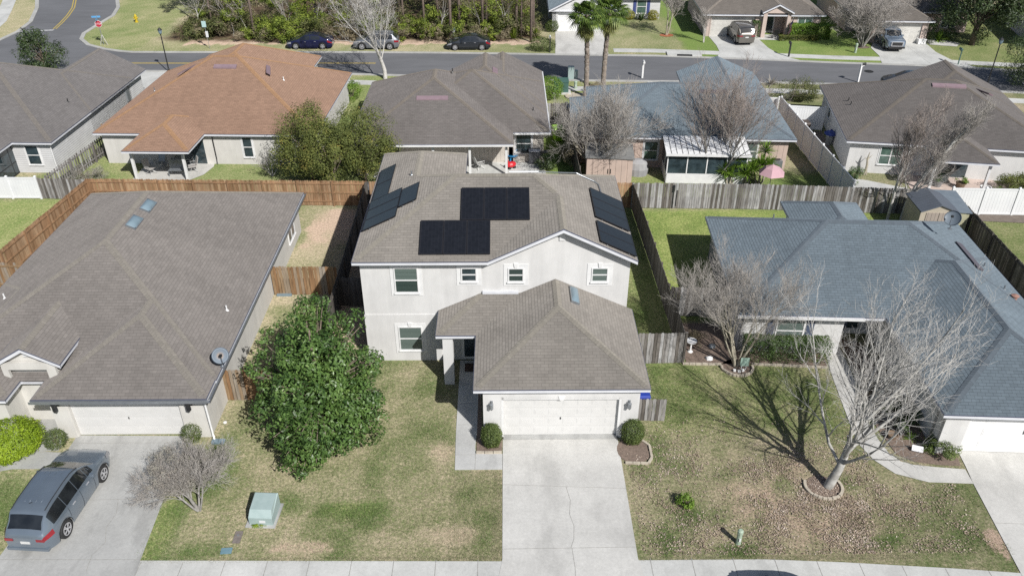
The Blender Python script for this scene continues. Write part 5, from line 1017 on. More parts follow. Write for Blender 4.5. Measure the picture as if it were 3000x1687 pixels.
# ---------------- woodland ----------------
def pine(label,x,y,h,r,seed,crown=True):
    rr=random.Random(seed); root=thing('pine_tree',label,'tree',(x,y,0),0,'pine trunks at the woodland edge'); T=MB(); lx,ly=rr.uniform(-.3,.3),rr.uniform(-.3,.3)
    T.tube([(0,0,0),(lx*.3,ly*.3,h*.4),(lx,ly,h)],[r,r*.85,r*.4],8); T.build('trunk',M['bark_pine'],root,smooth=True)
    rs=np.random.RandomState(seed); P,N,q=crown_pts(rs,lx,ly,h*.92,2.4,2.4,2.2,900,18,.3,.4); V,F=leaf_geo(P,N,.55,.1,rs); qmesh('crown',V,F,M['lf_pine'],root,rs.rand(len(F))); return root
tr=[(-31.2,89.3,'leaning thin'),(-26.3,87.4,'pale thin'),(-21.9,93,'thick'),(-20.2,90.5,'stout'),(-8.3,87.0,'slim brown'),(-7.0,88.8,'slim dark'),(-5.5,85.6,'straight dark'),(-4.7,87.6,'short grey'),(-3.7,90,'far slim'),(-2.2,87.2,'reddish'),(-1.9,89.5,'second reddish'),(1.26,87.7,'narrow dark'),(1.8,87.3,'dark right hand'),(2.8,86.0,'thick dark'),(3.1,88.2,'reddish right hand'),(-.3,90.5,'far right hand'),(-10.8,90,'hidden'),(-13.4,91.5,'far'),(-15.2,94,'farther'),(-17.5,97,'distant'),(-24.2,95,'distant left'),(-28.1,93.5,'left far'),(-6.1,94,'back centre'),(-1.0,95,'back right'),(1.9,93,'right back')]
for i,(x,y,w) in enumerate(tr): pine(w+' pine trunk at the woodland edge, number of its row counted by its looks' if False else w+' pine trunk rising from the woodland brush',x,y,13+(i*37%5),.13+.05*((i*13)%4)/3,300+i)
def leafcloud(name,label,pts,mat,ll,lw,seed,cat=None,kind=None):
    rs=np.random.RandomState(seed); Ps=[];Ns=[]
    for (cx,cy,cz,rx,ry,rz,n) in pts:
        P,N,q=crown_pts(rs,cx,cy,cz,rx,ry,rz,n,10,.45,.3); ok=P[:,2]>.02; Ps.append(P[ok]);Ns.append(N[ok])
    P=np.concatenate(Ps);N=np.concatenate(Ns); V,F=leaf_geo(P,N,ll,lw,rs); o=qmesh(name,V,F,mat,None,rs.rand(len(F))); tag(o,label,cat,kind=kind); return o
rr=random.Random(99)
def edgeY(x): return 87.0+.7*sin(x*.35)-(.8 if -20<x<-10 else 0)
def scatter(n,x0,x1,y0,y1,r0,r1,z0,z1,k,s):
    q=random.Random(s); out=[]
    for _ in range(n):
        x=q.uniform(x0,x1); y=edgeY(x)+q.uniform(y0,y1); r=q.uniform(r0,r1); z=q.uniform(z0,z1); out.append((x,y,z,r,r*.8,r*.8,k))
    return out
leafcloud('woodland_undergrowth','olive green tangled brush filling the woodland behind the parked cars',scatter(90,-34,3.5,-.4,5,.8,1.6,.4,1.8,620,1)+scatter(50,-34,3,4,13,1.1,2.2,1,3.5,420,2),M['lf_wood'],.2,.07,400,'brush',kind='stuff')
leafcloud('woodland_undergrowth','bright yellow green leafy patches in the woodland edge',scatter(42,-34,3.5,-.7,3,.5,1.2,.3,2.0,620,3)+scatter(44,-30,3,0,5,.8,1.5,1.6,4.5,620,4),M['lf_woodg'],.2,.08,401,'brush',kind='stuff')
leafcloud('woodland_undergrowth','dry tan grasses and dead leaves along the woodland edge',scatter(90,-33,3.6,-1.0,3,.5,1.1,.05,1.2,380,5)+scatter(50,-32,3,0,6,.9,1.6,.8,4,460,6),M['lf_dry'],.24,.035,402,'brush',kind='stuff')
leafcloud('shade_canopy','unseen evergreen canopy mass added above the view to shade the woods',[(x,99+rr.uniform(-2,8),9+rr.uniform(-1,2),4,4,2.6,700) for x in np.arange(-24,5,2.6)]+[(x,95+rr.uniform(-1,3),8.5,3,2.5,2.0,500) for x in np.arange(-11,4,2.2)],M['lf_dark'],.4,.2,403,'canopy',kind='stuff')  # leaf mass above the view, added to shade the wood interior
for i in range(11):
    x=-33+i*3.3+rr.uniform(-.8,.8); y=edgeY(x)+rr.uniform(.3,2.5)
    bare_tree(['leftmost','second','third','fourth','fifth','sixth','seventh','eighth','ninth','tenth','last'][i]+' pale bare understory tree from the left in the woodland brush',x,y,[(rr.uniform(0,360),rr.uniform(5,25),.055)],(2.6,2.6,1.5,.8),(6,5,4),500+i,M['bark_pale'] if i%2==0 else M['bark_grey'],M['twig_grey'] if i<5 else M['bark_brown'],angs=(50,50,50),minr=.013,wob=.25,group='bare understory trees of the wood')
spiky('yellow green saw palmetto at the woodland edge near the white house',1.0,87.3,1,70,1.6,.06,M['lf_woodg'],190,name='palmetto',elev=(15,85)); spiky('second palmetto clump right of the tall trunks',3.4,87.6,1,60,1.3,.06,M['lf_woodg'],191,name='palmetto',elev=(15,85))
# grass and litter
def tufts(name,label,areas,mat,L,w,seed,A=None,lo=0,hi=1):
    rs=np.random.RandomState(seed); Ps=[]
    for x0,x1,y0,y1,n in areas: Ps.append(np.stack([rs.uniform(x0,x1,n),rs.uniform(y0,y1,n),np.zeros(n)],1))
    P=np.concatenate(Ps); px,py=P[:,0],P[:,1]; P=P[~(((px>-2.2)&(px<-.1)&(py>24.26))|((px>14.85)&(px<19.2)&(py>23.25))|((px>-9.9)&(px<-8.6)&(py>21.3)&(py<22.6))|((px>4.7)&(px<6.1)&(py>24.55)&(py<26.2))|(((px-12.63)**2+(py-23.2)**2)<.5))]
    if A is not None:
        ix=np.clip(np.searchsorted(xs,P[:,0]),0,nx-1); iy=np.clip(np.searchsorted(ys,P[:,1]),0,ny-1); P=P[rs.rand(len(P))<np.clip((A[iy,ix]-lo)/(hi-lo),0,1)]
    n=len(P); a=rs.rand(n)*6.28; l=L*(.6+.8*rs.rand(n)); d=np.stack([np.cos(a),np.sin(a)],1); tip=P+np.concatenate([d*(l*.6)[:,None],(l*.8)[:,None]],1); s=np.stack([-d[:,1],d[:,0],np.zeros(n)],1)*w
    V=np.stack([P-s,P+s,tip],1).reshape(-1,3); F=np.arange(3*n).reshape(n,3); o=qmesh(name,V,F,mat,None,rs.rand(n)); tag(o,label,'grass',kind='stuff')
M['blade_tan']=leafm('blade_tan',(.10,.10,.05),(.34,.315,.20),(.58,.52,.38),.25,.8); M['blade_green']=leafm('blade_green',(.07,.11,.03),(.16,.225,.06),(.26,.32,.11),.3,.7)
tufts('lawn_grass','short dry tan and green grass blades of the front lawns',[(-13,-2.2,19.85,31.5,60000),(-2.2,-.2,19.75,24.2,9000),(4.95,18,19.8,30.5,42000),(-.55,-.12,19.7,24.1,1500),(-13.3,-.3,19.72,19.95,3500),(4.8,15,19.66,19.86,2500)],M['blade_tan'],.045,.006,600)
tufts('lush_grass','greener grass blades in patches and along the driveway edges',[(-13.5,-.3,19.85,31.5,150000),(4.9,18.5,19.8,31,150000),(8.7,27.5,35.5,47,90000),(5.8,8.2,31.5,47,20000),(-20.5,-18.6,20,24.3,12000)],M['blade_green'],.07,.008,601,g,.5,1.0)
rs=np.random.RandomState(77); n=48000; x=rs.normal(11.8,3.9,n); y=rs.normal(22.2,2.3,n); ok=(x>5.0)&(x<17.9)&(y>19.9)&(y<28)&~((x>15)&(y>23.3))&(rs.rand(n)<np.clip((fbm(x,y,1.1,61,3)-.38)*3.2,.08,1)); x,y=x[ok],y[ok]; P_=np.stack([x,y,.02+.03*rs.rand(len(x))],1); N_=norm(np.stack([rs.normal(0,.5,len(x)),rs.normal(0,.5,len(x)),np.ones(len(x))],1)); V_,F_=leaf_geo(P_,N_,.062,.045,rs)
M['lf_litter']=leafm('fallen_leaf',(.17,.12,.085),(.42,.335,.265),(.64,.56,.49),.1,.8)
tag(qmesh('fallen_leaves',V_,F_,M['lf_litter'],None,rs.rand(len(F_))),'pinkish brown fallen leaves scattered under the big bare front tree','leaves',kind='stuff')
# ---------------- vehicles ----------------
def paint(name,c,metal=.35,rough=.32):
    t=NT(name); n=t.ramp(t.noise(2,2),[(.3,.93),(.7,1.05)]); t.col(t.mix(1,c,n,'MULTIPLY')); t.b.inputs['Coat Roughness'].default_value=.03; return t.fin(rough,metal,.5,1.0)
M['tyre']=pm('tyre_rubber',(.018,.018,.019),(.03,.03,.03),12,.85); M['rim']=pm('alloy_rim',(.62,.62,.64),(.5,.5,.52),8,.35,metal=.5)
M['carglass']=glassm('car_glass',(.010,.012,.014),(.02,.023,.026),.03); M['lamp_red']=pm('tail_lamp',(.28,.01,.02),(.2,.01,.015),8,.15,spec=.8); M['lamp_clear']=pm('head_lamp',(.22,.23,.25),(.3,.3,.32),8,.1,spec=.9); M['plastic_black']=pm('plastic_black',(.02,.02,.022),(.03,.03,.03),8,.6)
M['plate']=pm('plate_white',(.62,.62,.6),(.5,.5,.5),20,.5); M['lamp_amber']=pm('amber_lamp',(.5,.2,.03),(.4,.15,.02),8,.2)
def vehicle(name,label,cat,loc,rz,L,Wd,top,belt,wb,wr_,mat,ws,rw,sides,clear=.22,wbx=0,tumble=.76,lights=True,trims=None,pillars=(),roofpanel=None,bed=None,sunroof=None,rail=False,rc=.55,spokes=5,sp_hatch=False,group=None):
    root=thing(name,label,cat,loc,rz,group); hw=Wd/2
    tx=[p[0] for p in top]; tz=[p[1] for p in top]; bx=[p[0] for p in belt]; bz=[p[1] for p in belt]
    ax=[wbx+wb/2,wbx-wb/2]; Ra=wr_+.055
    def zt(x): return sum(np.interp(x+d,tx,tz) for d in (-.05,0,.05))/3
    def zb(x): return min(np.interp(x,bx,bz),zt(x)-.015)
    def w(x):
        u=max(0,(abs(x)-(L/2-rc))/rc); return hw*(1-(.27 if rc>.6 else .20)*u**2.2)
    def z0(x):
        z=clear+.1*max(0,(abs(x)-(L/2-.5))/.5)**2
        for a in ax:
            d=abs(x-a)
            if d<Ra: z=max(z,wr_+sqrt(Ra*Ra-d*d)*.96)
        return z
    def sec(x):
        W_=w(x); b=zb(x); t=zt(x); z=z0(x); g=min(1,max(0,(t-b-.08)/.3)); g=g*g*(3-2*g)
        wr=W_*((.90)*(1-g)+tumble*g); ze=b+(t-b)*(.72*(1-g)+.93*g); bulge=1.0
        return [(W_*.95,z),(W_*1.0,z+(b-z)*.3),(W_*1.0,z+(b-z)*.68),(W_*.965,b),(wr,ze),(wr*.72,ze+(t-ze)*.72),(0,t)]
    xs=sorted(set([round(v,4) for v in list(np.linspace(-L/2,-L/2+.5,9))+list(np.linspace(-L/2+.5,L/2-.5,34))+list(np.linspace(L/2-.5,L/2,9))+[a+s*Ra*k for a in ax for s in (-1,1) for k in (.999,.93,.75,.5,.2)]]))
    B=MB(); S=[sec(x) for x in xs]; n=7
    for x,s in zip(xs,S):
        full=[(x,y,z) for y,z in s]+[(x,-y,z) for y,z in s[:-1][::-1]]; B.v+=full
    k=2*n-1
    for i in range(len(xs)-1):
        for j in range(k-1): B._q((i*k+j,i*k+j+1,(i+1)*k+j+1,(i+1)*k+j))
    B._q(tuple(range(k))[::-1]); B._q(tuple((len(xs)-1)*k+j for j in range(k)))
    body=B.build('body',mat,root,smooth=True)
    try:
        m=body.modifiers.new('edge','EDGE_SPLIT'); m.split_angle=R(38)
    except Exception: pass
    b=MB(); b.box(-L/2+.2,L/2-.2,-hw+.32,hw-.32,.2,min(bz)-.1); 
    for a in ax: b.box(a-Ra,a+Ra,-hw+.05,hw-.05,.4,wr_*2+.02) if False else None
    b.build('underbody',M['plastic_black'],root)
    def patch(nm,xa,xb,f,mt,nx=10,ns=5,par=root):
        q=MB(); g=[[f(xa+(xb-xa)*i/nx,j/ns) for j in range(ns+1)] for i in range(nx+1)]
        vs=[p for r_ in g for p in r_]; fs=[(i*(ns+1)+j,(i+1)*(ns+1)+j,(i+1)*(ns+1)+j+1,i*(ns+1)+j+1) for i in range(nx) for j in range(ns)]; q.raw(vs,fs); return q.build(nm,mt,par,smooth=True)
    for sg in (1,-1):
        for (xa,xb) in sides:
            def f(x,s,sg=sg,xa=xa,xb=xb):
                S_=sec(x); y0,z0_=S_[3]; y1,z1=S_[4]; s=.10+.80*s; return (x,sg*(y0+(y1-y0)*s+.008),z0_+(z1-z0_)*s+.002)
            patch('side_window',xa,xb,f,M['carglass'])
    def topf(x,s,o=.010):
        S_=sec(x); y1,z1=S_[4]; t=S_[6][1]; u=-1+2*s; yy=u*y1*.93; return (x,yy,t-(t-z1)*abs(u)**2.2*.93+o)
    patch('windshield',ws[0],ws[1],topf,M['carglass'],12,10)
    def topr(x,s): 
        p=topf(x,s,.008); return (p[0]-.012,p[1],p[2])
    patch('rear_window',rw[0],rw[1],topr,M['carglass'],12,10)
    if sunroof: patch('sunroof',sunroof[0],sunroof[1],lambda x,s:topf(x,.2+.6*s,.008),M['carglass'],6,6)
    if bed: patch('truck_bed',bed[0],bed[1],lambda x,s:topf(x,.06+.88*s,.006),M['plastic_black'],6,6)
    if lights:
        for sg in (1,-1):
            patch('headlight',L/2-.52,L/2-.02,lambda x,s,sg=sg:(x+.004,sg*(sec(x)[2][0]*(1-s)+sec(x)[3][0]*s+.010),(sec(x)[2][1]+.02)*(1-s)+sec(x)[3][1]*s),M['lamp_clear'],8,3)
            patch('tail_light',-L/2+.0,-L/2+.42,lambda x,s,sg=sg:(x-.004,sg*(sec(x)[2][0]*(1-s)+sec(x)[3][0]*s+.010),(sec(x)[2][1]+.03)*(1-s)+sec(x)[3][1]*s*.99),M['lamp_red'],8,3)
        for e,mt in ((-1,'lamp_red'),(1,'lamp_clear')):
            for sg in (1,-1):
                q=MB(); z=sec(e*L/2)[3][1]; q.box(e*(L/2)-.012,e*(L/2)+.012,*sorted((sg*hw*.45,sg*hw*.76)),z-.15,z-.03); q.build('tail_light' if e<0 else 'headlight',M[mt],root)
    q=MB(); z=.52; q.box(L/2-.005,L/2+.02,-hw*.42,hw*.42,z-.1,z+.16); q.build('grille',M['plastic_black'],root)
    q=MB(); zz=sec(-L/2)[3][1]-.27; q.box(-L/2-.02,-L/2+.005,-.17,.17,zz,zz+.11); q.build('license_plate',M['plate'],root)
    q=MB(); q.box(-L/2-.03,-L/2+.15,-hw*.8,hw*.8,.3,.42); q.build('rear_bumper',mat,root)
    for sg in (1,-1):
        q=MB(); x=ws[0]-.22 if ws[0]>ws[1] else ws[1]-.55; x=max(ws)-.55; q.taper(x,sg*(hw+.09),sec(x)[3][1]-.01,sec(x)[3][1]+.14,.05,.09,.04,.08); q.box(x-.02,x+.02,*sorted((sg*(hw-.06),sg*(hw+.05))),sec(x)[3][1]+.01,sec(x)[3][1]+.05); q.build('mirror',mat,root)
        for hx in (.35,-.65):
            q=MB(); q.box(wbx+hx-.09,wbx+hx+.09,*sorted((sg*hw*.985,sg*(hw+.02))),sec(wbx+hx)[3][1]-.13,sec(wbx+hx)[3][1]-.10); q.build('door_handle',M['rim'],root)
        q=MB(); 
        for hx in (.75,-.15,-1.0):
            pts=[(wbx+hx+(.0 if k<3 else 0),sg*(sec(wbx+hx)[k][0]+.004),sec(wbx+hx)[k][1]) for k in (0,1,2,3)]; q.tube(pts,.006,3,cap=False)
        q.build('door_seam',M['plastic_black'],root)
        if rail: q=MB(); q.tube([(x,sg*(sec(x)[4][0]*.93),sec(x)[4][1]+.05) for x in np.linspace(rail[0],rail[1],6)],.016,5); q.build('roof_rail',M['plastic_black'],root)
    if rc>.6:
        for yy in (-.32,-.11,.11,.32):
            q=MB(); q.tube([(x,yy,zt(x)-(zt(x)-sec(x)[4][1])*(abs(yy)/sec(x)[4][0])**1.6*.9+.004) for x in np.linspace(-L/2+1.0,.1,8)],.006,4); q.build('roof_rib',mat,root,smooth=True)
        q=MB(); q.tube([(-L/2+1.0,0,zt(-L/2+1.0)),(-L/2+.85,0,zt(-L/2+.9)+.12)],.012,4); q.build('antenna',M['plastic_black'],root)
    # wheel arches
    q=MB()
    for a in ax:
        for sg in (1,-1):
            pts=[(a+Ra*cos(t_),sg*(hw-.012),wr_+Ra*.96*sin(t_)) for t_ in np.linspace(.05,pi-.05,12)]; q.tube(pts,.016,4,cap=False)
            q.raw([(a-Ra,sg*(hw-.30),.2),(a+Ra,sg*(hw-.30),.2),(a+Ra,sg*(hw-.30),wr_*2+.05),(a-Ra,sg*(hw-.30),wr_*2+.05)],[(0,1,2,3)])
    q.build('wheel_arch',M['plastic_black'],root)
    wm=None
    for a in ax:
        for sg in (1,-1):
            if wm is None:
                q=MB(); T=lambda x,y,z:(x,z,y); pr=[(wr_*.62,-.10),(wr_*.94,-.105),(wr_,-.07),(wr_,.07),(wr_*.94,.105),(wr_*.62,.10)]
                q.lathe(pr,(0,0,0),24,T); wm=q.build('wheel',M['tyre'],root,smooth=False); o=wm
                q=MB(); q.lathe([(wr_*.66,.096),(wr_*.66,.112),(wr_*.58,.112),(wr_*.56,.07),(.001,.07)],(0,0,0),24,T); q.lathe([(.0,.118),(.05,.118),(.06,.08)],(0,0,0),10,T)
                for k in range(spokes*2):
                    t_=2*pi*k/(spokes*2)+(.16 if k%2 else -.16); c,s=cos(t_),sin(t_); q.raw([(c*.04-s*.02,.112,s*.04+c*.02),(c*.04+s*.02,.112,s*.04-c*.02),(c*wr_*.6+s*.022,.108,s*wr_*.6-c*.022),(c*wr_*.6-s*.022,.108,s*wr_*.6+c*.022)],[(0,1,2,3)])
                rim=q.build('rim',M['rim'],o)
            else:
                o=copy_tree(wm,root); 
            o.location=(a,sg*(hw-.125),wr_); o.rotation_euler[2]=0 if sg>0 else pi
    return root
suv_top=lambda L,H:[(-L/2,.50*H),(-L/2+.03,.60*H),(-L/2+.12,.66*H),(-L/2+.22,.70*H),(-L/2+.62,.93*H),(-L/2+.95,.975*H),(-.3,H),(.15,.985*H),(.42,.945*H),(1.2,.665*H),(1.5,.635*H),(L/2-.4,.565*H),(L/2-.1,.47*H),(L/2,.38*H)]
suv_belt=lambda L,H:[(-L/2,.55*H),(-L/2+.6,.62*H),(0,.60*H),(1.2,.60*H),(1.7,.57*H),(L/2-.2,.50*H),(L/2,.38*H)]
def suv(lab,loc,rz,c,L=4.78,W_=1.92,H=1.72,**k): return vehicle('parked_car',lab,'car',loc,rz,L,W_,suv_top(L,H),suv_belt(L,H),2.82,.365,paint('paint_'+lab.split()[1],c),(.42,1.17),(-L/2+.20,-L/2+.56),[(-L/2+.55,-1.0),(-.97,-.2),(-.17,.52),(.55,.92)],tumble=.70,rc=.85,rail=(-L/2+.7,.5),**k)
sed_top=lambda L,H:[(-L/2,.50*H),(-L/2+.05,.70*H),(-L/2+.5,.735*H),(-L/2+1.35,.955*H),(-.35,H),(.1,.99*H),(.45,.95*H),(1.22,.665*H),(1.5,.635*H),(L/2-.3,.52*H),(L/2-.05,.44*H),(L/2,.38*H)]
sed_belt=lambda L,H:[(-L/2,.48*H),(-L/2+.4,.66*H),(0,.635*H),(1.3,.60*H),(L/2-.2,.49*H),(L/2,.36*H)]
def sedan(lab,loc,rz,c,L=4.6,W_=1.82,H=1.44,**k): return vehicle('parked_car',lab,'car',loc,rz,L,W_,sed_top(L,H),sed_belt(L,H),2.72,.325,paint('paint_'+lab.split()[1],c),(.42,1.2),(-L/2+.55,-L/2+1.3),[(-L/2+1.15,-.22),(-.14,.62),(.64,.9)],clear=.17,**k)
big=suv('large blue grey parked car on the front left driveway facing the garage',(-17.12,22.5,.025),R(86),(.15,.185,.225))
sedan('glossy navy sedan parked on the grass beyond the road at the left',(-19.8,84.4,0),R(180),(.012,.014,.06))
suv('dark grey tall car parked on the grass behind the pale bare tree',(-13.0,84.15,0),R(180),(.17,.18,.20),L=4.6,H=1.66)
sedan('charcoal black sedan parked on the grass right of the small sign',(-3.6,83.85,0),R(180),(.028,.032,.038),L=4.4)
tan=vehicle('parked_car','silver and tan boxy parked vehicle facing the beige garage across the street','car',(24.75,86.7,.05),R(93),4.8,1.95,[(-2.4,1.0),(-2.36,1.2),(-2.28,1.28),(-2.02,1.76),(-1.7,1.82),(.3,1.83),(.6,1.76),(1.15,1.18),(1.4,1.12),(2.3,1.0),(2.4,.7)],[(-2.4,1.05),(0,1.1),(1.2,1.08),(2.4,.75)],2.9,.38,paint('paint_tan',(.13,.12,.105),.3),(.58,1.12),(-2.3,-2.0),[(-2.0,-1.05),(-.95,-.1),(0,.75)],clear=.3,tumble=.84,rail=(-1.8,.2))
_pk=vehicle('pickup_truck','silver blue crew cab pickup facing the street on a concrete driveway','truck',(39.55,84.55,.05),R(-94.5),5.35,1.92,[(-2.67,.95),(-2.62,1.14),(-1.05,1.15),(-.98,1.2),(-.78,1.74),(-.4,1.79),(.6,1.79),(.85,1.72),(1.35,1.24),(1.5,1.18),(2.45,1.1),(2.62,.98),(2.67,.6)],[(-2.67,.95),(-1,1.12),(0,1.14),(1.4,1.1),(2.4,1.0),(2.67,.55)],3.2,.39,paint('paint_silver',(.17,.215,.27),.3),(.83,1.36),(-1.0,-.8),[(-.75,-.02),(.06,.8)],clear=.34,tumble=.8,bed=(-2.55,-1.1))
q=MB(); q.box(2.66,2.72,-.52,.52,.62,1.02); q.build('grille',M['plastic_black'],_pk); q=MB(); q.box(2.69,2.735,-.58,.58,.98,1.04); q.box(2.69,2.735,-.58,.58,.58,.64); q.box(2.69,2.735,-.58,-.51,.6,1.0); q.box(2.69,2.735,.51,.58,.6,1.0); q.build('grille_frame',M['rim'],_pk); q=MB(); q.box(2.6,2.78,-.8,.8,.38,.54); q.build('front_bumper',M['plastic_black'],_pk)
sedan('black car half hidden behind the far right roof by the street',(36.1,71.1,.05),R(170),(.012,.012,.014))
suv('dark car parked at the bottom edge throwing its shadow on the pavement',(9.4,17.0,.01),R(180),(.03,.035,.06),L=4.6,H=1.66)

# ---------------- street furniture ----------------
def T_(name,label,cat,x,y,z=0,rz=0,group=None): return thing(name,label,cat,(x,y,z),rz,group)
M['util_green']=pm('utility_green',(.34,.42,.41),(.28,.36,.35),3,.55); M['util_dk']=pm('utility_dark_green',(.05,.11,.09),(.07,.14,.12),3,.5); M['sign_white']=pm('sign_white',(.66,.67,.68),(.6,.6,.62),3,.5); M['stop_red']=pm('stop_red',(.45,.03,.05),(.4,.03,.05),3,.45); M['street_blue']=pm('street_blue',(.10,.30,.55),(.12,.34,.6),3,.45); M['galv']=pm('galvanised',(.32,.33,.33),(.24,.25,.25),6,.5,metal=.4)
def text(s,size,mat,par,loc,rot=(pi/2,0,0),name='lettering',ext=.002):
    c=bpy.data.curves.new(name,'FONT'); c.body=s; c.size=size; c.align_x='CENTER'; c.align_y='CENTER'; c.extrude=ext; o=bpy.data.objects.new(name,c); COL.objects.link(o); c.materials.append(mat); bpy.context.view_layer.update(); me=bpy.data.meshes.new_from_object(o); me.name=name; o2=bpy.data.objects.new(name,me); COL.objects.link(o2); bpy.data.objects.remove(o); o2.parent=par; o2.location=loc; o2.rotation_euler=rot; return o2
r=T_('utility_box','pale green metal utility box on a pad in the front left lawn','utility box',-9.25,21.95,0,R(-3))
b=MB(); b.box(-.58,.55,-.62,.60,0,.05); b.build('pad',M['conc_old'],r)
b=MB(); b.raw([(-.44,-.50,.05),(.46,-.50,.05),(.46,.50,.05),(-.44,.50,.05),(-.44,-.50,.40),(.46,-.50,.40),(.46,.50,.72),(-.44,.50,.72),(-.40,-.30,.66),(.42,-.30,.66),(.42,.46,.74),(-.40,.46,.74)],[(0,1,5,4),(1,2,6,5),(2,3,7,6),(3,0,4,7),(4,5,9,8),(5,6,10,9),(6,7,11,10),(7,4,8,11),(8,9,10,11)]); b.build('cabinet',M['util_green'],r)
b=MB(); b.box(-.05,.18,-.512,-.50,.16,.28); b.build('label_plate',M['sign_white'],r); b=MB(); b.raw([(-.36,-.42,.495),(-.18,-.42,.495),(-.18,-.33,.61),(-.36,-.33,.61)],[(0,1,2,3)]); b.build('warning_sticker',pm('sticker_orange',(.6,.35,.08),(.65,.6,.4),30,.5),r)
b=MB(); b.raw([(.28,-.46,.45),(.31,-.46,.45),(.31,-.34,.602),(.28,-.34,.602)],[(0,1,2,3)]); b.build('yellow_tag',M['yellow'],r)
r=T_('utility_cover','rectangular grey brown ground cover near the pale green box','ground cover',-10.02,20.9); b=MB(); b.box(-.14,.14,-.28,.28,0,.03); b.build('lid',pm('cover_brown',(.22,.19,.17),(.15,.13,.12),8,.9),r); b=MB(); b.lathe([(.05,0),(.05,.012),(0,.012)],(0,.08,.03),12); b.build('cap',M['galv'],r)
r=T_('utility_cover','blue rectangular ground cover near the pavement','ground cover',-10.26,20.27,0,R(4)); b=MB(); b.box(-.2,.2,-.13,.13,0,.035); b.build('lid',pm('cover_blue',(.12,.22,.27),(.16,.26,.3),8,.8),r)
r=T_('utility_cover','small round white clean out cap beside the orange fence','ground cover',-12.3,27.25); b=MB(); b.lathe([(.08,0),(.08,.04),(0,.05)],(0,0,0),12); b.build('cap',M['white'],r)
def pedestal(lab,x,y,h=.72,w=.11):
    r=T_('utility_pedestal',lab,'utility post',x,y); b=MB(); b.lathe([(w,0),(w*.9,.04),(w*.85,h*.72),(w*.98,h*.75),(w*.98,h*.93),(w*.6,h),(0,h)],(0,0,0),10); b.build('housing',pm('pedestal_'+lab.split()[0],(.36,.44,.34),(.30,.38,.29),4,.6),r); b=MB(); b.box(-.03,.03,-w*.98-.01,-w*.9,h*.3,h*.5); b.build('label_plate',M['sign_white'],r)
pedestal('pale green rounded marker post in the leafy front right lawn',8.56,20.45); pedestal('beige short utility post on the lawn near the vase shaped tree',35.3,81.9,.95,.14); pedestal('lime coloured short post between the palms and the pavement',6.35,71.3,.7,.16)
r=T_('transformer_box','dark green transformer cabinet on a concrete pad near the palms','utility box',5.0,70.4); b=MB(); b.box(-.75,.85,-.75,.6,0,.12); b.build('pad',M['conc'],r); b=MB(); b.box(-.62,.62,-.5,.45,.12,1.05); b.raw([(-.65,-.53,1.05),(.65,-.53,1.05),(.65,.48,1.15),(-.65,.48,1.15),(-.65,-.53,1.0),(.65,-.53,1.0),(.65,.48,1.0),(-.65,.48,1.0)],[(0,1,2,3),(0,4,5,1),(1,5,6,2),(2,6,7,3),(3,7,4,0)]); b.build('cabinet',M['util_dk'],r)
r=T_('utility_cabinet','tall grey green twin cabinets standing at the kerb left of the palms','utility box',6.2,74.0); b=MB(); b.box(-.35,.2,-.25,.25,0,1.15); b.build('cabinet',M['util_green'],r); b=MB(); b.box(.28,.55,-.2,.2,0,.8); b.build('cabinet',M['util_green'],r)
def mailbox(lab,x,y,h=1.15,post='white',box='metal_dark',rz=0,w=.1):
    r=T_('mailbox',lab,'mailbox',x,y,0,rz); b=MB(); b.box(-w/2,w/2,-w/2,w/2,0,h+.1); b.box(-.3,.08,-w/2+.01,w/2-.01,h-.12,h-.04); b.taper(0,0,h+.1,h+.17,w*.6,w*.6,.01,.01); b.build('post',M[post],r)
    b=MB(); pr=[(-.09,0),(.09,0),(.09,.12)]+[(.09*cos(t),.12+.09*sin(t)) for t in np.linspace(.3,pi-.3,6)]+[(-.09,.12)]; n=len(pr); x0,x1=-.44,.02
    b.raw([(x0,p,h-.04+q) for p,q in pr]+[(x1,p,h-.04+q) for p,q in pr],[tuple(range(n)),tuple(range(2*n-1,n-1,-1))]+[(i,(i+1)%n,n+(i+1)%n,n+i)[::-1] for i in range(n)]); b.build('box',M[box],r); return r
mailbox('white mailbox on a tall white post at the kerb near the palms',12.75,74.2,1.5,'white','white',R(90),.16)
mailbox('white post mailbox with black box at the kerb on the right',32.2,72.75,1.6,'white','metal_dark',R(200),.15); mailbox('black mailbox on the verge right of the tan vehicle driveway',28.2,80.6,1.3,'metal_dark','metal_dark',R(-90),.14)
mailbox('slim green grey mailbox near the upper right oak shadow',43.8,77.9,1.4,'util_dk','util_dk',R(-90),.08); mailbox('small white mailbox above the round kerb shrub',4.6,82.3,1.45,'metal_dark','white',R(-90),.1); 
r=mailbox('white mailbox top at the bottom edge casting a dark shadow on the pavement',-10.5,18.02,1.0,'white','white',R(0),.14)
def lamp_post(lab,x,y,h,lean=0):
    r=T_('street_lamp',lab,'street lamp',x,y); b=MB(); b.tube([(0,0,0),(0,0,.35),(0,0,.4),(0,0,h-.4)],[.11,.10,.06,.045],10); b.build('pole',M['metal_dark'],r)
    b=MB(); b.lathe([(.05,h-.45),(.11,h-.38),(.2,h-.05),(.21,h-.03),(.10,h+.1),(.03,h+.14),(.02,h+.22),(0,h+.24)],(0,0,0),8); b.build('lantern',M['metal_dark'],r); b=MB(); b.lathe([(.125,h-.36),(.20,h-.07)],(0,0,0),8); b.build('lamp_glass',M['skylight'],r); return r
lamp_post('black street lamp rising in front of the orange roof road',-31.5,76.2,4.0); lamp_post('black street lamp beside the dark feathery tree on the right',43.2,71.2,4.3)
r=T_('stop_sign','red octagonal stop sign with blue street name blades above','sign',-41.45,85.55,0,R(8)); b=MB(); b.tube([(0,0,0),(0,0,3.0)],.035,6); b.build('post',M['galv'],r)
b=MB(); pts=[(.36*cos(R(22.5+45*k)),.36*sin(R(22.5+45*k))) for k in range(8)]
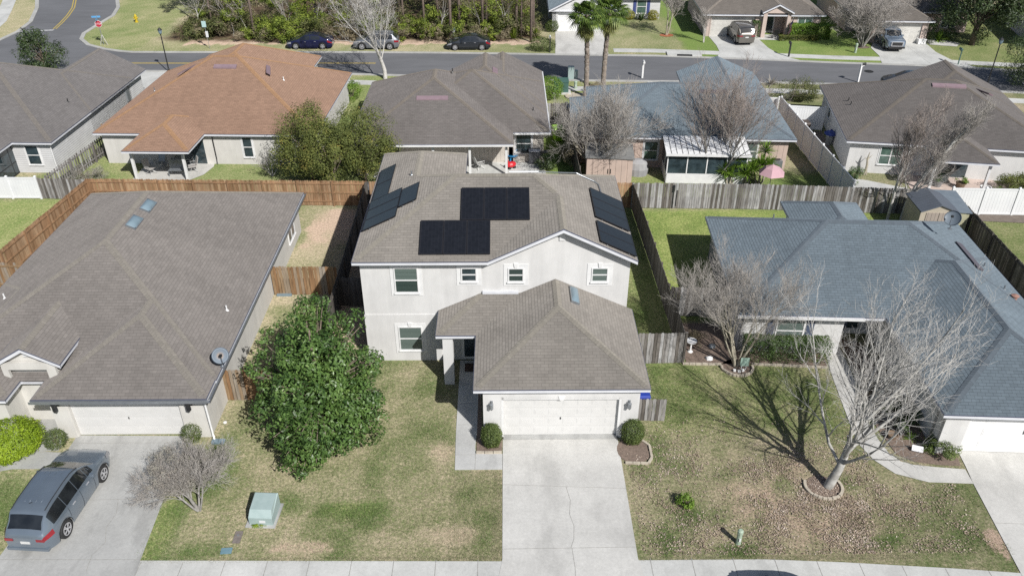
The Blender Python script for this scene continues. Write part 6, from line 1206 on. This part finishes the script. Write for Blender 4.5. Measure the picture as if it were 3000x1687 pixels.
b.raw([(x,-.055,2.1+z) for x,z in pts]+[(x,-.04,2.1+z) for x,z in pts],[tuple(range(8)),tuple(range(15,7,-1))]+[(i,(i+1)%8,8+(i+1)%8,8+i)[::-1] for i in range(8)]); o=b.build('sign_plate',M['sign_white'],r)
b=MB(); b.face([(x*.91,-.0595,2.1+z*.91) for x,z in pts]); b.build('sign_face',M['stop_red'],o); text('STOP',.26,M['sign_white'],o,(0,-.062,2.1))
b=MB(); b.box(-.5,.35,-.02,0,2.72,2.9); o=b.build('street_name_blade',M['street_blue'],r); b=MB(); b.box(-.02,0,-.45,.4,2.52,2.69); b.build('street_name_blade',M['street_blue'],r)
for k in range(3): pass
b=MB(); b.tube([(-.25,-.2,0),(.0,0,1.0)],.03,5); b.tube([(.45,-.25,0),(.05,0,1.0)],.03,5); b.tube([(.2,.4,0),(.05,0,.9)],.03,5); b.build('brace',M['bark_pale'],r)
r=T_('traffic_sign','green and white signs on a thin pole on the grass strip','sign',-30.05,84.0); b=MB(); b.tube([(0,0,0),(-.1,0,2.9)],.025,5); b.build('post',M['galv'],r); b=MB(); b.box(-.33,.1,-.05,-.03,2.15,2.75); b.build('sign_plate',pm('sign_pale_green',(.42,.58,.56),(.36,.5,.5),4,.5),r); b=MB(); b.box(-.12,.14,-.05,-.03,1.15,1.75); b.build('sign_plate',M['sign_white'],r)
r=T_('traffic_sign','small blue and white sign left of the charcoal sedan','sign',-5.25,85.7); b=MB(); b.tube([(0,0,0),(0,0,1.55)],.022,5); b.build('post',M['galv'],r); b=MB(); b.box(-.2,.2,-.04,-.02,1.1,1.35); b.build('sign_plate',M['sign_white'],r); b=MB(); b.box(-.2,.2,-.04,-.02,1.36,1.6); b.build('sign_plate',M['street_blue'],r)
yl=pm('hydrant_yellow',(.55,.42,.03),(.48,.36,.03),5,.45); r=T_('fire_hydrant','yellow fire hydrant on the corner lawn','hydrant',-41.35,94.3); b=MB(); b.lathe([(.2,0),(.2,.08),(.13,.1),(.13,.6),(.17,.62),(.17,.68),(.13,.72),(.09,.85),(.03,.9),(0,.94)],(0,0,0),12); b.build('body',yl,r)
b=MB(); b.tube([(-.26,0,.48),(.26,0,.48)],.07,8); b.tube([(0,-.24,.42),(0,0,.42)],.085,8); b.build('outlet',yl,r)
r=T_('storm_drain','concrete kerb inlet with a dark slot beside the far driveway','storm drain',17.95,81.2,0,R(-5)); b=MB(); b.box(-1.7,1.7,-.45,.9,0,.13); b.build('apron',M['conc_walk'],r); b=MB(); b.box(-.75,.75,-.465,-.1,.03,.137); b.build('slot',M['dark'],r)
# ---------------- back yard things ----------------
def bin_(lab,x,y,m,h=1.05,w=.32,rz=0,lidm=None):
    r=T_('wheelie_bin',lab,'bin',x,y,0,rz); b=MB(); b.taper(0,0,.08,h-.08,w*.72,w*.8,w,w*1.1); b.build('body',m,r); b=MB(); b.taper(0,0,h-.08,h+.02,w*1.08,w*1.2,w*.9,w*1.0); b.build('lid',lidm or m,r)
    b=MB(); 
    for s in (-1,1): b.tube([(s*(w*.6)-.03,w*.8,.11),(s*(w*.6)+.03,w*.8,.11)],.11,10)
    b.build('wheel',M['tyre'],r)
lime=pm('bin_lime',(.32,.62,.02),(.28,.55,.02),3,.45); bin_('bright lime green wheelie bin in the narrow side yard',4.1,59.2,lime,1.15,.40,R(15))
bin_('dark brown lidded bin by the white gate on the right',23.3,60.3,pm('bin_brown',(.06,.045,.04),(.08,.06,.05),3,.6),1.05,.36); bin_('royal blue recycling bin behind the garage fence stub',5.98,27.75,pm('bin_blue',(.02,.05,.33),(.02,.045,.28),3,.45),1.2,.3)
r=T_('trash_can','grey trash can draped with blue cloth against the right back house wall','bin',24.65,58.3); b=MB(); b.lathe([(.24,0),(.3,.85),(.32,.87),(.3,.9)],(0,0,0),14); b.build('can',M['metal_grey'],r)
rs=np.random.RandomState(4); b=MB(); n=10; vs=[(.42*k/3*cos(2*pi*j/n)*(1+.25*rs.rand()),.42*k/3*sin(2*pi*j/n)*(1+.25*rs.rand()),1.15-.12*k+.12*rs.rand()) for k in range(4) for j in range(n)]; b.raw(vs,[(k*n+j,k*n+(j+1)%n,(k+1)*n+(j+1)%n,(k+1)*n+j) for k in range(3) for j in range(n)]+[tuple(range(n))]); b.build('cloth',pm('tarp_blue',(.03,.05,.2),(.05,.08,.3),6,.6),r)
# barbecue
r=T_('barbecue_grill','dark gas barbecue with side shelves on the back patio','grill',2.15,55.0); b=MB(); b.box(-.42,.42,-.25,.25,.05,.85); b.build('cabinet',pm('grill_grey',(.10,.105,.115),(.14,.14,.15),5,.4,metal=.4),r); b=MB(); b.box(-.95,-.43,-.24,.22,.86,.9); b.box(.43,.95,-.24,.22,.86,.9); b.build('side_shelf',M['metal_dark'],r)
b=MB(); pr=[(-.25,0),(.25,0)]+[(.25*cos(t),.02+.28*sin(t)) for t in np.linspace(0,pi,8)]; n=len(pr); b.raw([(-.42,p,.87+q) for p,q in pr]+[(.42,p,.87+q) for p,q in pr],[tuple(range(n)),tuple(range(2*n-1,n-1,-1))]+[(i,(i+1)%n,n+(i+1)%n,n+i)[::-1] for i in range(n)]); o=b.build('hood',pm('grill_hood',(.12,.13,.15),(.16,.17,.19),5,.3,metal=.7),r); b=MB(); b.tube([(-.32,-.29,1.0),(.32,-.29,1.0)],.018,6); b.build('handle',M['rim'],o)
# toys
r=T_('kids_slide_toy','blue plastic play table with curved top on the back patio','toy',.55,55.3); bl=pm('toy_blue',(.03,.30,.62),(.03,.25,.55),3,.4); b=MB(); b.lathe([(.05,.45),(.42,.5),(.45,.58),(.35,.55),(.1,.52)],(0,0,0),14); b.build('tray',bl,r); b=MB(); b.tube([(0,.1,.5),(0,.15,.95),(.15,0,1.1),(.3,-.15,.9)],.07,7); b.build('arch',bl,r)
for k in range(3): b=MB(); b.tube([(.3*cos(k*2.1),.3*sin(k*2.1),0),(.2*cos(k*2.1),.2*sin(k*2.1),.5)],.06,6); b.build('leg',pm('toy_lime',(.35,.5,.05),(.3,.45,.05),3,.4) if k==0 else bl,r)
r=T_('ride_on_toy','red plastic ride on toy on the pale patio','toy',.45,54.1,0,R(30)); rd=pm('toy_red',(.55,.02,.03),(.48,.02,.03),3,.35); b=MB(); b.lathe([(.18,.12),(.33,.2),(.35,.34),(.26,.46),(.12,.5),(0,.5)],(0,0,0),12,lambda x,y,z:(x*1.15,y*.75,z)); b.box(-.34,-.28,-.14,.14,.3,.72); b.build('body',rd,r)
for sx in (-.2,.2):
    for sy in (-.18,.18): b=MB(); b.tube([(sx,sy-.03,.11),(sx,sy+.03,.11)],.11,10); b.build('wheel',M['plastic_black'],r)
# chairs and tables
M['mesh_fab']=pm('chair_fabric',(.42,.40,.38),(.36,.34,.33),5,.8); M['frame_lt']=pm('chair_frame',(.5,.5,.48),(.4,.4,.4),6,.4,metal=.3)
def patio_chair(lab,x,y,rz,m='mesh_fab',group=None):
    r=T_('patio_chair',lab,'chair',x,y,.045,rz,group); b=MB(); b.box(-.27,.27,-.25,.25,.40,.44); b.build('seat',M[m],r); b=MB(); b.raw([(-.26,.24,.42),(.26,.24,.42),(.25,.46,1.02),(-.25,.46,1.02),(-.26,.28,.42),(.26,.28,.42),(.25,.50,1.02),(-.25,.50,1.02)],[(0,1,2,3),(7,6,5,4),(0,4,5,1),(1,5,6,2),(2,6,7,3),(3,7,4,0)]); b.build('backrest',M[m],r)
    for s in (-1,1): b=MB(); b.tube([(s*.3,.32,.62),(s*.3,-.25,.64),(s*.28,-.28,.42)],.018,5); b.build('armrest',M['frame_lt'],r)
    for sx in (-1,1):
        for sy in (-1,1): b=MB(); b.tube([(0,0,.32),(sx*.2,sy*.2,.12),(sx*.28,sy*.28,.0)],.02,5); b.build('leg',M['frame_lt'],r)
    return r
patio_chair('beige mesh chair at the left of the covered patio turned away',-24.9,53.35,R(60)); patio_chair('dark framed round back chair behind the beige one',-24.5,54.2,R(-10),'metal_grey'); patio_chair('beige mesh chair in the middle facing the slatted bench',-23.6,54.0,R(20)); patio_chair('beige mesh chair tucked behind the right patio post',-22.1,53.7,R(-60))
r=T_('patio_table','long grey patio table behind the slatted bench','table',-23.0,54.5,.045); b=MB(); b.box(-.75,.75,-.4,.4,.68,.72); b.build('tabletop',M['metal_grey'],r)
for sx in (-.65,.65):
    for sy in (-.3,.3): b=MB(); b.box(sx-.025,sx+.025,sy-.025,sy+.025,0,.68); b.build('leg',M['metal_grey'],r)
r=T_('slatted_bench','blue grey slatted bench on the covered patio','bench',-22.95,53.35,.045); b=MB()
for k in range(11): b.box(-.55+k*.1,-.55+k*.1+.07,-.02,.02,.45,.95)
b.box(-.58,.58,-.03,.03,.93,.99); b.build('backrest',M['metal_grey'],r); b=MB()
for k in range(5): b.box(-.56,.56,-.5+k*.1,-.5+k*.1+.07,.40,.43)
b.build('seat',M['metal_grey'],r)
for sx in (-.54,.54):
    for sy in (-.45,0): b=MB(); b.box(sx-.03,sx+.03,sy-.03,sy+.03,0,.42); b.build('leg',M['metal_grey'],r)
r=T_('leaf_rake','lime green leaf rake leaning on the beige back wall','rake',-21.9,55.4); b=MB(); b.tube([(0,0,.45),(.05,.1,2.1)],.018,5); b.build('handle',M['metal_dark'],r); b=MB(); b.raw([(-.02,0,.5),(.02,0,.5),(.28,-.12,.05),(-.28,-.12,.05),(-.02,.02,.5),(.02,.02,.5),(.28,-.10,.05),(-.28,-.10,.05)],[(0,3,2,1),(4,5,6,7),(1,2,6,5),(0,4,7,3),(2,3,7,6)]); b.build('rake_head',lime,r)
r=T_('fire_pit','small dark charcoal grill on the grass near the beige wall','grill',-20.7,55.35); b=MB(); b.lathe([(.05,.4),(.2,.45),(.24,.56),(.2,.66),(.05,.72),(0,.73)],(0,0,0),12); b.build('bowl',M['metal_dark'],r)
for k in range(3): b=MB(); b.tube([(.1*cos(k*2.1),.1*sin(k*2.1),.45),(.24*cos(k*2.1),.24*sin(k*2.1),0)],.015,4); b.build('leg',M['metal_dark'],r)
r=T_('covered_grill','round grey object under a black cover beside the olive trees','covered grill',-9.1,49.6); b=MB(); b.lathe([(.5,0),(.52,.5),(.42,.85),(.2,1.0),(0,1.03)],(0,0,0),12); b.build('cover',pm('cover_black',(.05,.055,.06),(.12,.12,.13),6,.5,bump=.5),r)
patio_chair('white and grey striped folding chair on the brown roofed porch',-1.8,54.0,R(120),'frame_lt')
r=T_('dog_crate','dark outdoor sofa in the shade of the brown roofed porch','sofa',-3.6,55.4,.045); b=MB(); b.box(-.9,.9,-.35,.4,.15,.45); b.build('seat',M['vent_dark'],r); b=MB(); b.box(-.9,.9,.25,.4,.45,.85); b.build('backrest',M['vent_dark'],r); r.name='outdoor_sofa'
# umbrella
r=T_('patio_umbrella','faded pink patio umbrella on the lawn beside the yuccas','umbrella',17.75,49.9); pk=pm('canopy_pink',(.52,.33,.36),(.45,.28,.31),2,.8); b=MB(); n=6; rim=[(0.92*cos(2*pi*k/n+.2),0.92*sin(2*pi*k/n+.2),1.45) for k in range(n)]; midp=[(.5*cos(2*pi*k/n+.2),.5*sin(2*pi*k/n+.2),1.85) for k in range(n)]
b.raw([(0,0,2.08)]+midp+rim,[(0,1+k,1+(k+1)%n) for k in range(n)]+[(1+k,1+n+k,1+n+(k+1)%n,1+(k+1)%n) for k in range(n)]); b.build('canopy',pk,r); b=MB(); b.tube([(0,0,0),(0,0,2.18)],.025,6); b.build('pole',M['frame_lt'],r); b=MB(); b.lathe([(.28,0),(.26,.08),(.05,.1)],(0,0,0),12); b.build('base',M['metal_dark'],r)
r=T_('air_conditioner','light grey air conditioner unit by the pinkish wall','air conditioner',19.2,53.6,0,R(-3)); b=MB(); b.box(-.38,.38,-.38,.38,.05,.85)
b.build('casing',M['metal_grey'],r); b=MB(); b.lathe([(.3,.855),(.3,.875),(.05,.875)],(0,0,0),14); b.build('fan_grille',M['metal_dark'],r)
r=T_('air_conditioner','pale green covered unit beside the dark fence at the right edge','air conditioner',27.0,34.6); b=MB(); b.box(-.4,.4,-.4,.4,0,.8); b.build('casing',M['util_green'],r); b=MB(); b.taper(-.05,.1,.8,.92,.35,.25,.25,.15); b.build('cover',M['white'],r)
# sheds
def shed(lab,x,y,rz,w,d,h,rise,wall,roof,doorm,axis='y',name='garden_shed',trim=None,lean=False):
    r=T_(name,lab,'shed',x,y,0,rz); b=MB(); b.box(-w/2,w/2,-d/2,d/2,0,h); 
    if not lean: b.raw([(-w/2,-d/2,h),(w/2,-d/2,h),(0,-d/2,h+rise)],[(0,1,2)]); b.raw([(-w/2,d/2,h),(w/2,d/2,h),(0,d/2,h+rise)],[(0,2,1)])
    b.build('wall',wall,r); b=MB(); o=.1
    if lean: b.raw([(-w/2-o,-d/2-o,h+.02),(w/2+o,-d/2-o,h-.06),(w/2+o,d/2+o,h-.06+rise),(-w/2-o,d/2+o,h+rise),(-w/2-o,-d/2-o,h+.08),(w/2+o,-d/2-o,h),(w/2+o,d/2+o,h+rise),(-w/2-o,d/2+o,h+rise+.06)],[(0,3,2,1),(4,5,6,7),(0,1,5,4),(1,2,6,5),(2,3,7,6),(3,0,4,7)])
    else:
        for s in (-1,1): b.raw([(0,-d/2-o,h+rise+.03),(0,d/2+o,h+rise+.03),(s*(w/2+o),d/2+o,h-.06),(s*(w/2+o),-d/2-o,h-.06),(0,-d/2-o,h+rise+.09),(0,d/2+o,h+rise+.09),(s*(w/2+o),d/2+o,h),(s*(w/2+o),-d/2-o,h)],[(0,1,2,3),(7,6,5,4),(0,3,7,4),(1,5,6,2),(3,2,6,7)])
    b.build('roof',roof,r); b=MB()
    for s in (-1,1): b.box(*sorted((s*.015,s*w*.36)),-d/2-.03,-d/2,.08,h-.1)
    dd=b.build('door',doorm,r); b=MB()
    for s in (-1,1): b.box(s*.09-.02,s*.09+.02,-d/2-.07,-d/2-.03,h*.45,h*.62)
    b.build('handle',M['metal_dark'],dd)
    if trim: 
        b=MB()
        for s in (-1,1): b.box(s*(w/2)-.07,s*(w/2)+.07,-d/2-.04,-d/2+.07,0,h)
        b.build('corner_trim',trim,r)
    return r
resin=pm('resin_tan',(.46,.41,.33),(.41,.36,.29),2,.6); resd=bandm('resin_brown',(.34,.29,.25),(.2,.17,.15),.22,axis=0); slate=bandm('shed_roof',(.10,.115,.14),(.06,.07,.085),.28,axis=1)
shed('brown and cream storage shed with dark gabled roof behind the dish',25.85,44.35,R(-3),2.05,2.3,2.0,.35,resin,slate,resd,trim=resin)
shed('olive cream storage shed with stepped grey roof against the white fence',27.35-.28,44.6,R(-3),1.45,2.4,1.85,.22,pm('resin_olive',(.38,.37,.25),(.33,.32,.22),2,.6),pm('shed_roof_grey',(.17,.2,.23),(.13,.16,.19),3,.6),pm('resin_olive2',(.40,.39,.27),(.36,.35,.24),2,.6),lean=True)
shed('pinkish tan board shed with flat roof behind the right roof corner',7.15,52.15,R(-3),3.1,1.9,2.0,.25,M['siding_tan'],pm('felt_roof',(.22,.22,.21),(.15,.15,.15),3,.9),M['siding_tan'],lean=True)
r=T_('propane_tank','rounded grey covered boat shape beside the tan shed','covered object',9.3,53.0,0,R(-10)); r.name='covered_cart'; b=MB(); b.lathe([(.55,0),(.6,.5),(.5,.95),(.2,1.15),(0,1.18)],(0,0,0),14,lambda x,y,z:(x*1.3,y*.9,z)); b.build('cover',pm('cover_grey',(.34,.34,.34),(.26,.26,.27),3,.8,bump=.3),r)
# planters, statues, bird bath
def pot(lab,x,y,rr_,h,m,plant=None,seed=0,z=.03):
    r=T_('plant_pot',lab,'pot',x,y,z); b=MB(); b.lathe([(rr_*.7,0),(rr_,h*.9),(rr_*1.08,h*.92),(rr_*1.08,h),(rr_*.9,h),(rr_*.85,h*.85),(0,h*.85)],(0,0,0),14); b.build('pot',m,r)
    if plant:
        rs=np.random.RandomState(seed); P,N,q=crown_pts(rs,0,0,h+.2,rr_*1.3,rr_*1.3,.3,450,8,.5,.3); V,F=leaf_geo(P,N,.08,.04,rs); qmesh('plant',V,F,M[plant],r,rs.rand(len(F)))
terra=pm('terracotta',(.22,.16,.11),(.17,.12,.08),5,.8)
pot('round tan empty planter bowl in the shaded curved bed',16.5,26.0,.22,.22,terra); pot('dark planter behind the tan bowl in the curved bed',16.9,26.3,.25,.35,M['metal_dark'],'lf_hedge',3); pot('pale blue grey pot with greens in the curved bed',16.7,27.2,.22,.3,M['metal_grey'],'lf_bright',4)
pot('grey patio pot near the left post of the right back patio',29.6,50.8,.3,.4,M['metal_grey'],'lf_hedge',5); pot('white rimmed birdbath bowl near the right back patio post',32.2,49.6,.35,.5,M['stucco'],None,6); pot('terracotta pot with palm leaves on the right back patio',31.0,50.5,.32,.4,terra,'lf_bright',7); pot('blue grey pot in the middle of the right back patio',30.4,51.6,.28,.45,M['util_green'],'lf_dark',8)
r=T_('garden_figure','weathered driftwood figure against the white back wall','garden ornament',25.3,52.75); b=MB(); b.tube([(0,0,0),(.05,0,.7),(-.03,0,1.25),(.03,0,1.7)],[.07,.08,.06,.02],6); b.tube([(.02,0,1.2),(.25,0,1.5)],[.04,.01],5); b.tube([(-.02,0,1.1),(-.25,0,1.35)],[.04,.01],5); b.tube([(.15,.0,0),(.05,0,.75)],[.06,.05],5); b.build('driftwood',M['bark_tan'],r)
r=T_('bird_bath','white pedestal bird bath in the shaded bed near the grey gate','bird bath',9.05,32.2); b=MB(); b.lathe([(.15,0),(.13,.05),(.05,.12),(.05,.5),(.1,.56),(.26,.64),(.27,.68),(.2,.65),(0,.62)],(0,0,0),16); b.build('bowl',M['white'],r)
for lab,x,y,c in (('small white rock in the bed left of the hedge tree',9.85,31.6,'white'),('grey rock in the shade left of the hedge tree',10.2,32.6,'metal_grey')):
    r=T_('garden_rock',lab,'rock',x,y,.02); rs=np.random.RandomState(int(x*10)); b=MB(); n=8; b.raw([(0,0,.16)]+[(.16*cos(2*pi*k/n)*(.7+.5*rs.rand()),.12*sin(2*pi*k/n)*(.7+.5*rs.rand()),.11) for k in range(n)]+[(.2*cos(2*pi*k/n)*(.8+.4*rs.rand()),.16*sin(2*pi*k/n)*(.8+.4*rs.rand()),0) for k in range(n)],[(0,1+k,1+(k+1)%n) for k in range(n)]+[(1+k,1+n+k,1+n+(k+1)%n,1+(k+1)%n) for k in range(n)]); b.build('stone',M[c],r)
r=T_('yard_sign','small pale green notice board leaning on the ringed tree','sign',11.3,30.72,.02); b=MB(); b.box(-.2,.2,-.02,.0,.25,.72); b.build('sign_plate',pm('sign_mint',(.40,.55,.46),(.34,.48,.4),9,.6),r); b=MB(); b.box(-.12,-.09,0,.02,0,.6); b.box(.09,.12,0,.02,0,.6); b.build('post',M['white'],r)
for sx in (0,): pass
r=T_('yard_sign','white rectangular sign lying tilted in the curved bed','sign',17.2,25.15,.05,R(-20)); b=MB(); b.raw([(-.22,-.08,.06),(.22,-.08,.06),(.22,.1,.22),(-.22,.1,.22),(-.22,-.08,.04),(.22,-.08,.04),(.22,.1,.20),(-.22,.1,.20)],[(0,1,2,3),(7,6,5,4),(0,4,5,1),(1,5,6,2),(2,6,7,3),(3,7,4,0)]); b.build('sign_plate',M['sign_white'],r)
for i,(x,y) in enumerate(((10.85,30.62),(11.05,30.55),(11.25,30.62))):
    r=T_('white_brick',['left','middle','right'][i]+' small white brick at the foot of the ringed tree','brick',x,y,.03); b=MB(); b.box(-.06,.06,-.05,.05,0,.1); b.build('brick',M['white'],r)
r=T_('hanging_lamp_post','white clipped solar light on the long grey back fence','light',11.0,47.45,0); b=MB(); b.box(-.07,.07,-.09,.0,1.45,1.9); b.build('lamp_body',M['frame_lt'],r); b=MB(); b.box(-.03,.03,-.06,0,0.3,1.45); b.build('bracket',M['metal_dark'],r); r.name='fence_light'
# flag
r=T_('flag','faded red white and blue striped flag on an angled pole at the entry','flag',29.75,86.75,1.7,R(-5)); b=MB(); b.tube([(0,.2,-.2),(.15,-.9,.75)],.02,5); b.build('pole',M['white'],r)
def flagm():
    t=NT('flag_cloth'); s=t.n('SeparateXYZ'); t.l(t.co('UV'),s.inputs[0]); m=t.math('FRACT',t.math('MULTIPLY',s.outputs[0],6.5)); st=t.ramp(m,[(.48,(.45,.03,.05)),(.52,(.62,.6,.6))]); c=t.math('MULTIPLY',t.math('LESS_THAN',s.outputs[0],.54),t.math('GREATER_THAN',s.outputs[1],.6)); t.col(t.mix(c,st,(.03,.05,.2))); return t.fin(.8)
b=MB(); n=6
for i in range(n):
    for j in range(8):
        f=lambda u,v:(.15-.05*u+.05*sin(v*7+u*5),-.9+.85*u,.72-.85*u-1.25*v+.04*sin(u*9)); u0,u1,v0,v1=i/n,(i+1)/n,j/8,(j+1)/8; b.face([f(u0,v0),f(u1,v0),f(u1,v1),f(u0,v1)],[(u0,1-v0),(u1,1-v0),(u1,1-v1),(u0,1-v1)])
b.build('cloth',flagm(),r)
for k,(x,y,l) in enumerate(((28.6,87.0,'small porch chair beside the flag entry'),)): patio_chair(l,x,y,R(180),'metal_dark')
r=T_('cooler_box','white storage box beside the pickup garage door','box',43.2,84.9,.05); b=MB(); b.box(-.4,.4,-.25,.25,0,.4); b.build('body',M['white'],r); b=MB(); b.box(-.42,.42,-.27,.27,.4,.5); b.build('lid',M['white'],r)
